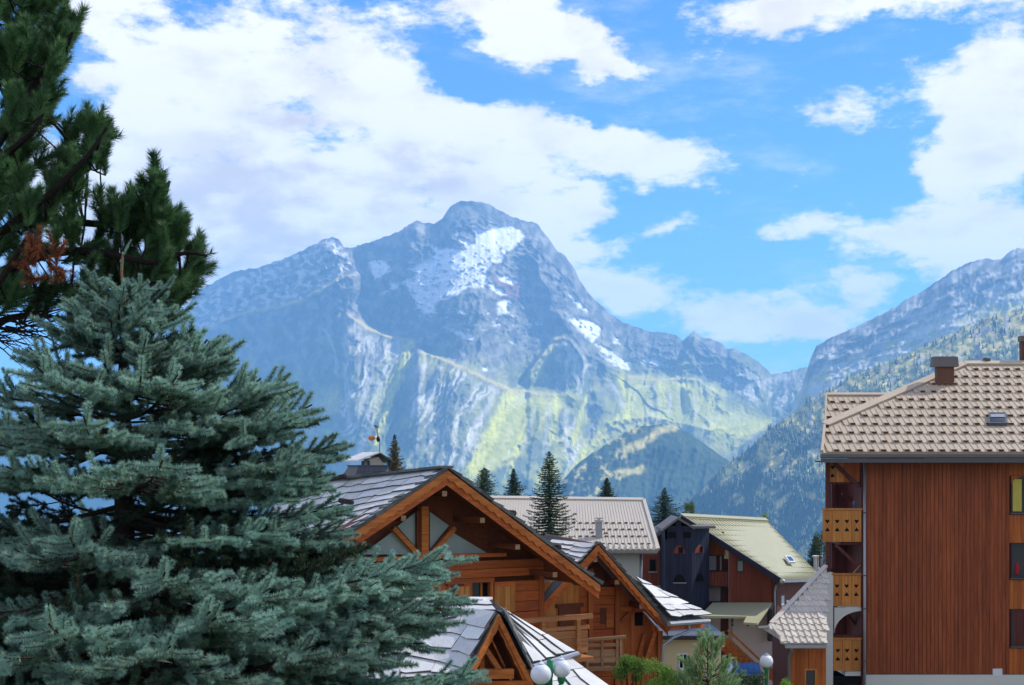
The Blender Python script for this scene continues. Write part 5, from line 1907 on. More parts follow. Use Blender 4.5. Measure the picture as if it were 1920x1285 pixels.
    # lintel, jamb, shutters
    MB().box(W(834, 0).x, W(925, 0).x, over - .07, over - .005, wa.z, wa.z + .13).build('lintel', M['larch'], t)
    MB().box(wb.x, wb.x + .09, over - .06, over + .12, wb.z, wa.z).box(wa.x - .07, wa.x, over - .05, over + .12, wb.z, wa.z).build('window_jamb', M['larch_v'], t)
    w = MB().box(wa.x, wb.x, over + .16, over + .2, wb.z, wa.z).build('window', M['dark'], t)
    MB().box(wa.x + .05, wa.x + .3, over + .10, over + .12, wb.z, wa.z - .02).build('pane', M['window'], w)
    MB().box(wa.x + .34, wa.x + .40, over + .08, over + .13, wb.z, wa.z).build('frame', M['larch_v'], w)
    s0, s1 = W(840, 1089, over - .06), W(880, 1150, over - .06)
    for (c0, c1, zt_) in ((W(840, 0, over - .06).x, W(881, 0, over - .06).x, W(880, 1090, over - .06).z), (W(927, 0, over - .06).x, W(966, 0, over - .06).x, W(880, 1094, over - .06).z)):
        sh = MB().box(c0, c1, over - .06, over - .035, wb.z, zt_).build('shutter', M['barge'], t)
        n = 4
        for i in range(n):
            MB().box(c0 + (c1 - c0) * i / n + .006, c0 + (c1 - c0) * (i + 1) / n - .006, over - .078, over - .06, wb.z, zt_ - .14).build('board', M['honey'], sh)
        MB().box(c0, c1, over - .082, over - .06, zt_ - .13, zt_).build('rail', M['larch'], sh)
    hg = MB()
    h0 = W(850, 1097, over - .1)
    hg.box(h0.x, h0.x + .34, over - .1, over - .083, h0.z - .03, h0.z + .01).box(h0.x - .08, h0.x + .02, over - .1, over - .083, h0.z - .3, h0.z - .03)
    hg.build('hinge', M['iron'], t)
    # glazing of the gable: four panes between king post and struts
    gb = over + .1
    for poly in ([(678, 1040), (738, 996), (776, 1040)], [(745, 987), (783, 958), (783, 1030)], [(806, 960), (842, 986), (806, 1030)], [(815, 1040), (851, 1000), (918, 1040)]):
        MB().ext([L(x, y, gb) for x, y in poly], (0, .04, 0)).build('pane', M['curtained'], t)
    kb = over - .12
    kp = L(785, 958, kb), L(804, 1046, kb)
    mid = L(791, 0, kb).x
    MB().box(kp[0].x, mid, kb + .1, kb + .3, kp[1].z, kp[0].z).build('king_post', M['soffit'], t)
    MB().box(mid, kp[1].x, kb, kb + .3, kp[1].z, L(800, 950, kb).z).build('king_post', M['barge'], t)
    MB().beam(L(737, 990, kb + .1), L(787, 1044, kb + .1), .13, .15, (0, 1, 0)).build('strut', M['barge'], t)
    MB().beam(L(852, 990, kb + .1), L(803, 1044, kb + .1), .13, .15, (0, 1, 0)).build('strut', M['barge'], t)
    MB().box(L(668, 0, kb).x, L(950, 0, kb).x, kb, kb + .3, L(800, 1049, kb).z, L(800, 1042, kb).z).build('tie_beam', M['larch'], t)
    # corner post, side wall
    MB().box(x1 - .16, x1, over - .05, over + .28, 0, W(1015, 1072).z).build('corner_post', M['larch_v'], t)
    MB().box(x1 - .1, x1 - .02, over + .28, 9.5, 0, E.z + .4).build('side_wall', M['soffit'], t)
    MB().box(x0 + .06, x0 + .16, over + .28, 9.5, 0, Cl.z - .3).build('side_wall', M['soffit'], t)
    zt3 = Cl.z - .3
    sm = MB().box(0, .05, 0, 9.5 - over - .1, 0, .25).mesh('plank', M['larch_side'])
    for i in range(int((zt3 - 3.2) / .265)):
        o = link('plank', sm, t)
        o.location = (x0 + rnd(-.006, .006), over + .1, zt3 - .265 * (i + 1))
    for yy in (3.4, 6.6):
        MB().box(x0 - .05, x0 + .02, yy, yy + 1.0, zt3 - 2.2, zt3 - 1.0).build('shutter', M['honey'], t)
    # loggia on the right: back wall, balcony
    bb = 4.2
    bx1 = L(1108, 0, bb).x
    planks_v(t, M['honey'], x1, bx1, 3.0, L(1045, 1090, bb).z, bb, .22, .05)
    MB().box(x1, bx1, bb + .05, bb + .2, 0, L(1045, 1090, bb).z).build('back_wall', M['soffit'], t)
    dw = L(1046, 1140, bb), L(1086, 1165, bb)
    MB().box(dw[0].x, dw[1].x, bb - .08, bb - .02, dw[1].z - 1, dw[0].z).box(dw[0].x - .1, dw[1].x + .1, bb - .1, bb - .02, dw[0].z, dw[0].z + .12).build('balcony_door', M['soffit'], t)
    rb = .55
    r0, r1 = L(968, 0, rb).x, L(1110, 0, rb).x
    zr, zf = L(1045, 1161, rb).z, L(1045, 1236, rb).z
    MB().box(r0, r1, rb - .06, rb + .08, zr - .05, zr + .09).build('balcony_rail', M['balcony'], t)
    MB().box(r0, r1 - .1, rb - .03, rb + .05, L(1045, 1183, rb).z, L(1045, 1176, rb).z).build('balcony_rail', M['balcony'], t)
    planks_h(t, M['balcony'], r0, r1 - .15, L(1045, 1228, rb).z, L(1045, 1184, rb).z, rb + .01, .2, .03)
    for x in (1018, 1084):
        q = L(x, 0, rb - .05).x
        MB().box(q - .06, q + .06, rb - .1, rb + .08, zf, zr - .05).build('baluster', M['balcony'], t)
    MB().box(r0, r1, rb - .1, bb, zf - .12, zf).build('balcony_floor', M['balcony'], t)
    MB().box(r0 + .1, r1 - .1, rb + .3, bb, zf - .3, zf - .12).build('balcony_beam', M['soffit'], t)
    for bpos in (rb + .2,):
        MB().beam((x1 + .05, bpos, zf - 1.3), (r1 - .3, bpos, zf - .15), .14, .14).build('brace', M['larch'], t)
    tb = MB()
    q = L(1062, 1172, 2.2)
    tb.box(q.x - .35, q.x + .35, 2.0, 2.5, q.z - .05, q.z).box(q.x - .3, q.x - .25, 2.05, 2.1, q.z - .6, q.z - .05).box(q.x + .25, q.x + .3, 2.05, 2.1, q.z - .6, q.z - .05)
    return t


chalet_main()


def chalet_side():
    F = Frame(1120, 42, 12, -10.6)
    L = F.loc
    t = F.thing('chalet', 'smaller timber chalet with slab roof tiers at the right of the large gabled chalet', 'chalet')
    A, El, E = L(1121, 1020), L(1020, 1128), L(1253, 1172)
    back = 7.0
    nr = (E - A).cross(Vector((0, 1, 0)))
    if nr.z < 0:
        nr = -nr
    nr.normalize()
    nl = Vector((-nr.x, 0, nr.z))
    rr = MB().ext([A, E, E + Vector((0, .5, 0)), A + Vector((0, back, 0))], nr * -.07).build('roof', M['soffit'], t)
    rr2 = random.Random(8)
    k = 14
    for i in range(k):
        p, q = A.lerp(E, i / k), A.lerp(E, (i + 1.1) / k)
        o = rr2.uniform(-.1, 0)
        lo = [p + Vector((0, o, 0)), q + Vector((0, o, 0)), q + Vector((0, .5, 0)), p + Vector((0, .5, 0))]
        a_, b_ = rr2.uniform(.05, .1), rr2.uniform(.1, .17)
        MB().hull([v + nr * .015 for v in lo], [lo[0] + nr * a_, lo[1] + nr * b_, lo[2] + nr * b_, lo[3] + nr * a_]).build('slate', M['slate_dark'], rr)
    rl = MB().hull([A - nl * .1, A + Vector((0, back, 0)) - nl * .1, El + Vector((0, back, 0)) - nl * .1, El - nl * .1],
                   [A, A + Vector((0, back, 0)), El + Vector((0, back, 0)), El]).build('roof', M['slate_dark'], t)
    # visible piece of the cross roof left of the apex
    q = [F.at(1118, 1022, 42.0), F.at(1036, 1014, 46), F.at(1086, 1058, 41.4), F.at(1020, 1042, 43.5)]
    slates(rl, q[0], q[1], q[2], q[3], 4, 1.3, .05, jag=.6)
    # boards
    for s, e in ((-1, El), (1, E)):
        rake_board(t, A + Vector((0, 0, -.03)), e + Vector((0, 0, -.02)), .19, -.06, .0, M['barge'], True, 'carved_board')
        rake_board(t, A + Vector((0, 0, -.08)), e + Vector((0, 0, -.07)), .28, .004, .05, M['larch'])
        for i in range(8):
            b0 = .06 + i * .145
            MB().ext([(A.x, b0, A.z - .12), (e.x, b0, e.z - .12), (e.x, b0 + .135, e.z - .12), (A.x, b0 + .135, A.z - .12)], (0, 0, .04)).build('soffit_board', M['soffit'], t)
    for px, py in ((1116, 1050), (1157, 1092), (1203, 1138), (1090, 1074)):
        p = L(px, py, .04)
        purlin(t, p, 2.0)
    ov = 1.2
    wl, wr = L(1060, 0, ov).x, L(1240, 0, ov).x
    pa = L(1120, 1052, ov)
    pe = L(1244, 1190, ov)
    pl_ = L(1060, 1112, ov)

    def top(a):
        return pa.z + (pe.z - pa.z) * (a - pa.x) / (pe.x - pa.x) if a > pa.x else pa.z + (pl_.z - pa.z) * (a - pa.x) / (pl_.x - pa.x)
    zmid = L(1135, 1150, ov).z
    xm = L(1160, 0, ov).x
    planks_v(t, M['larch_v'], xm, wr, 2.4, 0, ov, .2, .06, top=top)
    planks_h(t, M['larch'], wl, xm - .02, zmid, L(1135, 1100, ov).z, ov, .25, .08)
    planks_h(t, M['larch'], wl, xm - .02, 1.6, zmid - .01, ov, .25, .08)
    MB().ext([(wl, ov + .1, 0), (wr, ov + .1, 0), (wr, ov + .1, top(wr)), (pa.x, ov + .1, pa.z), (wl, ov + .1, top(wl))], (0, .15, 0)).build('wall', M['soffit'], t)
    for x in (1108, 1158, 1238):
        q = L(x, 0, ov - .1).x
        MB().box(q - .08, q + .08, ov - .12, ov + .06, 1.6, top(q) - .02).build('post', M['larch_v'], t)
    MB().beam(L(1162, 1142, ov - .1), L(1222, 1142, ov - .1), .12, .16).build('cross_beam', M['larch'], t)
    MB().beam(L(1165, 1165, ov - .1), L(1190, 1140, ov - .1), .1, .12, (0, 1, 0)).build('strut', M['larch'], t)
    MB().beam(L(1205, 1255, ov - .1), L(1228, 1185, ov - .1), .12, .14, (0, 1, 0)).build('strut', M['barge'], t)
    MB().beam(L(1190, 1255, ov - .1), L(1208, 1190, ov - .1), .12, .14, (0, 1, 0)).build('strut', M['larch'], t)
    sh = MB().box(L(1136, 0, ov).x, L(1150, 0, ov).x, ov - .06, ov - .02, L(1135, 1176, ov).z, L(1135, 1150, ov).z).build('shutter', M['barge'], t)
    MB().box(L(1125, 0, ov).x, L(1137, 0, ov).x, ov - .02, ov - .005, L(1135, 1170, ov).z, L(1135, 1140, ov).z).build('window', M['soffit'], t)
    MB().box(L(1190, 0, ov).x, L(1205, 0, ov).x, ov - .02, ov - .003, L(1135, 1175, ov).z, L(1135, 1150, ov).z).build('window', M['dark'], t)
    # little balcony in front
    b = -.6
    r0, r1 = L(1100, 0, b).x, L(1168, 0, b).x
    zr, zf = L(1135, 1197, b).z, L(1135, 1250, b).z
    MB().beam(L(1099, 1200, b), L(1173, 1194, b), .10, .09).build('balcony_rail', M['rail'], t)
    for y in (1210,):
        MB().box(r0, r1, b + .01, b + .05, L(1135, y + 3, b).z, L(1135, y - 3, b).z).build('balcony_rail', M['rail'], t)
    planks_h(t, M['rail'], r0, r1, L(1135, 1243, b).z, L(1135, 1218, b).z, b + .02, .2, .03)
    for x in (1101, 1129, 1157, 1164):
        q = L(x, 0, b).x
        MB().box(q - .035, q + .035, b - .02, b + .05, zf, zr).build('baluster', M['rail'], t)
    MB().box(r0 - .3, r1 + .1, b - .05, ov, zf - .12, zf).build('balcony_floor', M['rail'], t)
    MB().box(wl, wr, ov - .02, ov + .1, 0, 1.55).build('plinth', M['plaster'], t)
    # stone tiers that step down beyond the rake
    T, BL, BR = F.at(1188, 1084, 43.6), F.at(1252, 1166, 42.0), F.at(1322, 1161, 44.0)
    nt = (BL - T).cross(BR - T)
    if nt.z < 0:
        nt = -nt
    nt.normalize()
    tr = MB().ext([T, BL, BR], nt * -.12).build('lower_roof', M['slate_dark'], t)
    T1 = T.lerp(BR, .08)
    for (u0, u1, ex) in ((.02, .36, .0), (.34, .72, .12), (.70, 1.0, .16)):
        a0, a1 = T.lerp(BL, u0), T.lerp(BL, u1)
        c0, c1 = T.lerp(BR, u0 + .05), T.lerp(BR, u1) + (BR - BL).normalized() * ex
        lift = nt * (.06 + .05 * (u0 > .3) + .04 * (u0 > .6))
        slates(tr, a0 + lift, c0 + lift, a1 + lift, c1 + lift, 2, .75, .045, jag=.5)
    gu = MB().tube([BL + Vector((0, -.1, -.06)), BR + Vector((.1, -.1, -.06))], .08, 8).build('gutter', M['zinc'], tr)
    MB().beam(BL + Vector((.1, .15, -.2)), BR + Vector((0, .15, -.2)), .08, .2).build('fascia', M['larch'], tr)
    MB().tube([F.at(1292, 1172, 43), F.at(1291, 1184, 43), F.at(1262, 1196, 42.8), F.at(1243, 1210, 42.6), F.at(1241, 1250, 42.6)], .05, 8).build('rainwater_pipe', M['zinc'], t)
    return t


chalet_side()


def chalet_front():
    F = Frame(932, 25, 22, -7.6)
    t = F.thing('chalet', 'low stone slab roof with a small timber dormer gable in front of the large chalet', 'chalet')
    at = F.at
    A = at(932, 1149, 24.6)
    El, Er = at(876, 1256, 24.0), at(1006, 1300, 24.6)
    # left slope of the dormer, running back to the valley
    Rb = at(800, 1131, 28.5)
    V1, V0 = at(728, 1206, 26.2), at(752, 1256, 24.4)
    lo = at(700, 1330, 23.0)
    El2 = at(846, 1312, 23.4)
    roof = warp_slab(A, Rb, El, V1 + (V0 - V1) * .3, .1, M['slate_dark'], 'roof', t, .01)
    slates(roof, A, Rb, El, V1 + (V0 - V1) * .3, 4, 1.5, .045, jag=1.0)
    warp_slab(El, V1 + (V0 - V1) * .3, El2, lo, .1, M['slate_dark'], 'roof', t, .01)
    slates(roof, El, V1 + (V0 - V1) * .3, El2, lo, 3, 1.5, .045, jag=1.0)
    # slope left of the valley
    roof2 = warp_slab(Rb, at(640, 1131, 30), V0, at(580, 1268, 26), .1, M['slate_dark'], 'roof', t, .01)
    slates(roof2, Rb, at(640, 1131, 30), V0, at(580, 1268, 26), 6, 1.3, .04, jag=.8)
    warp_slab(V0, at(580, 1268, 26), at(740, 1330, 23), at(540, 1330, 24.5), .1, M['slate_dark'], 'roof', t, .01)
    slates(roof2, V0, at(580, 1268, 26), at(740, 1330, 23), at(540, 1330, 24.5), 2, 1.3, .04, jag=.8)
    # ridge slabs
    for i in range(7):
        a, b = at(915, 1128, 28.6).lerp(at(640, 1131, 30), i / 7), at(915, 1128, 28.6).lerp(at(640, 1131, 30), (i + 1.03) / 7)
        MB().beam(a + Vector((0, 0, .05)), b + Vector((0, 0, .06)), .5, .05).build('ridge_slab', M['slate'], roof)
    slates(roof, at(918, 1128, 28.6), at(780, 1130, 29.3), at(931, 1150, 25.0), at(800, 1146, 27.4), 2, .9, .03)
    # right slope: from the dormer's right rake up to the far edge
    U, Ue = at(914, 1128, 28.6), at(1078, 1224, 27.6)
    Ar, Ere = at(934, 1150, 24.9), at(996, 1246, 24.9)
    roof3 = warp_slab(U, Ue, Ar, Ere, .1, M['slate_dark'], 'roof', t, .01)
    slates(roof3, U, Ue, Ar, Ere, 4, 1.1, .045, jag=.5)
    MB().tube([Ere + Vector((0, -.05, -.05)), Ue + Vector((.05, 0, -.03))], .06, 8).build('gutter', M['zinc'], roof3)
    # lowest roof
    G0, G1, G2, G3 = at(1002, 1250, 25.2), at(1066, 1234, 27.4), at(1146, 1292, 26.0), at(1050, 1318, 24.0)
    roof4 = warp_slab(G1, G2, G0, G3, .1, M['slate_dark'], 'roof', t, .01)
    slates(roof4, G1, G2, G0, G3, 3, .9, .035, jag=.5)
    # dormer gable timberwork
    for e in (El, Er):
        d = Vector((0, 0, 0))
        mb = MB()
        p0, p1 = A + Vector((0, -.12, -.02)), e + Vector((0, -.12, -.02))
        mb.ext([p0, p1, p1 + Vector((0, 0, -.19)), p0 + Vector((0, 0, -.19))], (0, .06, 0))
        mb.build('bargeboard', M['barge'], t)
        n = 14
        w = MB()
        for i in range(n):
            a, b = p0.lerp(p1, i / n), p0.lerp(p1, (i + 1) / n)
            da, db = .27 + .022 * math.sin(i * 2.4), .27 + .022 * math.sin((i + 1) * 2.4)
            w.ext([a + Vector((0, .065, -.1)), b + Vector((0, .065, -.1)), b + Vector((0, .065, -db)), a + Vector((0, .065, -da))], (0, .04, 0))
        w.build('carved_board', M['barge'], t)
    rr3 = random.Random(3)
    for i in range(9):
        p, q = A.lerp(Er, i / 9), A.lerp(Er, (i + 1.1) / 9)
        k = rr3.uniform(.05, .10)
        o = Vector((.06, -.18, .0))
        MB().hull([p + o, q + o, q + o + Vector((.22, .5, .02)), p + o + Vector((.22, .5, .02))],
                  [p + o + Vector((0, 0, k)), q + o + Vector((0, 0, k + .03)), q + o + Vector((.22, .5, k + .04)), p + o + Vector((.22, .5, k))]).build('slate', M['slate_dark'], roof3)
    MB().ext([A + Vector((0, .8, -.2)), El + Vector((0.1, .8, -.1)), Er + Vector((-.1, .8, -.1))], (0, .1, 0)).build('gable_wall', M['soffit'], t)
    for e in (El, Er):
        for i in range(5):
            b0 = .03 + i * .16
            p0, p1 = A + Vector((0, b0, -.16)), e + Vector((0, b0, -.16))
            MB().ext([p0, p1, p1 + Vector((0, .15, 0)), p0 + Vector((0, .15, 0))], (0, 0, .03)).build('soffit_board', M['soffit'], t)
    kb = .25
    MB().beam(at(902, 1216, 24.7), at(902, 1262, 24.7), .10, .12, (0, 1, 0)).build('post', M['barge'], t)
    MB().beam(at(905, 1210, 24.6), at(938, 1260, 24.6), .09, .12, (0, 1, 0)).build('strut', M['barge'], t)
    MB().beam(at(884, 1264, 24.3), at(962, 1263, 24.5), .14, .17).build('tie_beam', M['barge'], t)
    MB().beam(at(884, 1282, 24.3), at(995, 1282, 24.5), .10, .10).build('tie_beam', M['larch'], t)
    MB().ext([at(890, 1284, 24.6), at(1000, 1284, 24.8), at(1000, 1420, 24.8), at(890, 1420, 24.6)], (0, .1, 0)).build('wall', M['larch'], t)
    # walls under the roofs
    MB().ext([at(1000, 1262, 25.4), at(1050, 1330, 24.4), at(1050, 1560, 24.4), at(1000, 1560, 25.4)], (.05, .2, 0)).build('wall', M['larch'], t)
    MB().ext([at(1060, 1245, 27.6), at(1140, 1300, 26.4), at(1140, 1560, 26.4), at(1060, 1560, 27.6)], (0, .2, 0)).build('wall', M['larch'], t)
    return t


chalet_front()


# ------------------------------------------------------------------ bell cote with its wind vane
def bell_cote():
    F = Frame(697, 58, 30, -1.6)
    L = F.loc
    t = F.thing('chimney', 'slate clad roof turret with an open pitched cap behind the large chalet ridge', 'roof turret')
    q = [L(660, 905), L(735, 905), L(729, 874), L(676, 874)]
    MB().hull([q[0], q[1], q[1] + Vector((0, 1.6, 0)), q[0] + Vector((0, 1.6, 0))], [q[3] + Vector((0, .2, 0)), q[2] + Vector((0, .2, 0)), q[2] + Vector((0, 1.3, 0)), q[3] + Vector((0, 1.3, 0))]).build('base', M['fascia'], t)
    n = 11
    for r in range(3):
        for i in range(n):
            s0, s1 = (i + .5 * (r % 2)) / n, (i + .92 + .5 * (r % 2)) / n
            if s1 > 1.02:
                continue
            u0, u1 = r / 3, (r + 1.15) / 3
            a, b = q[0].lerp(q[1], s0), q[0].lerp(q[1], s1)
            c, d = q[3].lerp(q[2], s0) + Vector((0, .2, 0)), q[3].lerp(q[2], s1) + Vector((0, .2, 0))
            k = [a.lerp(c, u0), b.lerp(d, u0), b.lerp(d, min(u1, 1)), a.lerp(c, min(u1, 1))]
            MB().ext([k[0] + Vector((0, -.05, 0)), k[1] + Vector((0, -.05, 0)), k[2] + Vector((0, -.01, 0)), k[3] + Vector((0, -.01, 0))], (0, .03, 0)).build('shingle', M['dark_zinc'], t)
    z0, z1 = L(0, 874).z, L(0, 867).z
    MB().box(q[3].x - .05, q[2].x + .05, .15, 1.4, z0, z0 + .06).build('ledge', M['dark_zinc'], t)
    pr = L(712, 850)
    pl, pp = L(668, 866), L(740, 868)
    for x in (681, 692, 730):
        p = L(x, 0, .2)
        MB().box(p.x - .04, p.x + .04, .2, .3, z0, L(0, 862).z).build('post', M['frame'], t)
    MB().ext([L(692, 873, .35), L(692, 861, .35), L(710, 857, .35), L(722, 873, .35)], (0, .6, 0)).build('inner_cap', M['palegrey'], t)
    MB().ext([pl, pr, pr + Vector((0, 0, .06)), pl + Vector((0, 0, .06))], (0, 1.8, 0)).build('roof', M['slate'], t)
    MB().ext([pr, pp, pp + Vector((0, 0, .05)), pr + Vector((0, 0, .05))], (0, 1.6, 0)).build('roof', M['dark_zinc'], t)
    return t


bell_cote()


def wind_vane():
    F = Frame(712, 58.6, 0, P(712, 849, 58.6).z)
    L = F.loc
    t = F.thing('weather_vane', 'thin rooftop wind vane with an orange float on the slate turret', 'weather vane')
    MB().tube([(0, 0, -.35), (0, 0, L(712, 823).z)], .018, 6).build('pole', M['iron'], t)
    c = L(709, 824)
    MB().lathe([(.01, -.13), (.07, -.06), (.085, .03), (.05, .12), (.01, .15)], c, 10).build('hub', M['navy'], t, True)
    a = L(697, 822)
    f = MB()
    pts = [L(690, 822), L(693, 822), L(697, 822), L(701, 822), L(704, 823)]
    f.tube(pts, [.02, .10, .12, .09, .015], 10)
    f.build('float', M['orange'], t, True)
    MB().tube([L(704, 823), L(709, 824)], .014, 6).build('arm', M['iron'], t)
    b = MB()
    b.ext([L(700, 798), L(704, 797), L(710, 801), L(709, 803), L(704, 802)], (0, .04, 0))
    b.ext([L(704, 802), L(708, 803), L(710, 817), L(707, 818)], (0, .03, 0), 1)
    b.build('tail', [M['fascia'], M['palegrey']], t)


wind_vane()


# ------------------------------------------------------------------ street lamps
def globe(parent, c, r):
    g = []
    for i in range(15):
        a = -math.pi / 2 + math.pi * (i + .02) / 14.04
        g.append((max(r * math.cos(a), .004), r * math.sin(a)))
    o = MB().lathe(g, c, 28).build('globe', M['globe'], parent, True)
    return o


def double_lamp():
    p = P(1031, 1290, 20.5)
    z0 = ground_z(p.x, 20.5)
    t = thing('street_lamp', 'green street lamp with twin white globes in front of the slab roof', 'street lamp', (p.x, 20.5, z0))
    ztop = P(1031, 1236, 20.5).z - z0
    MB().lathe([(.10, 0), (.10, .25), (.055, .3), (.045, 1.2), (.042, ztop - .28), (.05, ztop - .27), (.05, ztop - .03), (.03, ztop)], (0, 0, 0), 14).build('post', M['lampgreen'], t, True)
    sc = 20.5 / FOC
    for dx, py, r, dy in ((-17, 1262, 19.5, -.14), (22, 1256, 17.5, .10)):
        c = Vector((dx * sc, dy, (HY - py) * sc - z0))
        globe(t, c, r * sc)
        cap = MB().lathe([(.012, 0), (.05, .01), (.05, .02), (.014, .04), (.016, .06), (.003, .075)], c + Vector((0, 0, r * sc - .01)), 10).build('finial', M['globe'], t)
        b = c + Vector((0, 0, -r * sc - .02))
        MB().tube([(0, 0, b.z - .16), (dx * sc * .6, dy * .6, b.z - .12), (b.x, b.y, b.z - .06), (b.x, b.y, b.z + .03)], .018, 8).build('arm', M['lampgreen'], t, True)
        MB().lathe([(.03, -.08), (.06, -.02), (.065, .03)], b, 12).build('collar', M['lampgreen'], t)


def single_lamp():
    d = 44
    p = P(1437, 1240, d)
    z0 = ground_z(p.x, d)
    t = thing('street_lamp', 'green street lamp with one white globe in front of the small tiled house', 'street lamp', (p.x, d, z0))
    r = 12.5 * d / FOC
    zc = p.z - z0
    MB().lathe([(.13, 0), (.13, .3), (.075, .35), (.065, 1.5), (.06, zc - r - .1), (.11, zc - r - .04), (.12, zc - r + .03)], (0, 0, 0), 14).build('post', M['lampgreen'], t, True)
    globe(t, Vector((0, 0, zc)), r)
    MB().lathe([(.10, 0), (.09, .03), (.03, .05), (.012, .09)], (0, 0, zc + r - .02), 12).build('finial', M['zinc'], t)


double_lamp()
single_lamp()
# ------------------------------------------------------------------ trees
def unit(v):
    return v / np.linalg.norm(v, axis=-1, keepdims=True)


def needle_shoot(base, tip, n, nl, nw, rng, fwd=0.7, up=0.0, sag=0.0, stem=0.004, taper=0.6):
    """needles set round a twig from base to tip. returns needle triangles (k,3,3) and twig quads as (k,3,3)"""
    base, tip = np.asarray(base, float), np.asarray(tip, float)
    ax = tip - base
    L = np.linalg.norm(ax)
    ax = ax / L
    ref = np.array((0, 0, 1.0)) if abs(ax[2]) < 0.95 else np.array((1.0, 0, 0))
    s = unit(np.cross(ax, ref))
    u = np.cross(s, ax)
    t = rng.random(n) ** 0.9
    a = rng.random(n) * 2 * np.pi
    rad = np.cos(a)[:, None] * s + np.sin(a)[:, None] * u
    rad = rad + np.array((0, 0, up)) * (0.5 + 0.5 * rng.random((n, 1)))
    d = unit(rad + ax * (fwd + 0.5 * t[:, None] ** 4 + rng.normal(0, .15, (n, 1))))
    ln = nl * (1 - (1 - taper) * t ** 3) * rng.uniform(.75, 1.15, n)
    curve = np.array((0, 0, -sag)) * (t * (1 - t))[:, None] * 0
    o = base + ax * (t * L)[:, None] + curve
    side = unit(np.cross(d, rng.normal(0, 1, (n, 3)))) * nw * 0.5
    tri = np.stack([o - side, o + side, o + d * ln[:, None]], 1)
    w = []
    k = 4
    for i in range(k):
        a0, a1 = 2 * np.pi * i / k, 2 * np.pi * (i + 1) / k
        p0 = base + (np.cos(a0) * s + np.sin(a0) * u) * stem
        p1 = base + (np.cos(a1) * s + np.sin(a1) * u) * stem
        q0 = tip + (np.cos(a0) * s + np.sin(a0) * u) * stem * .5
        q1 = tip + (np.cos(a1) * s + np.sin(a1) * u) * stem * .5
        w += [[p0, p1, q1], [p0, q1, q0]]
    return tri, np.array(w)


def tri_mesh(name, needles, wood, mats, bark=None):
    """one mesh: first material needles, second twigs, third bark"""
    nt = len(needles) + len(wood)
    if bark is not None:
        wood = np.concatenate([wood, bark])
    t = np.concatenate([needles, wood]) if len(wood) else needles
    v = t.reshape(-1, 3)
    f = np.arange(len(v)).reshape(-1, 3)
    me = np_mesh(name, v, f, mats, smooth=False)
    if len(wood):
        mi = np.zeros(len(t), dtype=np.int32)
        mi[len(needles):] = 1
        if bark is not None:
            mi[nt:] = 2
        me.polygons.foreach_set('material_index', mi)
    return me


def tube_tris(pts, r0, r1, k=5):
    pts = np.asarray(pts, float)
    out = []
    n = len(pts)
    prev = None
    for i in range(n):
        d = unit(pts[min(i + 1, n - 1)] - pts[max(i - 1, 0)])
        ref = np.array((0, 0, 1.0)) if abs(d[2]) < .95 else np.array((1.0, 0, 0))
        s = unit(np.cross(d, ref))
        u = np.cross(s, d)
        r = r0 + (r1 - r0) * i / (n - 1)
        ring = np.array([pts[i] + (np.cos(2 * np.pi * j / k) * s + np.sin(2 * np.pi * j / k) * u) * r for j in range(k)])
        if prev is not None:
            for j in range(k):
                a, b, c, e = prev[j], prev[(j + 1) % k], ring[(j + 1) % k], ring[j]
                out += [[a, b, c], [a, c, e]]
        prev = ring
    return np.array(out)


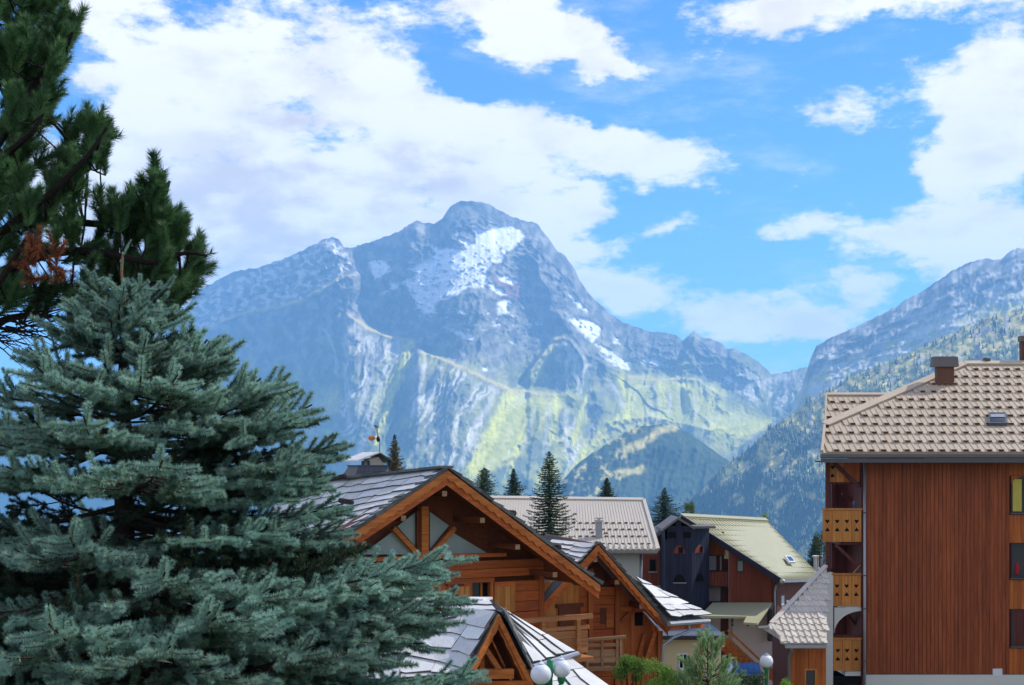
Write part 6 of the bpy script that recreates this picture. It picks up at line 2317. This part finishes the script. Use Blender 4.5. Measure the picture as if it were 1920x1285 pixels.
def spruce_branch(L, seed, dens=1.0, dark=False):
    """a flat spruce bough along +x, tip at x = L, set with thick bottle-brush shoots"""
    rng = np.random.default_rng(seed)
    needles, older, wood, bark = [], [], [], []
    bow = rng.uniform(.02, .06) * L

    def axis(t):
        return np.array((t * L, .03 * L * math.sin(t * 4 + seed), -bow * math.sin(t * math.pi * .9) * 1.1 + .05 * L * t ** 4))
    bark.append(tube_tris([axis(t) for t in np.linspace(0, 1, 9)], .006 + .008 * L, .004))

    def shoot(b, d, ln, dn=1.0, old=False):
        d = unit(np.asarray(d, float))
        tip = b + d * ln
        bend = (b + tip) / 2 - np.array((0, 0, .06 * ln))
        for p, q in ((b, bend), (bend, tip)):
            a, w = needle_shoot(p, q, int(2200 * ln * .5 * dens * dn) + 14, .028, .0040, rng, .45, .12, stem=.0036, taper=.85)
            (older if old else needles).append(a)
            (bark if old else wood).append(w)
        # the blunt end of the brush
        a, w = needle_shoot(tip - d * .012, tip, 22, .024, .0036, rng, 1.5, 0, stem=.003)
        (older if old else needles).append(a)
        return tip
    shoot(axis(1.0 - min(.5, .18 / L)), axis(1) - axis(.93) + np.array((0, 0, .03)), .19)
    if L > .3:
        for sy in (-1, 1):
            shoot(axis(1.0 - .13 / L), (1, sy * .75, .10), .14)
        if rng.random() < .6:
            shoot(axis(1.0 - .14 / L), (.9, rng.uniform(-.2, .2), .9), .11)
    n = max(3, int(L / .125))
    for i in range(n):
        t = (i + .5) / n
        live = (t > .33) if L > .7 else (t > .1)
        for sy in (-1, 1):
            if rng.random() < .10:
                continue
            reach = min((.12 + .46 * L * (1 - t) ** .8) * rng.uniform(.7, 1.1), .55)
            b = axis(t + rng.uniform(-.02, .02))
            d = unit(np.array((.75 + .3 * rng.random(), sy * 1.0, rng.uniform(-.14, .08))))
            if not live:
                continue
            if reach < .2:
                shoot(b, d, max(.10, min(reach, .17)), old=t < .6)
                continue
            m = max(2, int(reach / .115))
            droop = rng.uniform(-.12, .0)
            ctrl = [b + d * reach * s + np.array((.10 * reach * s * s, 0, droop * reach * math.sin(s * 3) + .05 * reach * s ** 3)) for s in np.linspace(0, 1, 5)]
            bark.append(tube_tris(ctrl, .005, .003, 4))

            def bx(s):
                k = min(int(s * 4), 3)
                f = s * 4 - k
                return ctrl[k] * (1 - f) + ctrl[k + 1] * f
            shoot(bx(max(0, 1 - .12 / reach)), d + np.array((.12, 0, .06)), .18)
            for j in range(m):
                s = (j + .7) / m
                if s < .22:
                    continue
                for sz in (-1, 1):
                    if rng.random() < .12:
                        continue
                    dd = d * .8 + np.array((-.6 * sz * sy, .55 * sz, 0)) + np.array((0, 0, rng.uniform(-.2, .12)))
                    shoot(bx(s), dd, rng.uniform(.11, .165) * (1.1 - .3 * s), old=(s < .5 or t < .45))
                if rng.random() < .3:
                    shoot(bx(s), d * .6 + np.array((0, 0, .8)), rng.uniform(.07, .12))
        if live and rng.random() < .45:
            shoot(axis(t), (0.8, rng.uniform(-.4, .4), .9), rng.uniform(.08, .13))
    nn = np.concatenate(needles)
    oo = np.concatenate(older) if older else nn[:1]
    ww, bb = np.concatenate(wood), np.concatenate(bark)
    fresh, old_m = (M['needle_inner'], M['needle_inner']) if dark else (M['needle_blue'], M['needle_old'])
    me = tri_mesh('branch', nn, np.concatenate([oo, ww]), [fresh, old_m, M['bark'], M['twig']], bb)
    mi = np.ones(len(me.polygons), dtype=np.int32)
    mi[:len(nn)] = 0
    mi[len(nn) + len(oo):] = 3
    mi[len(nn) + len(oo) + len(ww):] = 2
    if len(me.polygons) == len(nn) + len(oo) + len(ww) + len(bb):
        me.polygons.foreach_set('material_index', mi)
    return me


def place(o, p, d, roll, s=1.0):
    """x axis along d, z as near upright as roll allows"""
    d = Vector(d).normalized()
    y = Vector((0, 0, 1)).cross(d)
    if y.length < 1e-3:
        y = Vector((0, 1, 0))
    y.normalize()
    z = d.cross(y)
    m = Matrix((d, y, z)).transposed().to_4x4() @ Matrix.Rotation(roll, 4, 'X') @ Matrix.Scale(s, 4)
    m.translation = p
    o.matrix_local = m


def blue_spruce():
    D0 = 7.0
    rng = random.Random(21)
    x0 = (232 - 960) / FOC * D0
    g = ground_z(x0, D0)
    t = thing('spruce_tree', 'big blue green spruce filling the lower left in front of the chalets', 'tree', (x0, D0, g))
    up = lambda z: z - g
    ztop = .87
    MB().tube([(0, 0, 0), (.01, 0, up(-3)), (0, .01, up(-1)), (0, 0, up(ztop - .1)), (0.005, 0, up(ztop))], [.17, .11, .075, .02, .008], 10).build('trunk', M['bark'], t, True)
    # leader: bare orange brown stem, then a curved needle covered shoot
    r2 = np.random.default_rng(3)
    nd, wd = [], []
    pts = [np.array((0, 0, up(ztop - .05))), np.array((.003, 0, up(ztop + .03))), np.array((-.012, 0, up(ztop + .16))), np.array((-.006, 0, up(ztop + .25))), np.array((.036, 0, up(1.20)))]
    wd.append(tube_tris(pts, .010, .004, 6))
    for a, b in zip(pts[1:-1], pts[2:]):
        q, w = needle_shoot(a, b, 130, .020, .0034, r2, 1.5, 0)
        nd.append(q)
    nd = np.concatenate(nd)
    link('leader', tri_mesh('leader', nd, np.concatenate(wd), [M['needle_blue'], M['twig']]), t)
    lens = [.28, .28, .45, .45, .7, .7, .95, .95, 1.2, 1.2, 1.5, 1.5, 1.85, 1.85]
    var = [(L, spruce_branch(L, 40 + i)) for i, L in enumerate(lens)]
    env = [(1.0, .10), (.9, .19), (.80, .27), (.67, .40), (.48, .70), (.31, .86), (.08, 1.0), (-.22, 1.04), (-.42, 1.12), (-.52, 1.55), (-.75, 1.74), (-1.1, 1.86), (-2.2, 2.25)]
    ez = [e[0] for e in env][::-1]
    er = [e[1] for e in env][::-1]

    def bough(az, ztip, R, elev, roll=None, s=None):
        r_in = .02
        zb = ztip - R * math.tan(elev)
        c = min(var, key=lambda v: abs(v[0] - R / math.cos(elev) * rng.uniform(.92, 1.08)))
        o = link('branch', c[1], t)
        d = Vector((math.cos(az) * math.cos(elev), math.sin(az) * math.cos(elev), math.sin(elev)))
        place(o, Vector((math.cos(az) * r_in, math.sin(az) * r_in, up(zb))), d, rng.uniform(-.15, .15) if roll is None else roll, (R / math.cos(elev)) / c[0])
    z = .93
    k = 0
    while z > -2.35:
        R0 = float(np.interp(z, ez, er))
        n = 5 if z > .75 else (7 if z > .3 else 9)
        a0 = k * 1.1
        elev0 = R(48) if z > .85 else R(np.interp(z, [-2, -.3, .1, .45, .8], [-7, -4, 2, 14, 32]))
        for i in range(n):
            az = a0 + 2 * math.pi * i / n + rng.uniform(-.18, .18)
            if math.sin(az) > .75 and z < .3 and rng.random() < .5:
                continue
            right = .78 if math.cos(az) > .75 and -1.2 < z < -.3 else 1.0
            bough(az, z + rng.uniform(-.03, .03), R0 * right * rng.uniform(.84, 1.06), elev0 + R(rng.uniform(-4, 4)))
        z -= float(np.interp(z, [-2, 0, .4, .75, .9], [.36, .31, .21, .13, .09]))
        k += 1
    # inner branches closing the view through the crown; its shade is in their colour
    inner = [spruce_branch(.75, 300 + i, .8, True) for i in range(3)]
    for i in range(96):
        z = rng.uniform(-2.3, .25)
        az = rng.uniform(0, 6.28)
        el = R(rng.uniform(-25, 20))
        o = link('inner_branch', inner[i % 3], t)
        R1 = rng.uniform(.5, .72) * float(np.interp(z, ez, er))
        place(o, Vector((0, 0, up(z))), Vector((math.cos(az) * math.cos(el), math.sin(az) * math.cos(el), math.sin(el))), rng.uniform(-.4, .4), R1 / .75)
    # the long boughs that reach out on the right
    for px, py, el in ((400, 632, 30), (525, 712, 20), (575, 768, 10), (622, 848, 4), (590, 905, 0), (630, 962, -2), (630, 1012, -6), (822, 1064, -2), (790, 1092, -4), (850, 1140, -4), (815, 1165, -6), (880, 1290, -4), (850, 1310, -4)):
        w = P(px, py, D0 - .1)
        for da in (0, -.28):
            bough(da, w.z - (.03 if da else 0), (w.x - x0) * (1 if da == 0 else .95), R(el), rng.uniform(-.2, .2))
    # boughs that come towards the camera
    for px, py, R_, az in ((70, 800, 1.0, -1.9), (285, 885, 1.25, -1.45), (150, 1030, 1.45, -1.75), (120, 1190, 1.7, -1.8), (330, 1090, 1.4, -1.3), (420, 1180, 1.5, -1.1), (270, 720, .7, -1.5), (190, 690, .6, -1.9), (520, 1120, 1.4, -.9), (600, 1230, 1.6, -.8), (330, 1240, 1.7, -1.3)):
        d = D0 + math.sin(az) * R_
        w = P(px, py, d)
        o_x, o_y = w.x - x0, w.y - D0
        bough(math.atan2(o_y, o_x), w.z, math.hypot(o_x, o_y), R(3))
    return t


blue_spruce()


def pine_tuft(seed, mat, nl=.10, L=.36, n=640, nw=.0062):
    rng = np.random.default_rng(seed)
    nd, wd = [], []
    tip = np.array((L, rng.uniform(-.04, .04), .05))
    mid = np.array((L * .55, 0, -.01))
    for a, b, k in ((np.zeros(3), mid, n // 2), (mid, tip, n // 2)):
        q, w = needle_shoot(a, b, k, nl, nw, rng, .95, .05, stem=.006, taper=.9)
        nd.append(q)
        wd.append(w)
    for i in range(3):
        a = rng.uniform(0, 6.28)
        b0 = mid * rng.uniform(.3, 1)
        b1 = b0 + np.array((.16, math.cos(a) * .10, math.sin(a) * .10)) * rng.uniform(.7, 1.2)
        q, w = needle_shoot(b0, b1, n // 4, nl * .95, nw, rng, .95, .05, stem=.005, taper=.9)
        nd.append(q)
        wd.append(w)
    return tri_mesh('needle_tuft', np.concatenate(nd), np.concatenate(wd), [mat, M['bark']])


def big_pine():
    d0 = 11.0
    rng = random.Random(5)
    base = P(-95, 880, d0)
    g = ground_z(base.x, d0)
    t = thing('pine_tree', 'tall dark pine reaching the top left corner behind the blue spruce', 'tree', (base.x, d0, g))

    def loc(px, py, dd=0):
        w = P(px, py, d0 + dd)
        return np.array((w.x - base.x, w.y - d0, w.z - g))
    H = loc(-95, -420)[2]
    MB().tube([(0, 0, 0), (.03, 0, H * .35), (-.02, .03, H * .7), (0, 0, H)], [.24, .19, .13, .05], 12).build('trunk', M['bark'], t, True)
    limbs = [
        [(-95, 420, 0), (-20, 300, -.2), (50, 180, -.3), (105, 100, -.4), (135, 62, -.4)],
        [(-95, 260, 0), (-20, 150, .2), (40, 60, .2), (70, -30, .2)],
        [(-95, 520, 0), (10, 430, -.5), (100, 360, -.6), (160, 300, -.7), (200, 240, -.7)],
        [(-95, 480, 0), (60, 405, .3), (170, 420, .3), (250, 425, .2), (292, 380, .2), (318, 340, .2)],
        [(-95, 560, 0), (80, 470, -.2), (190, 470, -.3), (290, 500, -.4), (345, 470, -.4), (388, 480, -.4)],
        [(-95, 600, 0), (60, 540, .3), (180, 545, .4), (280, 560, .4), (345, 560, .4)],
        [(-95, 350, 0), (0, 300, -.6), (60, 250, -.9), (80, 215, -.9)],
        [(-95, 640, 0), (-20, 560, -.5), (30, 480, -.7), (60, 430, -.8)],
        [(-95, 180, 0), (-40, 60, -.4), (10, -20, -.5)],
        [(-95, 700, 0), (0, 600, .2), (60, 590, .3), (150, 600, .3)],
    ]
    P3 = []
    for i, lb in enumerate(limbs):
        pts = np.array([loc(*q) for q in lb])
        s = np.linspace(0, 1, 14)
        ii = s * (len(pts) - 1)
        k = np.minimum(ii.astype(int), len(pts) - 2)
        f = (ii - k)[:, None]
        c = pts[k] * (1 - f) + pts[k + 1] * f
        c[1:-1] = .25 * c[:-2] + .5 * c[1:-1] + .25 * c[2:]
        w = tube_tris(c, .045, .010, 7)
        link('limb', tri_mesh('limb', w, np.zeros((0, 3, 3)), [M['dark_bark']]), t)
        P3.append(c)
    allp = np.concatenate(P3)
    alld = np.concatenate([np.vstack([np.diff(c, axis=0), c[-1:] - c[-2:-1]]) for c in P3])
    tufts = [pine_tuft(60 + i, M['needle_pine']) for i in range(5)]
    dead = [pine_tuft(80 + i, M['needle_dead'], .08, .24, 300) for i in range(2)]
    clusters = [
        (40, 60, 90, 80, 34, .7), (80, 20, 50, 50, 10, .4), (130, 75, 14, 22, 4, .15), (100, 110, 30, 40, 8, .3), (45, 180, 65, 90, 26, .8), (10, 280, 40, 80, 14, .7), (50, 225, 34, 34, 8, .4),
        (60, 360, 75, 60, 16, .8), (150, 300, 45, 45, 12, .5), (180, 258, 16, 22, 6, .3), (140, 250, 14, 14, 2, .2), (200, 300, 12, 14, 2, .2), (15, 450, 50, 90, 20, .8), (110, 420, 50, 50, 10, .5),
        (225, 400, 45, 42, 9, .5), (285, 420, 40, 60, 16, .5), (290, 358, 12, 28, 5, .2), (312, 465, 30, 36, 9, .4), (340, 440, 8, 14, 2, .15), (362, 500, 12, 22, 5, .2),
        (270, 510, 60, 40, 14, .5), (312, 545, 36, 26, 10, .4), (190, 500, 60, 45, 13, .5), (240, 575, 70, 25, 12, .5), (130, 560, 60, 35, 8, .5), (25, 560, 45, 30, 5, .5)]
    tw = []
    n = 0
    for cx, cy, rx, ry, cnt, dz in clusters:
        for _ in range(int(cnt * 1.05)):
            a, r = rng.uniform(0, 6.28), rng.random() ** .5
            p = loc(cx + math.cos(a) * r * rx, cy + math.sin(a) * r * ry, rng.uniform(-dz, dz))
            dist = np.linalg.norm((allp - p) * np.array((1, .7, 1)), axis=1)
            j = int(np.argmin(dist))
            q = allp[j]
            out = p - q
            dd = unit(out + 1e-6) * .55 + unit(alld[j]) * .35 + np.array((rng.uniform(-.3, .4), rng.uniform(-.5, .3), rng.uniform(.6, 1.2)))
            dd = unit(dd)
            o = link('needle_tuft', tufts[rng.randrange(5)], t)
            s = rng.uniform(.72, 1.08)
            b = p - dd * .16 * s
            place(o, Vector(b), Vector(dd), rng.uniform(0, 6.28), s)
            mid = (q + b) / 2 + np.array((0, 0, -.04))
            tw.append(tube_tris([q, mid, b], .011, .006, 4))
            n += 1
    # the rust brown dead clump
    for _ in range(10):
        p = loc(82 + rng.uniform(-30, 30), 500 + rng.uniform(-55, 35), -.9 + rng.uniform(-.12, .12))
        dd = unit(np.array((rng.uniform(-.5, .5), rng.uniform(-.6, .1), rng.uniform(-.9, .5))))
        o = link('dead_tuft', dead[rng.randrange(2)], t)
        place(o, Vector(p), Vector(dd), rng.uniform(0, 6.28), rng.uniform(.55, .8))
        j = int(np.argmin(np.linalg.norm(allp - p, axis=1)))
        tw.append(tube_tris([allp[j], p], .01, .006, 4))
    # bare twigs below, against the sky
    for _ in range(46):
        p = loc(rng.uniform(-60, 60), rng.uniform(540, 640), rng.uniform(-.2, .5))
        q = p + np.array((rng.uniform(.15, .5), rng.uniform(-.2, .2), rng.uniform(-.22, .12)))
        m = (p + q) / 2 + np.array((0, 0, rng.uniform(-.05, .05)))
        tw.append(tube_tris([p, m, q], .009, .003, 4))
        for _ in range(2):
            e = m + np.array((rng.uniform(.05, .22), rng.uniform(-.1, .1), rng.uniform(-.16, .16)))
            tw.append(tube_tris([m, e], .005, .002, 3))
    link('twigs', tri_mesh('twigs', np.concatenate(tw), np.zeros((0, 3, 3)), [M['dark_bark']]), t, kind='stuff')
    return t


big_pine()


def conifer(px, ptop, pbase, half, d, mat, label, seed, name='fir_tree', group=None, dens=1.0, full=.85, droop=.25, height_m=None, ragged=.4):
    """a whole conifer: trunk and a crown of drooping boughs made of many small sprays"""
    rng = np.random.default_rng(seed)
    top = P(px, ptop, d)
    g = ground_z(top.x, d)
    H = top.z - g
    r0 = half / FOC * d                       # radius at the lowest visible row
    vis = (pbase - ptop) / FOC * d
    t = thing(name, label, 'tree', (top.x, d, g), group=group)
    MB().tube([(0, 0, 0), (0, 0, H * .5), (0, 0, H * .98)], [.045 * vis + .05, .03 * vis + .03, .01], 8).build('trunk', M['bark'], t, True)
    tri = []
    low = max(0.12 * H, H - vis * 1.35)
    z = H
    px_m = d / FOC                            # metres per picture pixel
    leaf = max(1.7 * px_m, .05)
    while z > low:
        s = (H - z) / vis
        Rz = r0 * min(1.25, s ** full) + .02
        nb = int(5 + 6 * min(s, 1) * dens)
        a0 = rng.uniform(0, 6.28)
        for i in range(nb):
            a = a0 + 6.283 * i / nb + rng.normal(0, .18)
            L = Rz * (rng.uniform(.55, .95) if rng.random() < .6 else rng.uniform(.95, 1.0 + ragged))
            m = max(3, int(L / (leaf * .55) * dens))
            tt = np.sort(rng.random(m)) ** .8
            dirv = np.array((math.cos(a), math.sin(a), 0))
            side = np.array((-math.sin(a), math.cos(a), 0))
            p = dirv * (tt * L)[:, None] + np.array((0, 0, 1.0)) * (z - droop * L * np.sin(tt * 2.2) * .8 + .10 * L * tt ** 3)[:, None]
            for k in range(3):
                w = leaf * rng.uniform(.6, 1.3, m) * (1.2 - .5 * tt)
                o = p + side * (rng.normal(0, .16, m) * L * (1 - tt * .6) * .6)[:, None] + np.array((0, 0, 1)) * rng.normal(0, .25, m)[:, None] * leaf
                dd = unit(dirv * .9 + side * rng.normal(0, .8, (m, 1)) + np.array((0, 0, 1)) * rng.normal(-.05, .35, (m, 1)))
                sd = unit(np.cross(dd, rng.normal(0, 1, (m, 3)))) * (w * .30)[:, None]
                tri.append(np.stack([o - sd, o + sd, o + dd * (w * 1.7)[:, None]], 1))
        z -= max(vis * .04 / dens, leaf * .8) * (0.6 + .6 * min(s, 1))
    # the tip
    m = 14
    o = np.stack([rng.normal(0, leaf * .2, m), rng.normal(0, leaf * .2, m), H - rng.random(m) * leaf * 3], -1)
    dd = unit(np.stack([rng.normal(0, .5, m), rng.normal(0, .5, m), np.ones(m)], -1))
    sd = unit(np.cross(dd, rng.normal(0, 1, (m, 3)))) * leaf * .25
    tri.append(np.stack([o - sd, o + sd, o + dd * leaf * 1.3], 1))
    nd = np.concatenate(tri)
    link('crown', tri_mesh('crown', nd, np.zeros((0, 3, 3)), [mat]), t)
    return t


G = 'conifers standing among and behind the houses'
conifer(1030, 848, 1020, 50, 56, M['needle_dark'], 'tall dense dark spruce in front of the long pale metal roof', 1, 'spruce_tree', G, 1.35, .62, .12, ragged=.25)
conifer(740, 816, 884, 20, 66, M['needle_gold'], 'slender golden larch beside the slate turret with the wind vane', 2, 'larch_tree', G, 1.0, .8, .3)
conifer(908, 878, 950, 32, 84, M['needle_mid'], 'bushy green fir peeping over the right slope of the large chalet', 3, 'fir_tree', G, 1.1, .5, .1)
conifer(963, 880, 936, 27, 92, M['needle_dark'], 'narrow dark fir rising above the left end of the pale metal roof', 4, 'fir_tree', G, 1.0, .85, .2)
conifer(1138, 897, 940, 22, 92, M['needle_dark'], 'small fir tip showing above the middle of the pale metal roof', 5, 'fir_tree', G, 1.0, .85, .25)
conifer(1246, 916, 990, 44, 88, M['needle_dark'], 'layered dark fir between the pale roof and the dark stair tower', 6, 'fir_tree', G, 1.0, .75, .2)
conifer(1528, 1006, 1060, 22, 96, M['needle_dark'], 'dark fir half hidden beside the white chimney of the green roof', 7, 'fir_tree', G, 1.0, .8, .2)


def leafy(px, py, rx, ry, d, mat, label, seed, n=900, name='bush', cat='bush', leaf_px=2.6, group=None):
    rng = np.random.default_rng(seed)
    c = P(px, py, d)
    g = ground_z(c.x, d)
    t = thing(name, label, cat, (c.x, d, g), group=group)
    k = d / FOC
    rx, ry, lf = rx * k, ry * k, leaf_px * k
    zc = c.z - g
    st = [np.array((0, 0, 0.0))]
    wd = []
    lobes = []
    for i in range(9):
        a = rng.uniform(0, 6.28)
        e = np.array((math.cos(a) * rx * rng.uniform(.2, .75), math.sin(a) * rx * rng.uniform(.2, .75), zc + ry * rng.uniform(-.5, .65)))
        wd.append(tube_tris([(0, 0, max(0, zc - ry * 1.6)), e * np.array((.4, .4, 1)) * np.array((1, 1, .75)), e], .03 * rx + .012, .008, 5))
        lobes.append((e, rng.uniform(.3, .5)))
    wd.append(tube_tris([(0, 0, 0), (0, 0, max(.1, zc - ry * .6))], .06 * rx + .02, .03 * rx + .012, 7))
    link('trunk', tri_mesh('trunk', np.concatenate(wd), np.zeros((0, 3, 3)), [M['bark']]), t)
    o = []
    for e, r in lobes:
        m = n // 9
        v = unit(rng.normal(0, 1, (m, 3))) * (rng.random((m, 1)) ** .45) * np.array((rx * r, rx * r, ry * r * 1.1))
        o.append(e + v)
    o = np.concatenate(o)
    m = len(o)
    dd = unit(rng.normal(0, 1, (m, 3)) + np.array((0, 0, .7)))
    sd = unit(np.cross(dd, rng.normal(0, 1, (m, 3)))) * lf * rng.uniform(.25, .5, (m, 1))
    ln = dd * lf * rng.uniform(.8, 1.6, (m, 1))
    tri = np.concatenate([np.stack([o - sd, o + sd, o + ln], 1), np.stack([o + ln * .5 - sd * .8, o + ln * .5 + sd * .8, o + ln * 1.3], 1)])
    link('crown', tri_mesh('crown', tri, np.zeros((0, 3, 3)), [mat]), t)


leafy(1292, 962, 17, 22, 96, M['leaf_light'], 'pale green round crowned tree behind the dark stair tower', 11, 900, 'deciduous_tree', 'tree', 2.2)
leafy(1435, 974, 8, 12, 100, M['leaf_bush'], 'tiny green tree top above the ridge of the green roof', 12, 300, 'deciduous_tree', 'tree', 2.0)
leafy(1538, 1022, 16, 30, 64, M['leaf_light'], 'scruffy green tree against the corner of the tall block', 13, 700, 'deciduous_tree', 'tree', 2.6)
leafy(1185, 1262, 34, 34, 30, M['leaf_bush'], 'bright green shrub below the small balcony', 14, 3000, 'bush', 'bush', 3.2)
leafy(1240, 1275, 42, 34, 29, M['leaf_bush'], 'rounded green shrub left of the young pine', 15, 3400, 'bush', 'bush', 3.2)
leafy(1405, 1284, 30, 22, 36, M['needle_mid'], 'low dark green bush under the blue awning', 16, 1500, 'bush', 'bush', 3.0)
leafy(1475, 1290, 18, 16, 40, M['leaf_bush'], 'low green bush at the foot of the pink plinth', 17, 700, 'bush', 'bush', 3.0)


def young_pine():
    d = 29.0
    rng = random.Random(9)
    top = P(1327, 1182, d)
    g = ground_z(top.x, d)
    H = top.z - g
    t = thing('pine_tree', 'young light green pine with upright shoots in front of the cream wall', 'tree', (top.x, d, g))
    MB().tube([(0, 0, 0), (0, 0, H * .95)], [.07, .012], 8).build('trunk', M['bark'], t, True)
    tf = [pine_tuft(90 + i, M['leaf_young'], .07, .42, 330, .0075) for i in range(4)]
    k = d / FOC
    wd = []
    o = link('needle_tuft', tf[0], t)
    place(o, Vector((0, 0, H - .40)), Vector((0, 0, 1)), 0, 1.0)
    for i in range(150):
        s = rng.random() ** .7
        z = H - .25 - s * 1.75
        r = (.12 + .85 * s) * rng.uniform(.3, 1.1)
        a = rng.uniform(0, 6.28)
        p = Vector((math.cos(a) * r, math.sin(a) * r, z))
        dd = Vector((math.cos(a) * .55, math.sin(a) * .55, rng.uniform(.55, 1.3)))
        o = link('needle_tuft', tf[rng.randrange(4)], t)
        place(o, p, dd, rng.uniform(0, 6.28), rng.uniform(.75, 1.1))
        wd.append(tube_tris([(0, 0, z - r * .5), tuple(p)], .012, .006, 4))
    link('twigs', tri_mesh('twigs', np.concatenate(wd), np.zeros((0, 3, 3)), [M['bark']]), t, kind='stuff')


young_pine()
